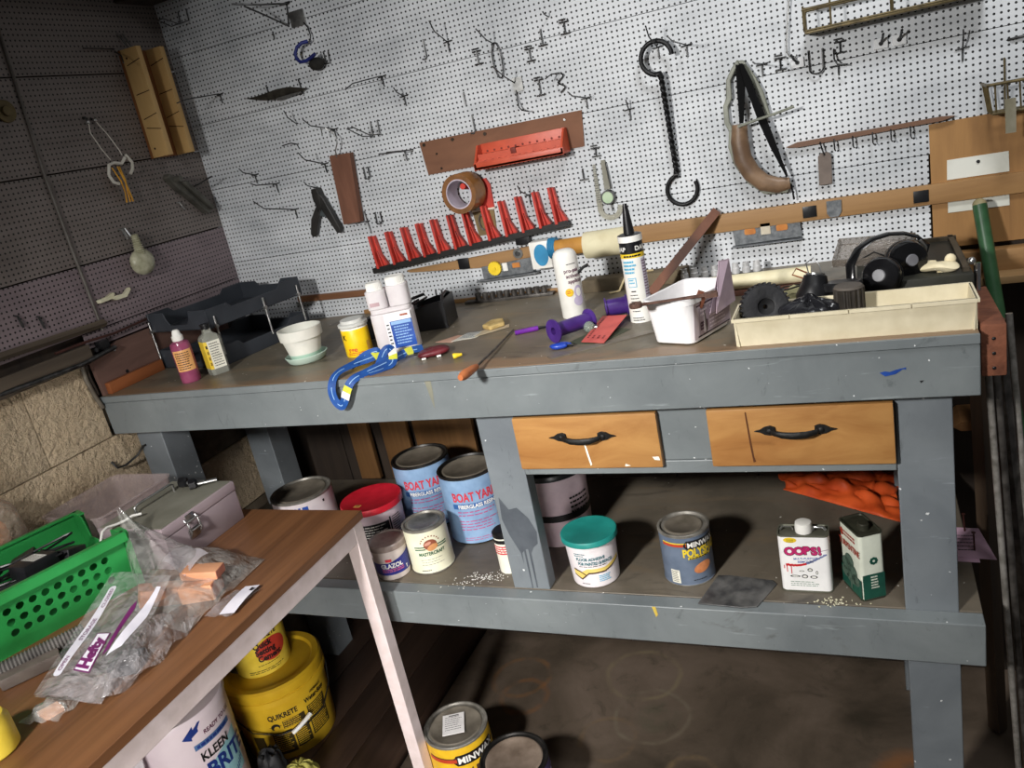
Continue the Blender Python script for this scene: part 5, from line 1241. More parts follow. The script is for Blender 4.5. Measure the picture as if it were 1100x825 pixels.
# spray can
t = thing('spray_can', 'white round-topped spray can with purple lettering and a yellow badge', 'spray can', (1.198, -0.272, BT)); f = facing(1.198, -0.272)
bd = MB(); r = 0.0285
bd.lathe([(0, 0), (r - 0.001, 0), (r, 0.002), (r, 0.138), (r - 0.0015, 0.146), (r - 0.005, 0.153), (r - 0.012, 0.158), (0, 0.160)], WHITEP, 40)
MAU = pm('plum_ink', (98, 44, 74), (82, 34, 60), 0.5)
fn = around(r, f - 12, 0, 0.0009)
for k, s in enumerate(('pro-pak', 'activator', 'applicator')): bd.text(s, -0.002 + 0.003 * k, 0.108 - 0.0125 * k, 0.0125, MAU, fn, fat=0.015, sx=0.9, step=0.004)
bd.lines(0.006, 0.126, 0.03, 1, 0.004, 0.0016, INKB, fn, 4)
bd.oval(0.003, 0.062, 0.0095, 0.0095, YEL, fn); bd.oval(0.003, 0.062, 0.0078, 0.0078, REDI, around(r, f - 12, 0, 0.0012)); bd.oval(0.003, 0.062, 0.0072, 0.0072, YEL, around(r, f - 12, 0, 0.0015))
bd.lines(-0.002, 0.064, 0.008, 2, 0.004, 0.002, REDI, around(r, f - 12, 0, 0.0018), 2)
LIL = pm('lilac_drawing', (196, 184, 206), (176, 164, 190), 0.5)
bd.oval(0.024, 0.060, 0.010, 0.016, LIL, fn); bd.oval(0.022, 0.040, 0.012, 0.012, LIL, fn); bd.oval(0.024, 0.060, 0.006, 0.010, WHITEP, around(r, f - 12, 0, 0.0013))
sub(bd, 'body', t)
u = Vector((math.cos(rad(f + 60)), math.sin(rad(f + 60)), 0))
sub(MB().tube([u * 0.026 + Vector((0, 0, 0.100)), u * 0.038 + Vector((0.004, 0.004, 0.112)), u * 0.048 + Vector((0.006, 0.006, 0.116))], [0.0035, 0.0035, 0.0042], BLACK, 10), 'valve', t, 'black side valve')
m = MB(); m.ball((1.281, -0.425, BT + 0.0125), 0.0125, pm('tiny_bulb_glass', (210, 220, 210), (190, 204, 190), 0.05, trans=0.7), 18); m.lathe([(0, 0), (0.005, 0), (0.005, 0.010), (0, 0.011)], ZINC, 14, Tr(1.289, -0.422, BT + 0.010) @ Ry(PI / 2))
single(m, 'glass_bulb', 'tiny clear glass bulb between the purple spool and the red card', 'bulb')
PLG = pm('dark_green_paper', (80, 84, 66), (60, 64, 50), 0.6)
sheet([(1.248, -0.500), (1.330, -0.515), (1.372, -0.430), (1.300, -0.390)], BT, PLG, 'paper_sheet', 'dark olive sheet lying under the red card', 'paper')
def mk(o):
    for k in range(5): o.rect(0.006, 0.012 + k * 0.009, 0.048, 0.016 + k * 0.009, pm('card_dark_red', (122, 40, 40), (104, 30, 32), 0.6), onplane((1.287, -0.500, BT + 0.0024), Vector((0.057, -0.024, 0.002)).normalized(), Vector((0.0, 0.15, 0.055)).normalized() if False else Vector((0.003, 0.152, 0.012)).normalized()), 0)
o = MB(); CDR = pm('faded_red_card', (206, 96, 88), (186, 80, 74), 0.55)
v4 = [(1.284, -0.498, BT + 0.002), (1.341, -0.524, BT + 0.004), (1.352, -0.372, BT + 0.016), (1.290, -0.348, BT + 0.012)]
o.add([*v4, *[(x, y, z + 0.0008) for x, y, z in v4]], [(0, 1, 2, 3), (4, 5, 6, 7), (0, 1, 5, 4), (1, 2, 6, 5), (2, 3, 7, 6), (3, 0, 4, 7)], CDR)
e0 = Vector(v4[0]) + Vector((0, 0, 0.0012)); eu = (Vector(v4[1]) - Vector(v4[0])).normalized(); ev = (Vector(v4[3]) - Vector(v4[0])).normalized()
RK = pm('card_dark_red', (122, 40, 40), (104, 30, 32), 0.6)
for k in range(4): o.lines(0.007 + 0.0135 * k, 0.125, 0.007 + 0.0135 * k + 0.006, 12, 0.0095, 0.007, RK, onplane(e0, eu, ev), 3 + k, 0)
single(o, 'info_card', 'faded red printed card lying against the foot of the caulk tube', 'card')
single(MB().prism([(1.236, -0.578), (1.252, -0.593), (1.432, -0.470), (1.420, -0.452)], BT, BT + 0.0025, pm('grey_metal_rule', (142, 134, 122), (116, 108, 98), 0.4, 0.5)), 'metal_rule', 'worn grey metal rule lying under the corner of the white tub', 'ruler')
# caulk tube
t = thing('caulk_tube', 'white caulk tube with a black pointed nozzle and yellow band', 'caulk tube', (1.381, -0.362, BT)); f = facing(1.381, -0.362)
bd = MB(); r = 0.0245
bd.lathe([(0, 0), (r, 0), (r, 0.140, YEL), (r + 0.0004, 0.140, YEL), (r + 0.0004, 0.149, BLACK), (r, 0.149, BLACK), (r, 0.173, WHITEP), (r + 0.001, 0.173, WHITEP), (r + 0.001, 0.186, BLACK), (r - 0.004, 0.188, BLACK), (0, 0.188)], WHITEP, 40)
CYA = pm('cyan_ink', (92, 180, 214), (76, 164, 200), 0.5); PAN = pm('lilac_panel', (196, 190, 204), (182, 176, 192), 0.5)
fn = around(r, f, 0, 0.0007); fn2 = around(r, f, 0, 0.0011)
bd.lines(-0.024, 0.130, 0.004, 4, 0.0075, 0.0042, CYA, fn, 5); bd.rect(-0.018, 0.078, 0.0, 0.098, CYA, fn); bd.rect(-0.0165, 0.0795, -0.0015, 0.0965, WHITEP, fn2); bd.lines(-0.015, 0.092, -0.003, 2, 0.006, 0.003, CYA, around(r, f, 0, 0.0015), 2)
bd.rect(-0.014, 0.068, -0.004, 0.0705, INKB, fn); bd.lines(-0.018, 0.060, 0.004, 6, 0.007, 0.0018, INKB, fn, 15); bd.lines(-0.020, 0.010, 0.006, 2, 0.005, 0.002, INKB, fn, 16)
bd.rect(0.016, 0.050, 0.032, 0.136, PAN, fn); bd.lines(0.017, 0.130, 0.031, 13, 0.006, 0.002, MAU, fn2, 7)
bd.text('DAP', 0.004, 0.155, 0.013, WHITEP, around(r, f + 6, 0, 0.0008), fat=0.03, step=0.004)
bd.text('DAP', -0.032, 0.155, 0.013, WHITEP, around(r, f - 14, 0, 0.0008), fat=0.03, step=0.004)
bd.lines(-0.02, 0.1425, 0.02, 1, 0.004, 0.0036, INKB, around(r + 0.0005, f, 0, 0.0007), 21)
sub(bd, 'cartridge', t)
sub(MB().lathe([(0, 0.186), (0.0115, 0.187), (0.0105, 0.200), (0.0065, 0.236), (0.0042, 0.250), (0, 0.250)], BLACK, 20), 'nozzle', t, 'black pointed nozzle')
# leaning slat
a, b_ = Vector((1.362, -0.185, BT + 0.012)), Vector((1.508, -0.020, 1.300))
m = MB(); m.tube([a, b_], 0.015, wood('dark_red_slat', (118, 70, 42), (92, 50, 28), 'z', 30), 4, flat=0.30, up=(0.35, -0.8, 0.5))
single(m, 'wooden_batten', 'dark red wooden slat leaning on the wall behind the white tub', 'slat')
# dusty board, cream wire
m = MB(); m.box((1.29, -0.040, BT + 0.017), (0.27, 0.05, 0.034), pm('dusty_board', (112, 98, 76), (84, 74, 58), 0.8, scale=12, bmp=0.5), ch=0.004)
single(m, 'dusty_board', 'dusty brown board lying along the wall behind the caulk tube', 'board')
m = MB(); m.tube([(1.235, -0.10, BT + 0.003), (1.258, -0.085, BT + 0.003), (1.275, -0.066, BT + 0.036), (1.30, -0.05, BT + 0.037), (1.34, -0.04, BT + 0.036)], 0.0028, pm('cream_wire', (198, 184, 146), (178, 162, 124), 0.5), 8)
single(m, 'bent_wire', 'bent cream wire lying over the dusty board', 'wire')
# socket rails
t = thing('socket_rail', 'dark rail of black sockets along the back of the bench below the spirit level', 'socket rail', (0.93, -0.030, BT))
part(MB().box((0.930, -0.030, BT + 0.004), (0.265, 0.022, 0.008), IRN, ch=0.001), 'rail', t)
for i in range(10):
    x = 0.838 + 0.022 * i
    part(MB().lathe([(0.004, 0.008), (0.0085, 0.008), (0.0085, 0.026), (0.0055, 0.026), (0.0055, 0.014), (0.0, 0.014)], IRN, 16, Tr(x, -0.030, BT)), 'socket', t)
t = thing('socket_rail', 'rail of bright chrome sockets behind the white tub', 'socket rail', (1.505, -0.06, BT))
part(MB().box((1.505, -0.062, BT + 0.005), (0.195, 0.020, 0.010), BLACK, ch=0.001), 'rail', t)
CHR = pm('satin_chrome', (226, 226, 226), (196, 196, 196), 0.4, 0.35)
for i in range(8):
    x = 1.42 + 0.0245 * i
    part(MB().lathe([(0.004, 0.008), (0.0095, 0.008), (0.0095, 0.022), (0.0075, 0.024), (0.0075, 0.034), (0.005, 0.034), (0.005, 0.02), (0, 0.02)], CHR, 18, Tr(x, -0.062, BT)), 'socket', t)
m = MB(); a, b_ = Vector((1.44, -0.235, BT + 0.029)), Vector((1.72, -0.225, BT + 0.029)); m.tube([a, a.lerp(b_, .3), a.lerp(b_, .6), b_], 0.0165, pm('cream_tube', (226, 218, 184), (212, 202, 166), 0.45), 18)
m.box((1.58, -0.225, BT + 0.006), (0.28, 0.04, 0.012), pm('brown_cradle', (112, 74, 60), (88, 56, 46), 0.7), ch=0.002)
single(m, 'cream_tube', 'long cream plastic tube lying behind the white tub and wheel', 'tube')
# white tub with things in it
t = thing('plastic_tub', 'white rectangular plastic tub with a lilac label on its right side', 'tub', (1.513, -0.497, BT), rz=rad(-22))
TUBW = pm('glossy_white_tub', (244, 242, 242), (234, 232, 232), 0.28)
bd = MB(); w0, d0, w1, d1, h = 0.088, 0.136, 0.108, 0.162, 0.090
def ringp(w_, d_, r): return rrect(-w_ / 2, -d_ / 2, w_ / 2, d_ / 2, r, 5)
lv = [(w0 - 0.012, d0 - 0.012, 0.0, 0.012), (w0, d0, 0.004, 0.016), (w1 - 0.006, d1 - 0.006, h - 0.012, 0.020), (w1, d1, h - 0.011, 0.022), (w1 + 0.002, d1 + 0.002, h - 0.001, 0.022), (w1 - 0.002, d1 - 0.002, h, 0.021), (w1 - 0.008, d1 - 0.008, h - 0.001, 0.019), (w0 - 0.006, d0 - 0.006, 0.006, 0.014)]
rings = [[(x, y, z) for x, y in ringp(w_, d_, r)] for w_, d_, z, r in lv]; n = len(rings[0])
for A, B_ in zip(rings[:-1], rings[1:]): bd.add(A + B_, [(i, (i + 1) % n, n + (i + 1) % n, n + i) for i in range(n)], TUBW, True)
bd.add(rings[0], [tuple(range(n))], TUBW); bd.add(rings[-1], [tuple(range(n))], TUBW)
ou = Vector((0, 1, 0)); ov = Vector(((w1 - 0.006 - w0) / 2, 0, h - 0.016)).normalized(); oo = Vector((w0 / 2 + 0.0009, -0.055, 0.004)); on_ = ov.cross(ou).normalized() * -0.0004
LLB = pm('lilac_label', (236, 222, 230), (226, 210, 220), 0.5); DKP = pm('dark_plum_print', (84, 48, 74), (66, 36, 58), 0.5)
bd.rect(-0.008, 0.004, 0.122, 0.078, LLB, onplane(oo, ou, ov), 0)
o2 = onplane(oo + Vector((0.0005, 0, 0)), ou, ov)
bd.rect(0.0, 0.066, 0.118, 0.069, DKP, o2, 0); bd.rect(0.008, 0.008, 0.118, 0.062, pm('grey_plum_print', (196, 178, 190), (172, 152, 166), 0.5), o2, 0); bd.rect(0.004, 0.006, 0.118, 0.009, INKB, o2, 0)
o3 = onplane(oo + Vector((0.001, 0, 0)), ou, ov)
bd.rect(0.012, 0.018, 0.038, 0.034, DKP, o3, 0); bd.lines(0.044, 0.056, 0.112, 7, 0.007, 0.003, LLB, o3, 31, 0); bd.lines(0.012, 0.054, 0.036, 2, 0.008, 0.004, LLB, o3, 32, 0); bd.lines(0.014, 0.028, 0.036, 2, 0.006, 0.003, LLB, o3, 33, 0)
sub(bd, 'tub', t)
t = thing('wrench', 'rusty wrench lying across the rim of the white tub', 'wrench', (1.51, -0.57, BT + 0.09))
RST = pm('rusty_steel', (112, 84, 72), (80, 56, 48), 0.7, 0.3, 60, bmp=0.5)
w_ = MB(); a, b_ = Vector((1.440, -0.606, BT + 0.096)), Vector((1.565, -0.575, BT + 0.094))
w_.tube([a, a.lerp(b_, .15), a.lerp(b_, .6), b_], [0.006, 0.0045, 0.0045, 0.006], RST, 8, flat=0.6, up=(0, 0, 1))
part(w_, 'shank', t)
hd = MB(); hd.lathe([(0.004, -0.004), (0.0115, -0.004), (0.0125, 0), (0.0115, 0.004), (0.004, 0.004), (0.004, -0.004)], RST, 20, Tr(*a)); part(hd, 'ring_end', t)
hd = MB(); T4 = Tr(*b_) @ Rz(0.24); hd.prism([(-0.006, -0.006), (0.004, -0.010), (0.016, -0.009), (0.018, -0.005), (0.007, -0.002), (0.007, 0.003), (0.018, 0.006), (0.016, 0.010), (0.004, 0.010), (-0.006, 0.006)], -0.004, 0.004, RST, T4); part(hd, 'open_end', t)
o = MB()
for k, (x0, y0, x1, y1, lean) in enumerate(((1.568, -0.53, 1.592, -0.445, 0.0), (1.556, -0.53, 1.582, -0.455, 0.01))):
    v = [(x0, y0, BT + 0.045), (x1, y1, BT + 0.045), ((x0 + x1) / 2 + 0.012, y1 - 0.02, BT + 0.132 - 0.012 * k), ((x0 + x1) / 2 - 0.004 + lean, (y0 + y1) / 2, BT + 0.135 - 0.015 * k)]
    o.add(v + [(a_ + 0.0008, b2 - 0.0004, c2) for a_, b2, c2 in v], [(0, 1, 2, 3), (7, 6, 5, 4), (0, 4, 5, 1), (1, 5, 6, 2), (2, 6, 7, 3), (3, 7, 4, 0)], pm('pink_paper', (206, 184, 196), (188, 166, 180), 0.6))
single(o, 'pink_leaflet', 'pink leaflet sticking up out of the white tub', 'leaflet')
m = MB(); m.box((1.545, -0.545, BT + 0.080), (0.014, 0.018, 0.030), pm('copper_scrap', (150, 96, 74), (118, 70, 52), 0.5, 0.4), Tr(1.545, -0.545, BT + .08) @ Rz(0.5) @ Ry(0.5) @ Tr(-1.545, .545, -BT - .08), ch=0.002); m.box((1.535, -0.52, BT + 0.045), (0.03, 0.05, 0.06), pm('grey_scrap', (110, 100, 98), (86, 78, 76), 0.6), ch=0.004)
single(m, 'hardware_scrap', 'brown metal scrap poking up inside the white tub', 'scrap')
# cream tray
TRY = pm('cream_tray_plastic', (222, 212, 184), (208, 197, 167), 0.42)
t = thing('cream_tray', 'long cream plastic tray along the front right edge of the bench', 'tray', (1.797, -0.555, BT))
tx0, tx1, ty0, ty1, th = 1.609, 1.984, -0.603, -0.508, 0.052
c = MB(); c.box((1.7965, -0.5555, BT + 0.0015), (tx1 - tx0 - 0.008, ty1 - ty0 - 0.008, 0.003), TRY)
def wallq(p, q, n, lean=0.004):
    p, q, n = Vector(p), Vector(q), Vector(n)
    b0, b1 = p - n * lean, q - n * lean; up = Vector((0, 0, th))
    vs = [b0, b1, q + up, p + up]; vs += [v - n * 0.0025 for v in vs]
    c.add(vs, [(0, 1, 2, 3), (7, 6, 5, 4), (0, 4, 5, 1), (1, 5, 6, 2), (2, 6, 7, 3), (3, 7, 4, 0)], TRY)
wallq((tx0, ty0, BT), (tx1, ty0, BT), (0, -1, 0)); wallq((tx0, ty1, BT), (tx1, ty1, BT), (0, 1, 0)); wallq((tx0, ty0, BT), (tx0, ty1, BT), (-1, 0, 0)); wallq((tx1, ty0, BT), (tx1, ty1, BT), (1, 0, 0))
for k in range(4): c.box((tx0 + 0.047 + k * 0.094, ty0 - 0.001, BT + th - 0.003), (0.0925, 0.006, 0.006), TRY)
c.box((1.7965, ty1 + 0.001, BT + th - 0.002), (tx1 - tx0, 0.005, 0.005), TRY)
for x in (tx0 - 0.001, tx1 + 0.001): c.box((x, -0.5555, BT + th - 0.003), (0.005, ty1 - ty0 + 0.006, 0.006), TRY)
c.add([(1.893, -0.5105, BT + 0.046), (1.925, -0.5105, BT + 0.040), (1.893, -0.5105, BT + 0.036)], [(0, 1, 2)], pm('mauve_scrap', (140, 118, 128), (120, 100, 110), 0.6))
part(c, 'tray', t)
# black rubber wheel
RUB = pm('black_rubber', (34, 34, 37), (22, 22, 24), 0.6, scale=40, bmp=0.5)
t = thing('toothed_tyre', 'black toothed rubber wheel leaning in the left end of the cream tray', 'wheel', (1.660, -0.545, BT + 0.012), rot=(rad(72), 0, rad(18)))
wm = MB(); R_, r0 = 0.042, 0.0150
wm.lathe([(r0, -0.012), (r0 + 0.006, -0.014), (R_ - 0.004, -0.013), (R_ - 0.001, -0.010), (R_ - 0.001, 0.010), (R_ - 0.004, 0.013), (r0 + 0.006, 0.014), (r0, 0.012), (r0, -0.012)], RUB, 44, Tr(0, 0.040, 0))
for i in range(30):
    a = 2 * PI * i / 30; wm.box((0, 0, 0), (0.005, 0.0045, 0.024), RUB, Tr(0, 0.040, 0) @ Rz(a) @ Tr(R_ - 0.0005, 0, 0))
sub(wm, 'tyre', t)
hb = MB(); hb.lathe([(0.004, -0.006), (r0, -0.008), (r0, 0.008), (0.004, 0.006), (0.004, -0.006)], pm('dark_hub', (20, 20, 22), (12, 12, 13), 0.4), 20, Tr(0, 0.040, 0)); sub(hb, 'hub', t)
# crumpled black bag, lens ring
def crumple(cx, cy, cz, rx, ry, rz, m, name, label, cat, seed, amp=0.25, nu=34, nv=18, flat=True, **kw):
    rr = random.Random(seed); ph = [(rr.uniform(0, 6.28), rr.uniform(0, 6.28), rr.randint(2, 7), rr.randint(2, 6), rr.uniform(0.4, 1)) for _ in range(7)]
    def fn(u, v):
        th_, p = 2 * PI * u, PI * v
        k = 1 + amp * sum(w_ * abs(math.sin(a * th_ + q)) * math.cos(b2 * p + s) for q, s, a, b2, w_ in ph) / 2.4
        z = -math.cos(p) * rz * k
        if flat: z = max(z, -rz * 0.72)
        return (cx + rx * math.cos(th_) * math.sin(p) * k, cy + ry * math.sin(th_) * math.sin(p) * k, cz + z)
    o = MB(); o.grid(fn, nu, nv, m, closeu=True)
    if name is None: return o
    return single(o, name, label, cat, **kw)
BAGB = pm('shiny_black_bag', (38, 38, 42), (22, 22, 25), 0.25, scale=30, bmp=0.6, bs=70)
crumple(1.733, -0.550, BT + 0.034, 0.042, 0.034, 0.034, BAGB, 'plastic_bag', 'crumpled shiny black bag in the cream tray beside the wheel', 'bag', 9, 0.42, nu=48, nv=26)
t = thing('lens_ring', 'black lens barrel with a bright ring and copper wires above the black bag', 'lens', (1.735, -0.465, BT + 0.035), rot=(rad(-14), rad(8), 0))
sub(MB().lathe([(0, 0), (0.030, 0), (0.032, 0.010), (0.024, 0.030), (0.020, 0.046), (0.016, 0.048), (0, 0.046)], BLACK, 32), 'barrel', t)
sub(MB().lathe([(0.012, 0.0478), (0.0165, 0.0478), (0.0165, 0.0505), (0.012, 0.0505), (0.012, 0.0478)], ZINC, 28), 'ring', t, 'bright ring')
CPW = pm('copper_wire', (176, 110, 72), (146, 84, 52), 0.35, 0.7)
k = MB(); k.tube([(-0.012, 0.002, 0.050), (-0.018, 0.006, 0.068), (-0.006, 0.010, 0.078), (0.006, 0.006, 0.064), (0.010, 0.004, 0.050)], 0.0012, ZINC, 6); k.tube([(-0.014, 0, 0.05), (-0.034, -0.004, 0.058), (-0.04, 0.0, 0.046), (-0.02, 0.0, 0.04)], 0.0016, CPW, 6)
sub(k, 'wire', t, 'thin copper wires')
sub(MB().box((0, 0, -0.017), (0.05, 0.05, 0.034), RUB, ch=0.004), 'base', t)
m = MB(); m.tube([(1.60, -0.37, BT + 0.012), (1.64, -0.40, BT + 0.040), (1.69, -0.43, BT + 0.052), (1.715, -0.44, BT + 0.06)], 0.0016, BLACK, 6); m.tube([(1.63, -0.33, BT + 0.012), (1.68, -0.38, BT + 0.045), (1.72, -0.42, BT + 0.058)], 0.0016, BLACK, 6)
single(m, 'thin_leads', 'thin black leads trailing left from the lens barrel', 'cable')
m = MB(); m.grid(lambda u, v: (1.655 + 0.11 * u, -0.44 + 0.10 * v - 0.03 * u, BT + 0.004 + 0.045 * math.sin(PI * v) ** 0.6 * math.sin(PI * min(1, u * 1.1)) ** 0.5 + 0.003 * math.sin(20 * u)), 18, 10, pm('olive_cream_cloth', (196, 190, 146), (164, 158, 116), 0.7), smooth=True)
single(m, 'cream_cloth', 'folded olive-cream cloth behind the wheel', 'cloth', solid=0.002)
# ribbed knob cylinder
t = thing('ribbed_cylinder', 'dark brown ribbed cylinder standing in the cream tray', 'cylinder', (1.798, -0.543, BT + 0.003))
k = MB(); KN = pm('dark_brown_plastic', (58, 52, 46), (40, 36, 32), 0.5); pts = []
for i in range(72):
    a = 2 * PI * i / 72; rr = 0.0245 + (0.0010 if (i // 2) % 2 else -0.0012); pts.append((rr * math.cos(a), rr * math.sin(a)))
k.prism(pts, 0.0, 0.070, KN); sub(k, 'barrel', t)
sub(MB().lathe([(0, 0.0702), (0.0225, 0.0702), (0.0245, 0.071), (0.022, 0.075), (0, 0.074)], pm('dusty_cap', (92, 84, 76), (72, 66, 60), 0.7), 36), 'cap', t, 'dusty cap')
t = thing('jar_lid', 'flat black lid lying behind the ribbed cylinder', 'lid', (1.785, -0.462, BT + 0.052), rot=(rad(-8), 0, 0))
sub(MB().lathe([(0, -0.002), (0.036, -0.002), (0.036, 0.010), (0.033, 0.013), (0.012, 0.011), (0, 0.011)], BLACK, 36), 'lid', t)
m = MB(); m.box((1.785, -0.46, BT + 0.024), (0.075, 0.06, 0.048), pm('dark_carton', (42, 38, 34), (30, 27, 24), 0.7), ch=0.002)
single(m, 'dark_carton', 'small dark carton hidden behind the ribbed cylinder under the lid', 'carton')
# dark box behind tray, clear case, headphones, foam
m = MB(); m.box((1.905, -0.27, BT + 0.022), (0.19, 0.30, 0.044), pm('dark_green_box', (46, 46, 38), (32, 32, 27), 0.55), ch=0.002)
m.box((1.99, -0.255, BT + 0.026), (0.010, 0.29, 0.052), pm('dark_box_rim', (74, 64, 48), (56, 48, 36), 0.6)); m.box((1.905, -0.125, BT + 0.026), (0.19, 0.010, 0.052), MATS['dark_box_rim'])
single(m, 'flat_box', 'flat dark green box behind the right half of the cream tray', 'box')
CASE = pm('smoky_clear_plastic', (168, 158, 148), (150, 140, 130), 0.12, trans=0.6, alpha=0.6)
m = MB(); TC = Tr(1.838, -0.27, BT + 0.046) @ Rz(rad(-12)) @ Rx(rad(24))
m.box((0, 0.03, 0.003), (0.145, 0.075, 0.003), CASE, TC)
for yy in (-0.006, 0.066): m.box((0, yy, 0.011), (0.145, 0.003, 0.016), CASE, TC)
for xx in (-0.071, 0.071): m.box((xx, 0.03, 0.011), (0.003, 0.075, 0.016), CASE, TC)
m.tube([(-0.03, 0.0, 0.006), (0.0, 0.03, 0.006), (0.03, 0.01, 0.006), (0.06, 0.04, 0.006)], 0.0015, STEEL, 6, T=TC)
single(m, 'clear_case', 'smoky clear plastic case leaning behind the headphones', 'case')
t = thing('headphones', 'black over-ear headphones resting behind the cream tray', 'headphones', (1.86, -0.40, BT + 0.045))
GBL = pm('gloss_black', (20, 20, 22), (13, 13, 14), 0.18)
def cup(c, n, r):
    o = MB(); n = Vector(n).normalized(); T5 = Matrix.Translation(c) @ n.to_track_quat('Z', 'Y').to_matrix().to_4x4()
    o.lathe([(0, 0.019), (0.009, 0.0185), (0.018, 0.0165), (r * 0.88, 0.012), (r, 0.004), (r, -0.004), (r * 0.92, -0.008), (0, -0.008)], GBL, 36, T5)
    o.lathe([(r * 0.45, -0.022), (r * 0.7, -0.025), (r * 0.96, -0.020), (r, -0.012), (r * 0.92, -0.008)], BLACK, 36, T5)
    p = part(o, 'ear_cup', t); q = MB(); q.lathe([(0, 0.0215), (0.010, 0.021), (0.0115, 0.0185), (0, 0.018)], pm('silver_badge', (132, 132, 134), (104, 104, 108), 0.5), 24, T5)
    s2 = q.build('badge', p); s2['label'] = 'round silver badge'
    return p
cup(Vector((1.852, -0.43, BT + 0.060)), (-0.25, -0.9, 0.25), 0.034)
cup(Vector((1.898, -0.37, BT + 0.070)), (0.35, -0.85, 0.1), 0.036)
bn = MB(); P = [(1.800, -0.395, BT + 0.045), (1.800, -0.385, BT + 0.075), (1.815, -0.370, BT + 0.100), (1.84, -0.355, BT + 0.113), (1.868, -0.345, BT + 0.117), (1.895, -0.335, BT + 0.113), (1.918, -0.330, BT + 0.103), (1.930, -0.335, BT + 0.086), (1.925, -0.345, BT + 0.070)]
bn.tube([Vector(p) for p in P], [0.008, 0.010, 0.011, 0.012, 0.012, 0.012, 0.011, 0.010, 0.008], GBL, 10, flat=0.3, up=(0, 0, 1)); part(bn, 'headband', t)
part(MB().tube([(1.921, -0.352, BT + 0.100), (1.93, -0.35, BT + 0.085), (1.928, -0.35, BT + 0.07)], 0.003, ZINC, 8), 'slider', t, 'bright metal slider')
part(MB().tube([(1.800, -0.395, BT + 0.047), (1.82, -0.42, BT + 0.05), (1.838, -0.435, BT + 0.06)], 0.005, GBL, 8), 'yoke', t)
m = MB()
m.grid(lambda u, v: (1.945 + 0.036 * math.cos(2 * PI * u) * math.sin(PI * v), -0.375 + 0.022 * math.sin(2 * PI * u) * math.sin(PI * v) - 0.012 * math.cos(2 * PI * u), BT + 0.053 - 0.009 * math.cos(PI * v) + 0.003 * math.sin(6 * PI * u) * math.sin(PI * v)), 26, 8, pm('cream_foam', (232, 220, 186), (214, 200, 164), 0.7), closeu=True)
m.ball((1.968, -0.37, BT + 0.062), 0.010, MATS['cream_foam'], 12, (1, .7, 1.1))
single(m, 'foam_piece', 'cream foam piece on the flat dark box right of the headphones', 'foam')
# rag of dust where tools lay
# ------------------------------------------------------------------ cans on the lower shelf
TINM = pm('tin_metal', (150, 146, 138), (108, 104, 96), 0.38, 0.35, 30)
DLID = pm('dusty_dark_lid', (122, 114, 102), (82, 76, 66), 0.5, 0.1, 18)
def can_shell(root, r, h, paper, lid, rimm, deco, chime=True, lidz=0.006):
    b0 = MB()
    b0.lathe([(0, 0), (r, 0, rimm), (r + 0.001, 0.001, rimm), (r + 0.001, 0.004, paper), (r, 0.005, paper), (r, h - 0.007, rimm), (r + 0.0012, h - 0.006, rimm), (r + 0.0012, h - 0.001, rimm), (r, h, rimm), (r - 0.004, h, rimm), (r - 0.006, h - 0.005, rimm), (r - 0.012, h - 0.005, rimm), (0, h - 0.006, rimm)], rimm, 48)
    if deco: deco(b0, r)
    sub(b0, 'body', root)
    l = MB(); q = r - 0.0125
    l.lathe([(0, h - 0.004), (q - 0.010, h - 0.004), (q - 0.008, h - 0.0025), (q - 0.003, h - 0.002), (q, h - 0.004), (q, h - 0.008)], lid, 44)
    sub(l, 'lid', root)
# white gallon half hidden
WC = pm('white_can_label', (226, 216, 218), (210, 200, 204), 0.4)
t = thing('paint_can', 'white paint can with a metal lid behind the table, leftmost on the shelf', 'paint can', (0.405, -0.458, SH)); f = facing(0.405, -0.458)
def deco(m, r):
    fn = around(r, f, 0, 0.0008); m.rect(-0.035, 0.150, 0.005, 0.172, BLUEI, fn); m.rect(-0.014, 0.150, -0.010, 0.172, WC, around(r, f, 0, .0012)); m.rect(-0.026, 0.158, -0.020, 0.172, WC, around(r, f, 0, .0012)); m.rect(0.048, 0.165, 0.054, 0.172, INKB, fn)
can_shell(t, 0.0815, 0.190, WC, DLID, TINM, deco)
# red lidded pail
RLID = pm('red_lid', (202, 36, 52), (180, 24, 40), 0.38)
t = thing('plastic_pail', 'white pail with a red lid and black label beside the blue resin cans', 'pail', (0.588, -0.412, SH)); f = facing(0.588, -0.412)
m = MB(); PW = pm('pinkish_white_pail', (222, 200, 206), (206, 184, 192), 0.4)
m.lathe([(0, 0), (0.070, 0), (0.072, 0.003), (0.078, 0.132), (0.0, 0.132)], PW, 44)
tp = 0.006 / 0.13; fn = around(0.072, f, 0, 0.0012, tp)
m.rect(-0.06, 0.030, 0.028, 0.098, INKB, fn); m.lines(-0.05, 0.090, 0.024, 8, 0.0075, 0.0024, WHITEP, around(0.072, f, 0, 0.002, tp), 41); m.rect(0.030, 0.045, 0.034, 0.105, INKB, fn); m.lines(0.038, 0.100, 0.068, 9, 0.0065, 0.0028, INKB, fn, 42)
sub(m, 'body', t)
m = MB(); m.lathe([(0, 0.137), (0.072, 0.138), (0.078, 0.142), (0.082, 0.142), (0.0835, 0.138), (0.0835, 0.126), (0.080, 0.125), (0.079, 0.132), (0, 0.132)], RLID, 48)
m.rect(-0.026, -0.05, -0.006, -0.036, pm('orange_sticker', (222, 160, 90), (204, 140, 70), 0.5), lambda x, y: (x, y, 0.1384), 0); m.lines(-0.024, -0.040, -0.008, 2, 0.005, 0.0018, INKB, lambda x, y: (x, y, 0.1388), 3, 0)
sub(m, 'lid', t, 'red lid with an orange sticker')
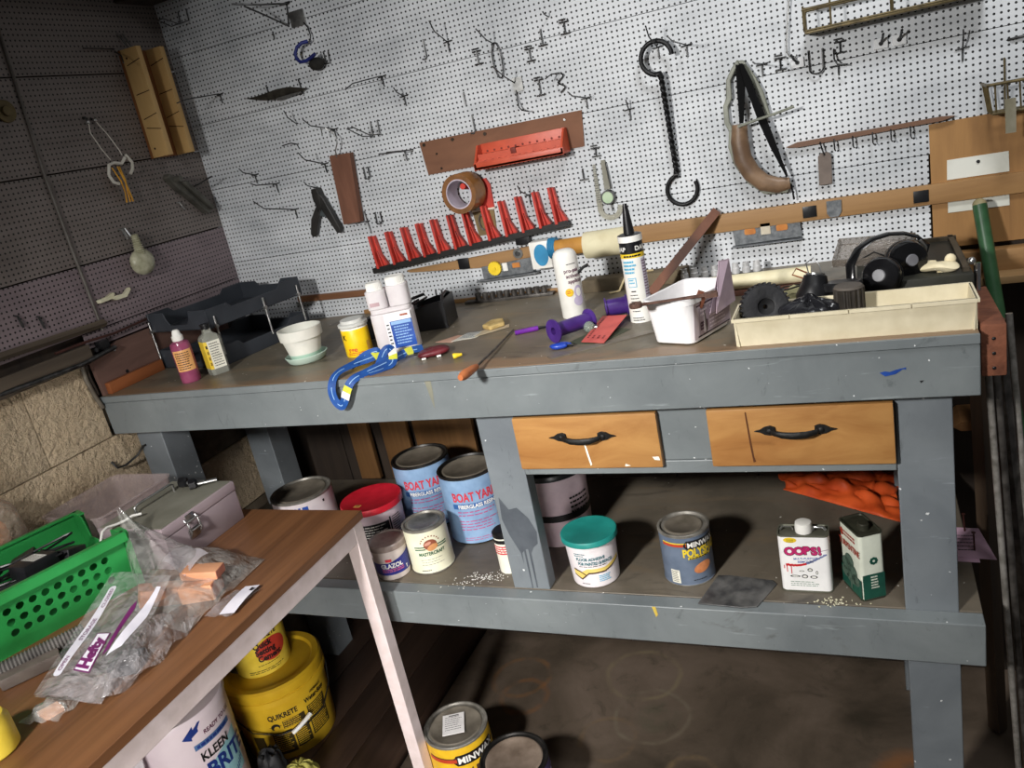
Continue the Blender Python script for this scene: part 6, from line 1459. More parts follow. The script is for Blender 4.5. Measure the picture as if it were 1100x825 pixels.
# two resin gallons
BLC = pm('light_blue_can', (142, 172, 204), (122, 152, 186), 0.4)
REDL = pm('red_lettering', (214, 62, 74), (196, 48, 62), 0.45); MAG = pm('magenta_print', (186, 96, 140), (166, 80, 124), 0.5)
def resin(off):
    def deco(m, r):
        fn = around(r, off, 0, 0.0008); fb = around(r, off, 0, 0.0012)
        m.text('BOAT YARD', 0, 0.124, 0.034, REDL, fn, sx=0.66, fat=0.03, align='CENTER')
        m.rect(-0.065, 0.103, 0.075, 0.117, pm('mid_blue_band', (58, 104, 164), (48, 90, 148), 0.45), fn)
        m.text('FIBERGLASS RESIN', 0, 0.1045, 0.0145, WHITEP, fb, sx=0.86, fat=0.03, align='CENTER')
        m.lines(-0.055, 0.092, 0.06, 2, 0.009, 0.003, MAG, fn, 50); m.lines(-0.055, 0.066, 0.06, 4, 0.008, 0.0028, MAG, fn, 51); m.lines(-0.05, 0.018, 0.06, 2, 0.006, 0.002, MAG, fn, 52)
    return deco
for x, y, lab, o_ in ((0.668, -0.258, 'light blue resin gallon can with red lettering, the one farther back', -2), (0.848, -0.325, 'light blue resin gallon can with red lettering, partly behind the middle leg', 2)):
    t = thing('resin_can', lab, 'can', (x, y, SH), group='light blue resin cans')
    can_shell(t, 0.0795, 0.190, BLC, DLID, pm('blackened_rim', (60, 58, 56), (34, 33, 32), 0.4, 0.6), resin(facing(x, y, o_)))
t = bpy.data.objects['resin_can']
# cream quart
CRC = pm('cream_can_label', (232, 230, 204), (218, 214, 186), 0.45)
GRN = pm('dark_green_ink', (30, 92, 60), (22, 76, 48), 0.45)
t = thing('filler_can', 'cream quart can with green lettering next to the small white and blue tub', 'can', (0.788, -0.493, SH)); f = facing(0.788, -0.493)
def deco(m, r):
    fn = around(r, f, 0, 0.0007); fb = around(r, f, 0, 0.0011); fc = around(r, f, 0, 0.0015)
    for z in (0.074, 0.068): m.rect(-0.040, z, -0.012, z + 0.003, GRN, fn); m.rect(0.016, z, 0.046, z + 0.003, GRN, fn)
    m.oval(0.002, 0.080, 0.017, 0.014, pm('brown_picture', (150, 84, 60), (116, 58, 40), 0.5), fb); m.oval(0.006, 0.072, 0.014, 0.008, pm('tan_picture', (214, 156, 104), (190, 130, 80), 0.5), fc, rot=0.3); m.oval(-0.004, 0.084, 0.009, 0.004, pm('pink_picture', (206, 150, 130), (186, 128, 108), 0.5), fc, rot=0.3)
    for k in range(9):
        a = PI * (0.1 + 0.8 * k / 8); m.rect(0.002 - 0.024 * math.cos(a) - 0.0016, 0.080 + 0.021 * math.sin(a), 0.002 - 0.024 * math.cos(a) + 0.0016, 0.0835 + 0.021 * math.sin(a), MATS['brown_picture'], fn)
    m.text('MASTERCRAFT', 0.002, 0.052, 0.0125, GRN, fn, sx=0.82, fat=0.035, align='CENTER', step=0.004)
    m.lines(-0.03, 0.040, 0.03, 3, 0.007, 0.0014, pm('grey_ink', (130, 128, 116), (116, 114, 102), 0.5), fn, 60); m.lines(-0.034, 0.010, -0.006, 1, 0.005, 0.002, INKB, fn, 61)
can_shell(t, 0.0545, 0.122, CRC, pm('grey_smeared_lid', (140, 140, 138), (62, 62, 62), 0.4, 0.2, 16), TINM, deco)
# small white & blue tub
NAVY = pm('navy_label', (48, 54, 138), (38, 42, 116), 0.4)
t = thing('glazing_tub', 'small white tub with a dark blue label, nearest the table leg', 'tub', (0.700, -0.540, SH)); f = facing(0.70, -0.54)
m = MB(); SW = pm('clear_white_tub', (224, 212, 204), (208, 194, 188), 0.3, trans=0.1); tp = 0.005 / 0.09
m.lathe([(0, 0), (0.039, 0), (0.041, 0.002), (0.0455, 0.082), (0, 0.082)], SW, 40)
fn = around(0.041, f, 0, 0.0010, tp); fb = around(0.041, f, 0, 0.0015, tp)
m.rect(-0.060, 0.016, 0.050, 0.050, NAVY, fn); m.decal([(-0.01, 0.050), (0.050, 0.050), (0.050, 0.068)], NAVY, fn)
m.text('GLAZOL', -0.004, 0.036, 0.0165, WHITEP, fb, sx=0.82, fat=0.04, align='CENTER', step=0.004); m.text('1-2-3', -0.012, 0.053, 0.008, REDL, fb, fat=0.03) if False else None
m.rect(-0.016, 0.0535, -0.002, 0.061, REDL, fb); m.lines(-0.03, 0.030, 0.028, 2, 0.0055, 0.0032, MAG, fb, 71); m.decal([(0.030, 0.030), (0.036, 0.030), (0.034, 0.026), (0.034, 0.020), (0.032, 0.020), (0.032, 0.026)], WHITEP, fb)
sub(m, 'body', t)
m = MB(); m.lathe([(0, 0.094), (0.041, 0.094), (0.043, 0.097), (0.046, 0.097), (0.0485, 0.094), (0.0485, 0.082), (0.0465, 0.081), (0.0, 0.083)], pm('smoky_lid', (190, 176, 168), (130, 112, 104), 0.3, trans=0.2, scale=18), 44)
sub(m, 'lid', t, 'smoky translucent lid')
# things behind the middle leg
t = thing('small_can', 'narrow white can with red print peeking out left of the middle bench leg', 'can', (1.008, -0.500, SH)); f = facing(1.008, -0.50)
m = MB(); m.lathe([(0, 0), (0.028, 0), (0.028, 0.096), (0, 0.096)], WLB, 32); m.rect(-0.04, 0.052, 0.03, 0.074, REDL, around(0.028, f, 0, 0.0007)); m.lines(-0.036, 0.068, 0.02, 3, 0.006, 0.003, WLB, around(0.028, f, 0, 0.0011), 3); m.rect(-0.04, 0.080, 0.03, 0.090, INKB, around(0.028, f, 0, 0.0007))
sub(m, 'body', t); sub(MB().lathe([(0, 0.108), (0.024, 0.108), (0.029, 0.104), (0.029, 0.094), (0, 0.094)], BLACK, 32), 'lid', t, 'black lid')
t = thing('resin_bucket', 'pinkish white bucket with a dark band in the shadow behind the middle leg', 'bucket', (1.085, -0.330, SH)); f = facing(1.085, -0.33)
m = MB(); m.lathe([(0, 0), (0.076, 0), (0.080, 0.070, INKB), (0.0805, 0.070, INKB), (0.081, 0.088, PW), (0.0805, 0.088, PW), (0.084, 0.190), (0, 0.190)], PW, 44); m.lines(0.0, 0.125, 0.06, 5, 0.012, 0.005, INKB, around(0.081, f + 20, 0, 0.003), 3)
sub(m, 'body', t); sub(MB().lathe([(0, 0.196), (0.086, 0.196), (0.088, 0.192), (0.088, 0.182), (0, 0.182)], BLACK, 44), 'lid', t, 'black lid')
# teal lidded tub
TEAL = pm('teal_lid', (40, 148, 138), (28, 122, 114), 0.45, scale=12)
t = thing('adhesive_tub', 'white tub with a teal lid right of the middle leg', 'tub', (1.228, -0.517, SH)); f = facing(1.228, -0.517)
m = MB(); tp = 0.005 / 0.11; m.lathe([(0, 0), (0.050, 0), (0.053, 0.003), (0.058, 0.104), (0.0615, 0.106), (0.0615, 0.110), (0, 0.110)], PW if False else pm('clean_white_tub', (232, 224, 224), (220, 212, 214), 0.38), 44)
fn = around(0.053, f, 0, 0.0010, tp); fb = around(0.053, f, 0, 0.0015, tp); TEI = pm('teal_ink', (34, 110, 120), (26, 92, 102), 0.5)
m.text('FLOOR ADHESIVE', -0.008, 0.072, 0.0105, TEI, fn, sx=0.74, fat=0.03, align='CENTER', step=0.004); m.text('FOR PAINTED SURFACES', 0.002, 0.061, 0.0105, TEI, fn, sx=0.66, fat=0.03, align='CENTER', step=0.004)
m.lines(-0.042, 0.088, -0.016, 2, 0.005, 0.002, TEI, fn, 80); m.lines(-0.035, 0.0565, 0.035, 1, 0.004, 0.0014, INKB, fn, 81)
YBD = pm('cream_yellow_band', (230, 206, 122), (216, 188, 96), 0.45); BRN = pm('dark_brown_line', (74, 46, 40), (60, 36, 32), 0.45)
band = [(-0.034, 0.040), (-0.022, 0.050), (0.02, 0.049), (0.05, 0.058), (0.062, 0.064), (0.062, 0.056), (0.05, 0.050), (0.02, 0.042), (-0.016, 0.042), (-0.034, 0.026), (-0.048, 0.034), (-0.050, 0.044)]
line = [(-0.052, 0.032), (-0.034, 0.022), (-0.015, 0.0395), (0.02, 0.0385), (0.05, 0.0465), (0.062, 0.053), (0.062, 0.0565), (0.05, 0.050), (0.02, 0.042), (-0.016, 0.042), (-0.034, 0.026), (-0.050, 0.036)]
def tri_decal(mb, upper, lower, mt, fn):
    for i in range(len(upper) - 1): mb.decal([lower[i], lower[i + 1], upper[i + 1], upper[i]], mt, fn)
U = [(-0.052, 0.046), (-0.034, 0.042), (-0.018, 0.0515), (0.02, 0.050), (0.062, 0.064)]; Lw = [(-0.052, 0.036), (-0.034, 0.026), (-0.016, 0.042), (0.02, 0.042), (0.062, 0.0565)]
tri_decal(m, U, Lw, YBD, fn); tri_decal(m, Lw, [(x, z - 0.0036) for x, z in Lw], BRN, fn); tri_decal(m, [(-0.05, 0.05), (-0.036, 0.046), (-0.022, 0.037)], [(-0.05, 0.047), (-0.036, 0.043), (-0.022, 0.034)], BRN, fb)
m.lines(0.004, 0.030, 0.034, 4, 0.0045, 0.002, CYA, fn, 83); m.lines(-0.036, 0.012, -0.014, 1, 0.004, 0.0016, INKB, fn, 84)
sub(m, 'body', t)
m = MB(); m.lathe([(0, 0.117), (0.054, 0.117), (0.058, 0.119), (0.0625, 0.119), (0.064, 0.117), (0.064, 0.107), (0.0625, 0.106), (0, 0.108)], TEAL, 48)
sub(m, 'lid', t, 'teal lid')
# grey wood stain quart
GRC = pm('slate_can_label', (104, 116, 134), (88, 100, 118), 0.4)
t = thing('stain_can', 'slate grey quart can with yellow lettering on the middle of the shelf', 'can', (1.436, -0.492, SH)); f = facing(1.436, -0.492)
YLT = pm('yellow_lettering', (232, 204, 52), (220, 188, 36), 0.45)
def minwax(m, r, f, z, s, word, wordm, o0):
    fn = around(r, f, 0, 0.0007); fb = around(r, f, 0, 0.0012)
    w = 4.15 * s
    m.decal([(o0 - 0.5 * s, z + 0.3 * s), (o0, z - 0.25 * s), (o0 + w, z - 0.25 * s), (o0 + w + 0.5 * s, z + 0.3 * s), (o0 + w, z + 0.95 * s), (o0, z + 0.95 * s)], INKB, fn, 0.004)
    m.text('MINWAX', o0 + 0.08 * s, z, s, WHITEP, fb, fat=0.03, step=0.004)
def deco(m, r):
    fn = around(r, f, 0, 0.0007); fb = around(r, f, 0, 0.0012)
    m.rect(-0.055, 0.097, 0.0, 0.103, pm('red_stripe', (190, 70, 40), (172, 56, 30), 0.45), fn); m.rect(-0.055, 0.1035, 0.0, 0.106, YLT, fn)
    minwax(m, r, f, 0.0945, 0.0165, '', None, 0.000)
    m.text('POLYSHADES', -0.010, 0.073, 0.0255, YLT, fb, sx=0.70, fat=0.04, step=0.004); m.rect(0.0, 0.066, 0.055, 0.071, YLT, fn); m.lines(0.003, 0.067, 0.05, 1, 0.004, 0.0025, INKB, fb, 90)
    m.oval(0.030, 0.042, 0.021, 0.012, pm('orange_swatch', (214, 140, 92), (190, 114, 68), 0.45, scale=60), fn, rot=0.25)
    m.rect(-0.042, 0.008, -0.022, 0.040, WLB, fn); m.lines(-0.040, 0.036, -0.024, 7, 0.004, 0.0014, INKB, fb, 91); m.lines(0.006, 0.014, 0.04, 1, 0.003, 0.0016, INKB, fn, 92)
can_shell(t, 0.0545, 0.124, GRC, DLID, TINM, deco)
# flat black rubber sheet
single(MB().prism([(1.472, -0.606), (1.560, -0.612), (1.590, -0.606), (1.622, -0.525), (1.612, -0.512), (1.520, -0.500), (1.498, -0.502)], SH, SH + 0.003, pm('dark_scuffed_sheet', (98, 97, 95), (54, 54, 55), 0.4, scale=26)), 'rubber_sheet', 'flat dark grey rubber sheet on the front edge of the shelf', 'sheet', bevel=0.001)
# oblong tin generator
def tin(root, w_, d_, h, paper, r, top, deco):
    m = MB(); p = rrect(-w_ / 2, -d_ / 2, w_ / 2, d_ / 2, r, 5); n = len(p)
    def lvl(z, g): return [(x * (1 + 2 * g / w_), y * (1 + 2 * g / d_), z) for x, y in p]
    L_ = [lvl(0, 0.0008), lvl(0.003, 0.0008), lvl(0.0035, 0), lvl(h - 0.004, 0), lvl(h - 0.0035, 0.0008), lvl(h, 0.0008), lvl(h, -0.002), lvl(h - 0.003, -0.003)]
    for i in range(7): m.add(L_[i] + L_[i + 1], [(k, (k + 1) % n, n + (k + 1) % n, n + k) for k in range(n)], paper if i == 2 else top, False)
    m.add(L_[0], [tuple(range(n))], top); m.add(L_[-1], [tuple(range(n))], top)
    deco(m); sub(m, 'body', root)
GTOP = pm('grey_green_tin_top', (116, 116, 102), (88, 88, 76), 0.45, 0.4)
t = thing('remover_tin', 'white rectangular tin with big magenta lettering near the right leg', 'tin', (1.682, -0.522, SH), rz=rad(0))
def deco(m):
    e = -0.0226; fn = onplane((0, e, 0), (1, 0, 0), (0, 0, 1)); fb = onplane((0, e - 0.0004, 0), (1, 0, 0), (0, 0, 1)); fc = onplane((0, e - 0.0008, 0), (1, 0, 0), (0, 0, 1))
    m.oval(-0.024, 0.119, 0.0125, 0.006, YEL, fn, step=0); m.lines(-0.031, 0.119, -0.017, 2, 0.004, 0.0016, pm('olive_ink', (1, 1, 1)), fb, 3, 0)
    PK = pm('magenta_lettering', (196, 40, 110), (174, 28, 92), 0.45); x = -0.036
    for ch, dy, wd in (('O', 0, 0.018), ('O', 0.001, 0.018), ('P', 0.003, 0.0145), ('S', 0.002, 0.0125), ('!', 0.003, 0.008)):
        m.text(ch, x, 0.0845 + dy, 0.024, INKB, fn, sx=1.02, fat=0.085, step=0, rot=0.10); m.text(ch, x + 0.0003, 0.0852 + dy, 0.0232, PK, fb, sx=1.0, fat=0.055, step=0, rot=0.10)
        x += wd
    m.text('MULTI-PURPOSE', 0.002, 0.0755, 0.0062, BLUEI, fn, fat=0.02, align='CENTER', step=0, rot=0.06); m.text('REMOVER', 0.002, 0.068, 0.0068, BLUEI, fn, fat=0.02, align='CENTER', step=0, rot=0.06)
    for i in range(12):
        x0 = -0.036 + i * 0.0065; y0 = 0.060 + 0.00016 * i * i - 0.003 * math.sin(i * 0.4); mt = pm('scarlet', (210, 40, 50), (190, 30, 40), 0.4) if i < 6 else (pm('blue_grey_brush', (120, 130, 170), (100, 110, 150), 0.4))
        m.decal([(x0, y0), (x0 + 0.007, y0 + 0.0006 + 0.0003 * i), (x0 + 0.007, y0 + 0.006 + 0.0001 * i), (x0, y0 + 0.0055)], mt, fn, 0)
    for xd, l in ((-0.035, 0.014), (-0.027, 0.018), (-0.040, 0.006)): m.rect(xd, 0.060 - l, xd + 0.0018, 0.062, MATS['scarlet'], fn, 0)
    m.decal([(0.02, 0.092), (0.046, 0.100), (0.046, 0.099), (0.02, 0.0912)], MAU, fn, 0)
    for (x, y, w2, h2) in ((-0.030, 0.034, 0.020, 0.005), (-0.008, 0.032, 0.012, 0.009), (0.004, 0.048, 0.010, 0.008), (0.008, 0.032, 0.014, 0.007), (0.019, 0.042, 0.005, 0.008), (-0.012, 0.047, 0.010, 0.003)):
        m.oval(x + w2 / 2, y + h2 / 2, w2 / 2, h2 / 2, INKB, fn, step=0); m.oval(x + w2 / 2, y + h2 / 2, w2 / 3, h2 / 3.4, WHITEP, fb, step=0)
    m.lines(-0.030, 0.023, 0.026, 3, 0.0045, 0.0014, pm('green_print', (90, 130, 100), (78, 116, 88), 0.5), fn, 95, 0)
tin(t, 0.096, 0.045, 0.130, pm('bright_white_tin', (240, 238, 236), (230, 228, 226), 0.3), 0.010, GTOP, deco)
m = MB(); m.lathe([(0, 0.128), (0.0165, 0.128), (0.017, 0.138), (0.0155, 0.148), (0.013, 0.149), (0, 0.148)], WHITEP, 28, Tr(0.002, 0, 0)); sub(m, 'cap', t, 'white screw cap')
m = MB()
for s in (-1, 1): m.tube([(s * 0.019, 0, 0.130), (s * 0.022, 0, 0.137), (s * 0.038, 0, 0.137), (s * 0.043, 0, 0.130)], 0.003, ZINC, 8, flat=0.5)
sub(m, 'handle', t, 'bright wire handle')
t = thing('solvent_tin', 'green and white rectangular tin standing against the right bench leg', 'tin', (1.788, -0.524, SH), rz=rad(-62))
CRG = pm('aged_cream_tin', (218, 222, 206), (200, 204, 188), 0.45, scale=18)
DGT = pm('deep_green_tin', (28, 84, 68), (20, 66, 54), 0.4); REDB = pm('brick_red_lettering', (168, 62, 44), (146, 48, 34), 0.5)
TREE = pm('tree_print', (86, 106, 92), (62, 82, 70), 0.5, scale=120)
def deco(m):
    e = -0.0246; fn = onplane((0, e, 0), (1, 0, 0), (0, 0, 1)); fb = onplane((0, e - 0.0005, 0), (1, 0, 0), (0, 0, 1)); fc = onplane((0, e - 0.001, 0), (1, 0, 0), (0, 0, 1))
    m.rect(-0.038, 0.004, 0.038, 0.046, DGT, fn, 0); m.text('TURPENTINE', 0, 0.096, 0.019, REDB, fb, sx=0.68, fat=0.03, align='CENTER', step=0)
    m.lines(-0.026, 0.126, 0.026, 2, 0.007, 0.004, REDB, fn, 4, 0); m.decal([(-0.034, 0.128), (-0.026, 0.134), (-0.022, 0.118), (-0.030, 0.114)], REDB, fn, 0)
    for (x, y, rx, ry) in ((-0.016, 0.056, 0.017, 0.016), (0.006, 0.050, 0.018, 0.016), (-0.004, 0.070, 0.016, 0.014), (-0.022, 0.036, 0.014, 0.012), (0.018, 0.036, 0.014, 0.012), (0.0, 0.030, 0.018, 0.010)): m.oval(x, y, rx, ry, TREE, fb, step=0)
    m.rect(-0.003, 0.008, 0.003, 0.040, TREE, fc, 0)
    g = 0.0396; fs = onplane((g, 0, 0), (0, 1, 0), (0, 0, 1)); f2 = onplane((g + 0.0005, 0, 0), (0, 1, 0), (0, 0, 1))
    m.rect(-0.022, 0.004, 0.022, 0.058, DGT, fs, 0)
    for k in range(8):
        a = k * PI / 4; m.oval(0.002 + 0.0055 * math.cos(a), 0.086 + 0.0055 * math.sin(a), 0.003, 0.003, DGT, fs, step=0)
    m.lines(-0.006, 0.050, 0.010, 5, 0.006, 0.003, CRG, f2, 6, 0)
tin(t, 0.078, 0.048, 0.146, CRG, 0.008, pm('rusty_dark_top', (72, 74, 60), (48, 46, 38), 0.5, 0.4), deco)
m = MB(); m.lathe([(0, 0.142), (0.011, 0.142), (0.011, 0.154), (0.009, 0.156), (0, 0.156)], pm('rusty_dark_top', (1, 1, 1)), 22, Tr(0.012, 0, 0)); sub(m, 'cap', t, 'dark rusty cap')
# orange cloth
ORF = pm('orange_vinyl', (206, 86, 38), (160, 54, 20), 0.4, scale=12)
def cloth(u, v):
    x = 1.600 + 0.27 * u; y = -0.015 - (0.10 + 0.16 * u) * v
    r = math.sin(11 * u + 3 * v) * 0.010 + math.sin(23 * u - 7 * v) * 0.006 + math.sin(9 * v * u + 17 * v) * 0.007
    return (x + 0.01 * math.sin(9 * v), y, SH + 0.004 + max(0.0, 0.030 * math.sin(PI * min(1, u * 1.2)) ** 0.5 * (1 - v ** 3) * (0.6 + 0.6 * u) + abs(r) * (1 - v ** 6)))
single(MB().grid(cloth, 54, 34, ORF), 'orange_tarp', 'crumpled orange tarp at the back right of the shelf', 'tarp', solid=0.0015)
# pink papers with nails at right end of the shelf
PKP = pm('pink_form', (212, 176, 196), (196, 160, 182), 0.6)
m = MB(); m.prism([(1.948, -0.400), (2.030, -0.408), (2.012, -0.288), (1.962, -0.284)], SH + 0.001, SH + 0.002, PKP); m.prism([(1.945, -0.415), (2.0, -0.418), (2.0, -0.30), (1.95, -0.30)], SH, SH + 0.001, PKP)
m.lines(1.965, -0.32, 2.0, 5, 0.014, 0.003, INKB, lambda x, y: (x, y, SH + 0.0024), 3, 0)
single(m, 'pink_paper', 'sheet of pink paper on the shelf behind the right bench leg', 'paper')
for i, (x, y) in enumerate(((1.985, -0.30), (1.995, -0.375))):
    m = MB(); m.tube([(x, y, SH + 0.002), (x - 0.002, y - 0.006, SH + 0.046)], 0.0018, pm('rusty_nail', (96, 54, 46), (70, 38, 32), 0.6), 8); m.lathe([(0, 0), (0.004, 0), (0.004, 0.0012), (0, 0.0012)], MATS['rusty_nail'], 10, Tr(x - 0.002, y - 0.006, SH + 0.046))
    single(m, 'nail', 'rusty nail standing in the pink paper, ' + ('the back one' if i == 0 else 'the front one'), 'nail')
# spilled white powder
m = MB(); rr = random.Random(4)
for i in range(130):
    x = rr.gauss(0.945, 0.035); y = rr.gauss(-0.555, 0.016) + (x - 0.945) * 0.35
    if -0.60 < y < -0.5: m.box((x, y, SH + 0.0006), (rr.uniform(0.001, 0.004), rr.uniform(0.0008, 0.002), 0.0010), WHITEP, Tr(x, y, 0) @ Rz(rr.uniform(0, 3)) @ Tr(-x, -y, 0))
for i in range(50):
    x = rr.gauss(1.735, 0.02); y = rr.gauss(-0.575, 0.008); m.box((x, y, SH + 0.0008), (rr.uniform(0.001, 0.004), 0.002, 0.0012), CRM, Tr(x, y, 0) @ Rz(rr.uniform(0, 3)) @ Tr(-x, -y, 0))
single(m, 'spilled_flakes', 'scattered white flakes spilled on the lower shelf', 'flakes', kind='stuff')

# ------------------------------------------------------------------ floor
QY = pm('quikset_yellow', (214, 176, 46), (192, 152, 30), 0.42, scale=7); INKO = pm('olive_black_ink', (58, 46, 18), (46, 36, 14), 0.5)
t = thing('large_pail', 'large yellow lidded pail on the floor under the table', 'pail', (0.160, -0.528, 0.008)); f = facing(0.16, -0.528)
m = MB(); R_, h = 0.131, 0.225; tp = 0.012 / 0.225
m.lathe([(0, 0), (R_ - 0.002, 0), (R_, 0.003), (R_ + 0.012, h), (0, h)], QY, 56)
fn = around(R_, f, 0, 0.0012, tp); fb = around(R_, f, 0, 0.002, tp)
m.text('QUIKRETE', -0.055, 0.146, 0.024, INKB, fn, sx=0.72, fat=0.03); m.text('Water-Stop', 0.048, 0.152, 0.021, INKB, fn, sx=0.74, fat=0.03); m.text('HYDRAULIC', 0.07, 0.172, 0.011, INKB, fn, sx=0.74, fat=0.03)
m.oval(-0.042, 0.121, 0.012, 0.011, INKB, fn); m.oval(-0.040, 0.116, 0.007, 0.008, QY, fb); m.rect(-0.058, 0.122, -0.026, 0.1235, INKB, fn)
m.rect(-0.022, 0.108, 0.040, 0.134, INKO, fn); m.rect(0.050, 0.040, 0.115, 0.140, INKO, fn); m.rect(-0.058, 0.022, -0.004, 0.100, INKO, fn); m.rect(0.0, 0.030, 0.044, 0.096, INKO, fn)
for a_ in ((-0.020, 0.130, 0.038, 4), (0.053, 0.134, 0.112, 14), (-0.055, 0.094, -0.007, 10), (0.003, 0.090, 0.041, 9)): m.lines(a_[0], a_[1], a_[2], a_[3], 0.0068, 0.0028, QY, fb, 100 + a_[3])
m.rect(-0.12, 0.02, -0.085, 0.09, INKO, fn)
sub(m, 'body', t)
m = MB(); LR = R_ + 0.017
m.lathe([(0, h + 0.012), (LR - 0.030, h + 0.012), (LR - 0.024, h + 0.020), (LR - 0.006, h + 0.022), (LR, h + 0.016), (LR, h - 0.008), (LR - 0.002, h - 0.012), (LR + 0.001, h - 0.014), (LR + 0.001, h - 0.030), (R_ + 0.010, h - 0.034), (R_ + 0.008, h)], QY, 60); sub(m, 'lid', t)
m = MB()
def hp(a, z, rr=0.004): return ((R_ + 0.014 + rr) * math.cos(rad(a)), (R_ + 0.014 + rr) * math.sin(rad(a)), z)
m.tube([hp(f - 85, h - 0.040), hp(f - 70, 0.15), hp(f - 45, 0.118), hp(f - 15, 0.100), hp(f + 15, 0.095), hp(f + 40, 0.105), hp(f + 65, 0.14), hp(f + 85, h - 0.040)], 0.002, STEEL, 8)
pth = [(hp(f - 2 + 4 * k, 0.094 + 0.0045 * k, 0.006)) for k in range(7)]; hd = sub(m, 'handle', t, 'wire bail handle')
g = MB(); g.tube(pth, 0.0065, WHITEP, 12); o = g.build('grip', hd); o['label'] = 'white handle grip'
YP = pm('pale_yellow_pail', (226, 200, 76), (208, 180, 56), 0.4)
t = thing('small_pail', 'smaller yellow pail with red-backed lettering standing on the large yellow pail', 'pail', (0.130, -0.520, 0.246)); f = facing(0.13, -0.52)
m = MB(); R2 = 0.079; tp = 0.008 / 0.17
m.lathe([(0, 0), (R2 - 0.002, 0), (R2, 0.003), (R2 + 0.008, 0.170), (0, 0.170)], YP, 48)
fn = around(R2, f, 0, 0.001, tp); fb = around(R2, f, 0, 0.0017, tp)
m.oval(0.030, 0.078, 0.046, 0.036, pm('brick_red_oval', (186, 60, 44), (166, 48, 36), 0.45), fn)
m.text('QUIKRETE', -0.018, 0.120, 0.022, INKB, fb, sx=0.70, fat=0.03)
for k, s in enumerate(('Quick', 'Setting', 'Cement')): m.text(s, -0.018 + 0.002 * k, 0.094 - 0.022 * k, 0.026, INKB, fb, sx=0.78, fat=0.04)
m.lines(-0.02, 0.036, 0.05, 1, 0.005, 0.002, INKB, fn, 7); m.lines(-0.05, 0.020, 0.06, 2, 0.006, 0.002, INKB, fn, 8)
sub(m, 'body', t); sub(MB().lathe([(0, 0.180), (0.082, 0.180), (0.089, 0.178), (0.091, 0.174), (0.091, 0.160), (0, 0.160)], YP, 48), 'lid', t)
KW = pm('pale_pink_white_bucket', (226, 212, 216), (212, 196, 202), 0.42, scale=6)
t = thing('white_bucket', 'large white bucket with blue lettering under the table', 'bucket', (0.145, -0.860, 0.008)); f = facing(0.145, -0.860, 9)
m = MB(); RK_ = 0.122; tp = 0.012 / 0.385
m.lathe([(0, 0), (RK_ - 0.002, 0), (RK_, 0.003), (RK_ + 0.012, 0.385), (0, 0.385)], KW, 56)
fn = around(RK_, f, 0.085, 0.0012, tp); fb = around(RK_, f, 0.085, 0.002, tp); AQ = pm('pale_aqua_print', (150, 194, 200), (132, 178, 186), 0.45); DB = pm('navy_lettering', (30, 56, 130), (24, 44, 108), 0.42)
m.decal([(-0.02, 0.07), (0.11, 0.07), (0.11, 0.20), (0.04, 0.17), (-0.02, 0.13)], AQ, fn)
m.text('KLEEN', 0.0, 0.178, 0.036, INKB, fb, sx=0.74, fat=0.02, rot=0.0); m.text('BRITE', 0.004, 0.122, 0.062, DB, fb, sx=0.80, fat=0.035)
m.rect(-0.006, 0.216, 0.10, 0.232, pm('blue_grey_band', (84, 116, 160), (70, 100, 144), 0.45), fn); m.lines(0.0, 0.220, 0.095, 1, 0.01, 0.008, DB, fb, 4); m.text('READY TO USE', 0.024, 0.245, 0.017, MAU, fn, sx=0.8, fat=0.02)
m.decal([(-0.024, 0.262), (0.004, 0.286), (0.004, 0.276), (0.034, 0.300), (0.014, 0.272), (0.014, 0.264), (-0.004, 0.256), (-0.004, 0.248)], DB, fn)
m.decal([(0.02, 0.03), (0.11, 0.10), (0.11, 0.116), (0.02, 0.046)], DB, fn); m.lines(-0.16, 0.22, -0.13, 8, 0.012, 0.004, INKB, fn, 5); m.oval(0.02, 0.075, 0.016, 0.012, INKB, fb); m.oval(0.02, 0.075, 0.012, 0.009, WHITEP, around(RK_, f, 0.085, 0.0028, tp))
sub(m, 'body', t); sub(MB().lathe([(0, 0.394), (0.122, 0.394), (0.135, 0.392), (0.137, 0.388), (0.137, 0.374), (0.134, 0.372), (0, 0.376)], KW, 56), 'lid', t)
m = MB(); m.grid(lambda u, v: (0.250 + 0.10 * u + 0.01 * math.sin(9 * v), -1.04 + 0.13 * v, 0.25 + 0.20 * v * (1 - 0.15 * u) + 0.012 * math.sin(10 * u + 5 * v)), 10, 12, pm('white_sheet', (226, 222, 224), (206, 202, 206), 0.6))
single(m, 'crumpled_paper', 'crumpled white paper leaning in front of the large white bucket', 'paper', solid=0.001) if False else None
o = MB(); WCP = pm('white_carton', (222, 216, 220), (206, 198, 204), 0.6)
cq = [(0.055, -1.050, 0.008), (0.190, -1.045, 0.008), (0.192, -1.002, 0.385), (0.150, -1.000, 0.405), (0.060, -1.004, 0.392)]
o.add(cq + [(x + 0.002, y - 0.004, z) for x, y, z in cq], [(0, 1, 2, 3, 4), (9, 8, 7, 6, 5), (0, 5, 6, 1), (1, 6, 7, 2), (2, 7, 8, 3), (3, 8, 9, 4), (4, 9, 5, 0)], WCP)
single(o, 'carton_panel', 'white carton panel leaning on the large white bucket under the table', 'carton')
GLV2 = pm('black_glove', (28, 28, 30), (18, 18, 20), 0.6, bmp=0.5)
crumple(0.272, -0.735, 0.064, 0.040, 0.036, 0.078, GLV2, 'work_glove', 'crumpled black work glove on the floor between the bucket and the yellow pail', 'glove', 11, 0.3)
crumple(0.355, -0.725, 0.040, 0.055, 0.045, 0.052, pm('olive_yellow_rag', (190, 184, 96), (160, 154, 74), 0.75, bmp=0.5), 'yellow_rag', 'crumpled olive-yellow rag on the floor in front of the yellow pail', 'rag', 13, 0.25)
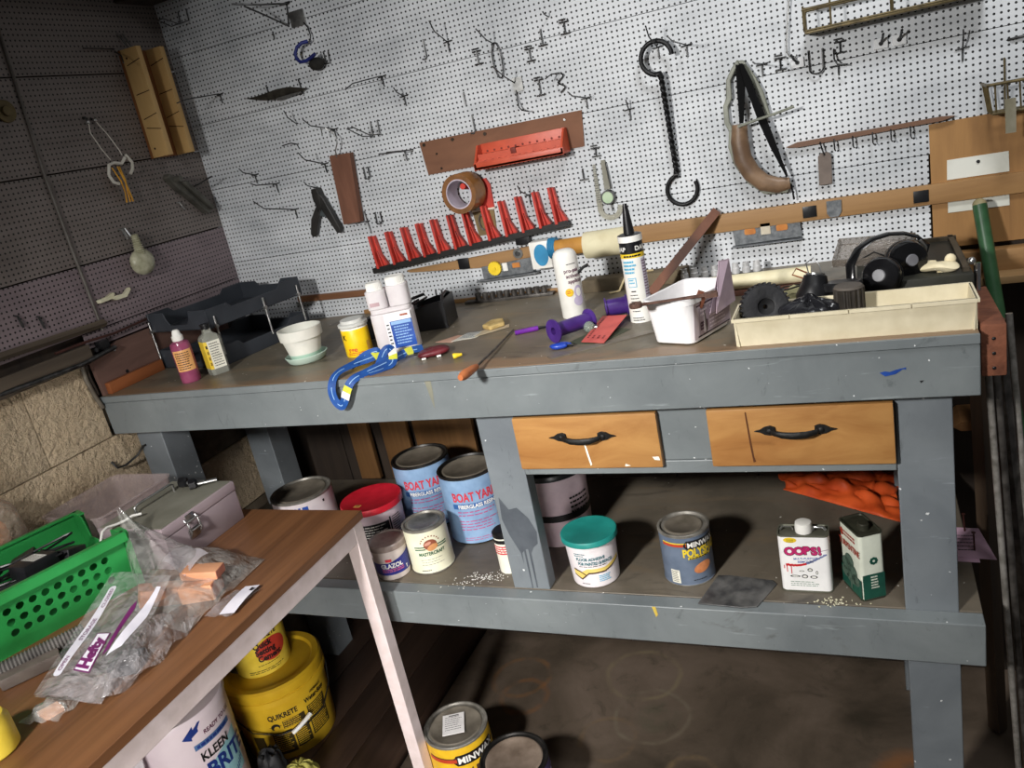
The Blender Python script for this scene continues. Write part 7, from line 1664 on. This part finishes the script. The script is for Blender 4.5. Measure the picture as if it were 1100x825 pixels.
MY_ = pm('deep_yellow_can', (228, 184, 44), (210, 164, 30), 0.4)
t = thing('stain_can', 'yellow gallon can with a folded leaflet on its lid, on the floor', 'can', (0.803, -0.607, 0)); f = facing(0.803, -0.607)
def deco(m, r):
    fn = around(r, f, 0, 0.0008); fb = around(r, f, 0, 0.0013)
    m.rect(-0.10, 0.142, -0.02, 0.153, pm('red_stripe', (1, 1, 1)), fn); m.rect(-0.10, 0.1535, 0.09, 0.156, BRN, fn); minwax(m, r, f, 0.138, 0.026, '', None, -0.020)
    m.text('THOMPSON', 0.0, 0.09, 0.05, BRN, fb, sx=0.7, fat=0.02) if False else m.rect(0.012, 0.060, 0.016, 0.118, BRN, fn); m.rect(0.024, 0.060, 0.030, 0.118, BRN, fn); m.rect(0.030, 0.112, 0.05, 0.118, BRN, fn); m.rect(-0.03, 0.05, 0.09, 0.054, BRN, fn)
    for a_ in (-95, 85):
        fe = around(r, f + a_, 0, 0.001); m.oval(0, 0.135, 0.012, 0.012, ZINC, fe)
can_shell(t, 0.0825, 0.190, MY_, DLID, TINM, deco)
TS_ = Tr(0.800, -0.610, 0.1905) @ Rz(rad(26))
m = MB(); m.box((0, 0, 0.0015), (0.056, 0.072, 0.0022), pm('folded_leaflet', (226, 222, 220), (212, 208, 206), 0.6), TS_)
m.lines(-0.022, 0.024, 0.022, 7, 0.0075, 0.0016, INKB, lambda x, y: TS_ @ Vector((x, y, 0.0029)), 5, 0); m.rect(-0.012, 0.028, 0.014, 0.031, INKB, lambda x, y: TS_ @ Vector((x, y, 0.0029)), 0)
single(m, 'folded_leaflet', 'folded white instruction leaflet lying on the yellow gallon can', 'leaflet')
t = thing('stain_can', 'gallon can with a bare brown metal lid, right of the yellow can on the floor', 'can', (0.998, -0.684, 0)); f = facing(0.998, -0.684)
def deco(m, r):
    fn = around(r, f + 55, 0, 0.0008)
    for k in range(5): m.oval(-0.03 + 0.018 * k, 0.155 - 0.006 * (k % 2), 0.007, 0.006, pm('lilac_floral', (190, 176, 214), (170, 156, 198), 0.5), fn)
can_shell(t, 0.0825, 0.190, pm('indigo_can_label', (76, 66, 112), (60, 52, 92), 0.45), pm('brown_metal_lid', (140, 124, 110), (96, 82, 70), 0.5, 0.1, 14), pm('blackened_rim', (1, 1, 1)), deco)

# ------------------------------------------------------------------ things on the table
TZ = TT
MBX = pm('lavender_steel_box', (166, 150, 154), (148, 132, 138), 0.4, scale=8); MTP = pm('dusty_box_lid', (134, 132, 120), (112, 110, 98), 0.55, scale=10)
t = thing('metal_box', 'lavender-grey steel lockbox with a wire handle on the table', 'box', (0.345, -0.86, TZ))
bx0, bx1, by0, by1 = 0.245, 0.438, -0.928, -0.702
part(MB().box(((bx0 + bx1) / 2, (by0 + by1) / 2, TZ + 0.037), (bx1 - bx0, by1 - by0, 0.074), MBX, ch=0.002), 'body', t)
part(MB().box(((bx0 + bx1) / 2, (by0 + by1) / 2, TZ + 0.0865), (bx1 - bx0 + 0.003, by1 - by0 + 0.003, 0.023), MBX, ch=0.003).box(((bx0 + bx1) / 2, (by0 + by1) / 2, TZ + 0.0985), (bx1 - bx0 - 0.006, by1 - by0 - 0.006, 0.002), MTP), 'lid', t)
part(MB().tube([(0.300, -0.865, TZ + 0.098), (0.300, -0.865, TZ + 0.116), (0.303, -0.857, TZ + 0.120), (0.306, -0.763, TZ + 0.120), (0.306, -0.755, TZ + 0.116), (0.306, -0.755, TZ + 0.098)], 0.003, ZINC, 10), 'handle', t, 'bright wire handle')
lt = MB(); lx = bx1 + 0.002
for dy in (-0.016, 0.016): lt.tube([(lx, -0.852 + dy, TZ + 0.086), (lx + 0.006, -0.852 + dy, TZ + 0.08), (lx + 0.010, -0.852 + dy * 0.9, TZ + 0.055), (lx + 0.004, -0.852 + dy * 0.9, TZ + 0.046)], 0.0022, ZINC, 8)
lt.tube([(lx + 0.006, -0.870, TZ + 0.080), (lx + 0.006, -0.834, TZ + 0.080)], 0.0024, ZINC, 8); lt.tube([(lx + 0.008, -0.868, TZ + 0.058), (lx + 0.008, -0.836, TZ + 0.058)], 0.0024, ZINC, 8); lt.box((lx + 0.001, -0.852, TZ + 0.050), (0.003, 0.030, 0.022), ZINC, ch=0.001); lt.box((lx + 0.001, -0.852, TZ + 0.088), (0.003, 0.024, 0.014), ZINC, ch=0.001)
part(lt, 'latch', t, 'bright wire latch')
for k, (x, y, a) in enumerate(((0.325, -0.735, 0.3), (0.362, -0.742, 0.7))):
    t = thing('machine_bolt', 'black-headed bolt on the steel lockbox lid, ' + ('far one' if k == 0 else 'near one'), 'bolt', (x, y, TZ + 0.1000), rz=a)
    sub(MB().lathe([(0, -0.012), (0.0125, -0.012), (0.013, -0.004), (0.013, 0.003), (0.008, 0.007), (0, 0.007)], BLACK, 6, Tr(0, 0, 0.0125) @ Ry(PI / 2)), 'head', t, 'black head')
    sub(MB().tube([(0.004, 0, 0.0095), (0.05, 0, 0.006)], 0.0045, ZINC, 10), 'shank', t)
# clear bin behind
CLB2 = pm('cloudy_clear_plastic', (214, 196, 194), (198, 180, 178), 0.22, trans=0.3, alpha=0.42)
t = thing('clear_bin', 'empty cloudy clear plastic bin against the block wall on the table', 'bin', (0.130, -0.795, TZ), rz=rad(0))
m = MB(); w0, d0, w1, d1, h = 0.184, 0.205, 0.206, 0.228, 0.110
lv = [(w0, d0, 0.0, 0.016), (w1 - 0.008, d1 - 0.008, h - 0.004, 0.018), (w1, d1, h - 0.003, 0.02), (w1, d1, h, 0.02), (w1 - 0.011, d1 - 0.011, h, 0.018), (w0 - 0.004, d0 - 0.004, 0.003, 0.015)]
rings = [[(x, y, z) for x, y in rrect(-a / 2, -c / 2, a / 2, c / 2, r, 5)] for a, c, z, r in lv]; n = len(rings[0])
for A, B_ in zip(rings[:-1], rings[1:]): m.add(A + B_, [(i, (i + 1) % n, n + (i + 1) % n, n + i) for i in range(n)], CLB2, True)
m.add(rings[0], [tuple(range(n))], CLB2); m.add(rings[-1], [tuple(range(n))], CLB2)
sub(m, 'bin', t)
# green basket
GRP = pm('green_plastic', (46, 146, 74), (36, 124, 58), 0.36, scale=8)
GRDK = pm('dark_hole', (10, 30, 16), (6, 20, 10), 0.8)
ang_b = rad(72)
t = thing('green_basket', 'green plastic basket with round holes full of black adapters on the table', 'basket', (0.2225, -1.143, TZ), rz=ang_b)
# local x runs along the long side, +(-y) is the side facing the room
bl, bw, bh = 0.40, 0.215, 0.128
def holed_wall(L, H, holes, th, m):
    """upright wall in (x, z), open round holes cut by a grid of cells"""
    bm = bmesh.new(); cell = 0.0235; r = 0.0078
    o = MB(); xs = sorted({c[0] for c in holes}); zs = sorted({c[1] for c in holes})
    hs = {(round(a, 4), round(b2, 4)) for a, b2 in holes}
    X = [-L / 2] + [q for a in xs for q in (a - cell / 2, a + cell / 2)] + [L / 2]; Z = [0] + [q for a in zs for q in (a - cell / 2, a + cell / 2)] + [H]
    for side in (0, th):
        for i in range(len(X) - 1):
            for j in range(len(Z) - 1):
                x0, x1, z0, z1 = X[i], X[i + 1], Z[j], Z[j + 1]
                if x1 - x0 < 1e-6 or z1 - z0 < 1e-6: continue
                c = (round((x0 + x1) / 2, 4), round((z0 + z1) / 2, 4))
                if c in hs:
                    N_ = 16; ri = [(c[0] + r * math.cos(2 * PI * k / N_ + PI / 4), side, c[1] + r * math.sin(2 * PI * k / N_ + PI / 4)) for k in range(N_)]
                    ro = []
                    for k in range(N_):
                        a = 2 * PI * k / N_ + PI / 4; s = (cell / 2) / max(abs(math.cos(a)), abs(math.sin(a))); ro.append((c[0] + s * math.cos(a), side, c[1] + s * math.sin(a)))
                    o.add(ri + ro, [(k, (k + 1) % N_, N_ + (k + 1) % N_, N_ + k) for k in range(N_)], m)
                    if side == 0:
                        rb = [(x, th, z) for x, y, z in ri]; o.add(ri + rb, [(k, (k + 1) % N_, N_ + (k + 1) % N_, N_ + k) for k in range(N_)], m)
                else: o.add([(x0, side, z0), (x1, side, z0), (x1, side, z1), (x0, side, z1)], [(0, 1, 2, 3)], m)
    return o
holes = [(round(0.155 - 0.0235 * i, 4), round(0.040 + 0.0235 * j, 4)) for i in range(9) for j in range(3)]
fw = holed_wall(bl, bh, holes, 0.003, GRP)
TF = Tr(0, -bw / 2, 0) @ Rx(rad(6))
m = MB(); m.add([tuple(TF @ Vector(v)) for v in fw.v], fw.f, GRP)
m.box((0, 0, 0.002), (bl, bw - 0.0, 0.004), GRP); m.box((0, bw / 2 + 0.006, bh / 2), (bl, 0.003, bh), GRP, Tr(0, bw / 2, 0) @ Rx(rad(-6)) @ Tr(0, -bw / 2, 0))
MX2 = Matrix(((0, 0, 1, 0), (1, 0, 0, 0), (0, 1, 0, 0), (0, 0, 0, 1)))
end = [(-bw / 2, 0), (bw / 2, 0), (bw / 2 + 0.012, bh), (bw / 2 - 0.030, bh), (bw / 2 - 0.045, bh - 0.045), (-bw / 2 + 0.045, bh - 0.045), (-bw / 2 + 0.030, bh), (-bw / 2 - 0.012, bh)]
for x in (-bl / 2, bl / 2 - 0.003): m.prism(end, x, x + 0.003, GRP, MX2)
sub(m, 'basket', t)
m = MB(); yv = -bw / 2 - 0.0135
m.box((0, yv - 0.004, bh), (bl + 0.012, 0.014, 0.005), GRP, ch=0.001); m.box((0, yv - 0.011, bh - 0.008), (bl + 0.012, 0.003, 0.018), GRP); m.box((0, -yv + 0.003, bh), (bl + 0.012, 0.012, 0.005), GRP, ch=0.001)
for y in (yv + 0.012, -yv - 0.010): m.box((bl / 2 + 0.005, y, bh), (0.014, 0.036, 0.005), GRP, ch=0.001)
for y, q in ((-bw / 2 + 0.006, 1), (bw / 2 - 0.006, -1)): m.box((bl / 2 + 0.006, y, bh / 2), (0.012, 0.004, bh), GRP)
m.box((bl / 2 + 0.006, -bw / 2 - 0.006, bh / 2), (0.012, 0.004, bh), GRP, Tr(0, -bw / 2, 0) @ Rx(rad(6)) @ Tr(0, bw / 2, 0))
sub(m, 'rim', t)
Tb = Tr(0.2225, -1.143, TZ) @ Rz(ang_b)
ADB = pm('adapter_black', (34, 34, 38), (22, 22, 25), 0.4)
for k, (x, y, z, sx, sy, sz, a, b2, lab) in enumerate(((0.055, -0.040, 0.096, 0.075, 0.05, 0.030, 0.3, 0.1, 'black power adapter with a white label in the green basket'), (0.06, 0.035, 0.080, 0.05, 0.05, 0.035, -0.4, -0.25, 'black power adapter in the middle of the green basket'), (0.125, -0.02, 0.075, 0.055, 0.04, 0.03, 0.6, 0.3, 'small black adapter near the end of the green basket'), (-0.10, -0.03, 0.092, 0.09, 0.07, 0.03, 0.2, 0.05, 'large dark blue-black box at the near end of the green basket'), (-0.10, 0.05, 0.09, 0.08, 0.05, 0.035, 0.1, -0.2, 'black adapter against the far wall of the green basket'), (-0.035, -0.05, 0.070, 0.08, 0.045, 0.03, -0.2, 0.1, 'black adapter tucked behind the holed side of the green basket'))):
    T6 = Tb @ Tr(x, y, z + 0.022) @ Rz(a) @ Ry(b2)
    m = MB(); m.box((0, 0, 0), (sx, sy, sz), ADB if k != 3 else pm('blue_black_case', (44, 48, 60), (32, 36, 46), 0.4), T6, ch=0.004); m.tube([T6 @ Vector((sx / 2, 0, 0)), T6 @ Vector((sx / 2 + 0.01, 0.004, 0.006)), T6 @ Vector((sx / 2 + 0.02, 0.02, -0.012)), T6 @ Vector((sx / 2 + 0.01, 0.04, -0.03))], 0.003, BLACK, 8)
    if k == 0:
        q = T6 @ Tr(-0.012, 0, sz / 2 + 0.0004); m.rect(0, -0.02, 0.03, 0.02, WHITEP, lambda u, v: q @ Vector((u, v, 0)), 0); m.lines(0.002, 0.014, 0.028, 5, 0.007, 0.0025, pm('grey_ink', (1, 1, 1)), lambda u, v: q @ Vector((u, v, 0.0003)), 4, 0)
    single(m, 'power_adapter', lab, 'adapter')
m = MB(); rr = random.Random(12)
for c in range(5):
    P = [Tb @ Vector((rr.uniform(-0.13, 0.16), rr.uniform(-0.07, 0.07), rr.uniform(0.085, 0.135))) for _ in range(6)]
    Q = []
    for i in range(len(P) - 1):
        p0, p1, p2, p3 = P[max(i - 1, 0)], P[i], P[i + 1], P[min(i + 2, len(P) - 1)]
        for s in [k / 6 for k in range(6)]: Q.append(0.5 * (2 * p1 + (p2 - p0) * s + (2 * p0 - 5 * p1 + 4 * p2 - p3) * s * s + (3 * p1 - p0 - 3 * p2 + p3) * s ** 3))
    m.tube(Q, 0.0026, BLACK, 6)
single(m, 'cable_tangle', 'tangle of black cables lying in the green basket', 'cables')
m = MB(); m.tube([(0.306, -0.974, TZ + 0.095), (0.303, -0.96, TZ + 0.110), (0.300, -0.945, TZ + 0.112), (0.305, -0.925, TZ + 0.108), (0.313, -0.909, TZ + 0.108), (0.322, -0.893, TZ + 0.112), (0.335, -0.880, TZ + 0.110)], 0.003, WHITEP, 10)
single(m, 'white_string', 'short white cord lying from the basket onto the steel lockbox', 'cord')
# bags of clear film
def film(name, c, a, tint=(214, 212, 206), rough_=0.12):
    """thin crinkled film: mostly clear, a little haze, sharp glints on the folds"""
    if name in MATS: return MATS[name]
    m, N, L, b = new_mat(name)
    co = objco(N, L); b.inputs['Base Color'].default_value = rgb(tint); b.inputs['Roughness'].default_value = rough_ + 0.3
    bp = N.new('ShaderNodeBump'); bp.inputs['Strength'].default_value = 1.0; bp.inputs['Distance'].default_value = 0.012
    L.new(noise(N, L, co, c * 0.8, 3, 0.5, 1.6), bp.inputs['Height'])
    L.new(bp.outputs[0], b.inputs['Normal'])
    tr = N.new('ShaderNodeBsdfTransparent'); gl = N.new('ShaderNodeBsdfGlossy'); gl.inputs['Roughness'].default_value = rough_; L.new(bp.outputs[0], gl.inputs['Normal'])
    fr = N.new('ShaderNodeFresnel'); fr.inputs['IOR'].default_value = 1.5; L.new(bp.outputs[0], fr.inputs['Normal'])
    m1 = N.new('ShaderNodeMixShader'); m2 = N.new('ShaderNodeMixShader')
    haze = ramp(N, L, noise(N, L, co, c, 5, 0.6, 1.0), [(0.35, (a * 0.45,) * 3 + (1,)), (0.65, (a * 1.2,) * 3 + (1,))])
    L.new(haze, m1.inputs[0]); L.new(tr.outputs[0], m1.inputs[1]); L.new(b.outputs[0], m1.inputs[2])
    L.new(mathn(N, L, 'MULTIPLY', fr.outputs[0], 0.55), m2.inputs[0]); L.new(m1.outputs[0], m2.inputs[1]); L.new(gl.outputs[0], m2.inputs[2])
    out = [n for n in N if n.type == 'OUTPUT_MATERIAL'][0]
    L.new(m2.outputs[0], out.inputs[0])
    return m
FILM = film('clear_bag_film', 26, 0.20, (232, 230, 224)); FILM2 = film('clear_bag_film_grey', 30, 0.22, (222, 216, 218))
WPB = pm('white_print_film', (222, 218, 226), (206, 202, 212), 0.4)
# bag with peach blocks
t = thing('parts_bag', 'clear plastic bag of peach-coloured wooden blocks on the table', 'bag', (0.56, -1.0, TZ))
def bagtop(u, v):
    # u from the twisted neck (by the basket) to the open end, v across
    w_ = 0.02 + 0.125 * min(1, u * 1.6) ** 0.8
    cx, cy = 0.375 + 0.275 * u, -0.955 - 0.045 * u
    dx, dy = -0.1, 1.0
    s = (v - 0.5) * 2
    z = 0.074 * (1 - abs(s) ** 2.4) * (1 - max(0, u - 0.55) / 0.45) ** 0.7 + 0.085 * max(0, 1 - u * 2.2) ** 1.6
    z += 0.007 * math.sin(13 * u + 5 * v) * (1 - abs(s)) + 0.005 * math.sin(24 * v + 9 * u) * (1 - abs(s))
    return (cx + dx * s * w_ * 0.5, cy + dy * s * w_ * 0.85, TZ + 0.003 + max(0, z))
m = MB(); m.grid(bagtop, 30, 22, FILM); part(m, 'film', t)
m = MB(); m.grid(lambda u, v: (0.655 + 0.062 * u, -1.075 + 0.085 * v + 0.01 * u, TZ + 0.003 + 0.004 * math.sin(PI * v) + 0.002 * math.sin(14 * u)), 8, 8, FILM2)
part(m, 'mouth', t)
m = MB(); m.grid(lambda u, v: (0.690 + 0.030 * v - 0.012 * u, -1.07 + 0.09 * u + 0.008 * v, TZ + 0.0075 + 0.003 * math.sin(PI * u)), 8, 4, WPB); m.rect(0.0, 0.0, 0.006, 0.010, INKB, onplane((0.703, -0.998, TZ + 0.0125), (1, 0, 0), (0, 1, 0)), 0)
part(m, 'print_strip', t, 'white printed strip')
m = MB(); m.grid(lambda u, v: (0.500 + 0.075 * u, -1.0 + 0.07 * v - 0.02 * u, TZ + 0.070 + 0.006 * math.sin(5 * u + 4 * v) - 0.012 * u), 8, 6, pm('milky_label', (214, 208, 214), (196, 190, 198), 0.4, alpha=0.45)); part(m, 'inner_label', t, 'white label inside')
PCH = wood('peach_wood', (206, 152, 116), (182, 124, 90), 'x', 30, 0.55, 0.2); PCE = pm('pinkish_end_grain', (190, 124, 104), (160, 96, 80), 0.6)
for k, (x, y, z, sx, sy, sz, a, b2, lab) in enumerate(((0.528, -1.045, 0.026, 0.085, 0.042, 0.034, 0.9, 0.35, 'peach wooden block lying slanted in the clear bag, nearest the basket'), (0.592, -1.008, 0.0175, 0.070, 0.050, 0.034, 0.35, 0.0, 'peach wooden block flat in the clear bag, lower of the right pair'), (0.592, -0.992, 0.045, 0.078, 0.036, 0.018, 0.25, 0.06, 'thin peach wooden block on top of another in the clear bag'))):
    T6 = Tr(x, y, TZ + z) @ Rz(a) @ Ry(b2); m = MB(); m.box((0, 0, 0), (sx, sy, sz), PCH, T6, ch=0.002); m.box((sx / 2, 0, 0), (0.001, sy * 0.92, sz * 0.9), PCE, T6)
    single(m, 'wood_piece', lab, 'wood block')
# storage bag with printing
t = thing('storage_bag', 'clear zip storage bag with a purple logo lying in front of the green basket', 'bag', (0.53, -1.18, TZ))
B0 = Vector((0.500, -1.320, TZ + 0.012)); BU = Vector((0.150, 0.010, -0.008)); BV = Vector((-0.085, 0.270, 0.060))
bu, bv_ = BU.normalized(), BV.normalized(); bn_ = bu.cross(bv_).normalized()
def bagp(x, y, lift=0.0):
    u = x / BU.length; v = y / BV.length
    wv = 0.006 * math.sin(7 * v + 3 * u) * math.sin(5 * u) + 0.010 * math.sin(PI * min(1, max(0, u))) * math.sin(PI * min(1, max(0, v)))
    return tuple(B0 + bu * x + bv_ * y + bn_ * (wv + lift))
m = MB(); m.grid(lambda u, v: bagp(u * BU.length, v * BV.length), 18, 26, FILM2); m.grid(lambda u, v: (bagp(u * BU.length, v * BV.length)[0], bagp(u * BU.length, v * BV.length)[1], TZ + 0.003 + (bagp(u * BU.length, v * BV.length)[2] - TZ) * 0.35), 10, 14, FILM2)
part(m, 'film', t)
PLM = pm('plum_logo', (110, 40, 96), (92, 30, 80), 0.4)
pr = MB(); xs0 = 0.030
fl0 = lambda x, y: bagp(x, y, 0.0012); fl1_ = lambda x, y: bagp(x, y, 0.0020); fl2_ = lambda x, y: bagp(x, y, 0.0028)
BOTH.update((fl0, fl1_, fl2_))
q = rrect(0.022, 0.035, 0.042, 0.250, 0.008); pr.flat(q, [list(range(len(q)))], WPB, fl0, 0.004)
for s, y in (('OPEN', 0.045), ('STORAGE', 0.115), ('CLOSED', 0.196)): pr.text(s, 0.0375, y, 0.0125, PLM, fl1_, rot=PI / 2, step=0.004, fat=0.01)
pr.rect(0.062, 0.050, 0.096, 0.135, PLM, fl0, 0.004); pr.rect(0.0645, 0.0525, 0.0935, 0.1325, WPB, fl1_, 0.004); pr.text('Hefty', 0.0885, 0.056, 0.031, PLM, fl2_, rot=PI / 2, step=0.004, fat=0.065, sx=0.95)
pr.decal([(0.104, 0.085), (0.112, 0.10), (0.112, 0.20), (0.106, 0.22), (0.103, 0.20)], PLM, fl0, 0.004); pr.decal([(0.114, 0.085), (0.134, 0.11), (0.142, 0.19), (0.138, 0.262), (0.128, 0.262), (0.124, 0.20)], WPB, fl0, 0.004)
part(pr, 'print', t, 'purple and white printing')
m = MB(); m.grid(lambda u, v: (0.600 + 0.06 * u + 0.01 * math.sin(4 * v), -1.29 + 0.22 * v + 0.015 * math.sin(6 * u), TZ + 0.006 + 0.05 * math.sin(PI * v) ** 0.8 * math.sin(PI * u) ** 0.6 + 0.006 * math.sin(19 * v + 9 * u)), 14, 26, FILM2); part(m, 'folded_side', t)
m = MB(); m.grid(lambda u, v: (0.530 + 0.07 * u, -1.375 + 0.055 * v + 0.02 * u, TZ + 0.003 + 0.022 * math.sin(PI * u) * math.sin(PI * v) + 0.003 * math.sin(18 * u + 10 * v)), 12, 10, FILM); part(m, 'loose_flap', t)
m = MB(); m.prism([(0.545, -1.350), (0.575, -1.356), (0.585, -1.330), (0.56, -1.322)], TZ, TZ + 0.008, PCH); single(m, 'wood_chip', 'small peach wood chip under the flap of the zip storage bag', 'wood chip')
m = MB(); m.box((0.615, -1.22, TZ + 0.010), (0.05, 0.05, 0.02), pm('dark_slate_part', (52, 56, 60), (38, 42, 46), 0.4), Tr(.615, -1.22, 0) @ Rz(.4) @ Tr(-.615, 1.22, 0), ch=0.003); single(m, 'dark_part', 'dark grey plastic part inside the zip storage bag', 'part')
# corrugated hose
HOS = pm('grey_corrugated_hose', (112, 108, 104), (84, 80, 78), 0.45)
m = MB(); a, b_, c_ = Vector((0.33, -1.36, TZ + 0.024)), Vector((0.395, -1.265, TZ + 0.022)), Vector((0.445, -1.165, TZ + 0.022)); P = []; Rr = []
for k in range(73):
    s = k / 72; P.append(a * (1 - s) ** 2 + b_ * 2 * s * (1 - s) + c_ * s * s); Rr.append(0.0155 if k % 2 else 0.0125)
m.tube(P, Rr, HOS, 14)
single(m, 'corrugated_hose', 'grey corrugated hose lying at the foot of the green basket', 'hose')
m = MB(); m.box((0.42, -1.265, TZ + 0.012), (0.10, 0.03, 0.022), pm('grey_brown_case', (112, 102, 94), (92, 82, 76), 0.5), Tr(.42, -1.265, 0) @ Rz(1.0) @ Tr(-.42, 1.265, 0), ch=0.003); single(m, 'grey_case', 'small grey-brown case beside the corrugated hose', 'case')
m = MB(); m.lathe([(0, 0), (0.036, 0), (0.04, 0.004), (0.04, 0.05), (0.034, 0.062), (0.02, 0.068), (0, 0.07)], YP, 30, Tr(0.545, -1.43, TZ)); single(m, 'yellow_container', 'yellow container at the bottom left corner of the table', 'container')
# bag at the far left
t = thing('orange_bag', 'clear bag with something orange at the left edge of the table', 'bag', (0.075, -1.04, TZ))
m = crumple(0.070, -1.03, TZ + 0.100, 0.046, 0.062, 0.135, film('milky_bag_film', 20, 0.28, (214, 196, 176), 0.25), None, '', '', 21, 0.18); part(m, 'film', t)
m = crumple(0.068, -1.05, TZ + 0.100, 0.030, 0.045, 0.10, pm('orange_stuff', (226, 150, 96), (196, 116, 66), 0.6), None, '', '', 23, 0.2); part(m, 'contents', t, 'orange contents')
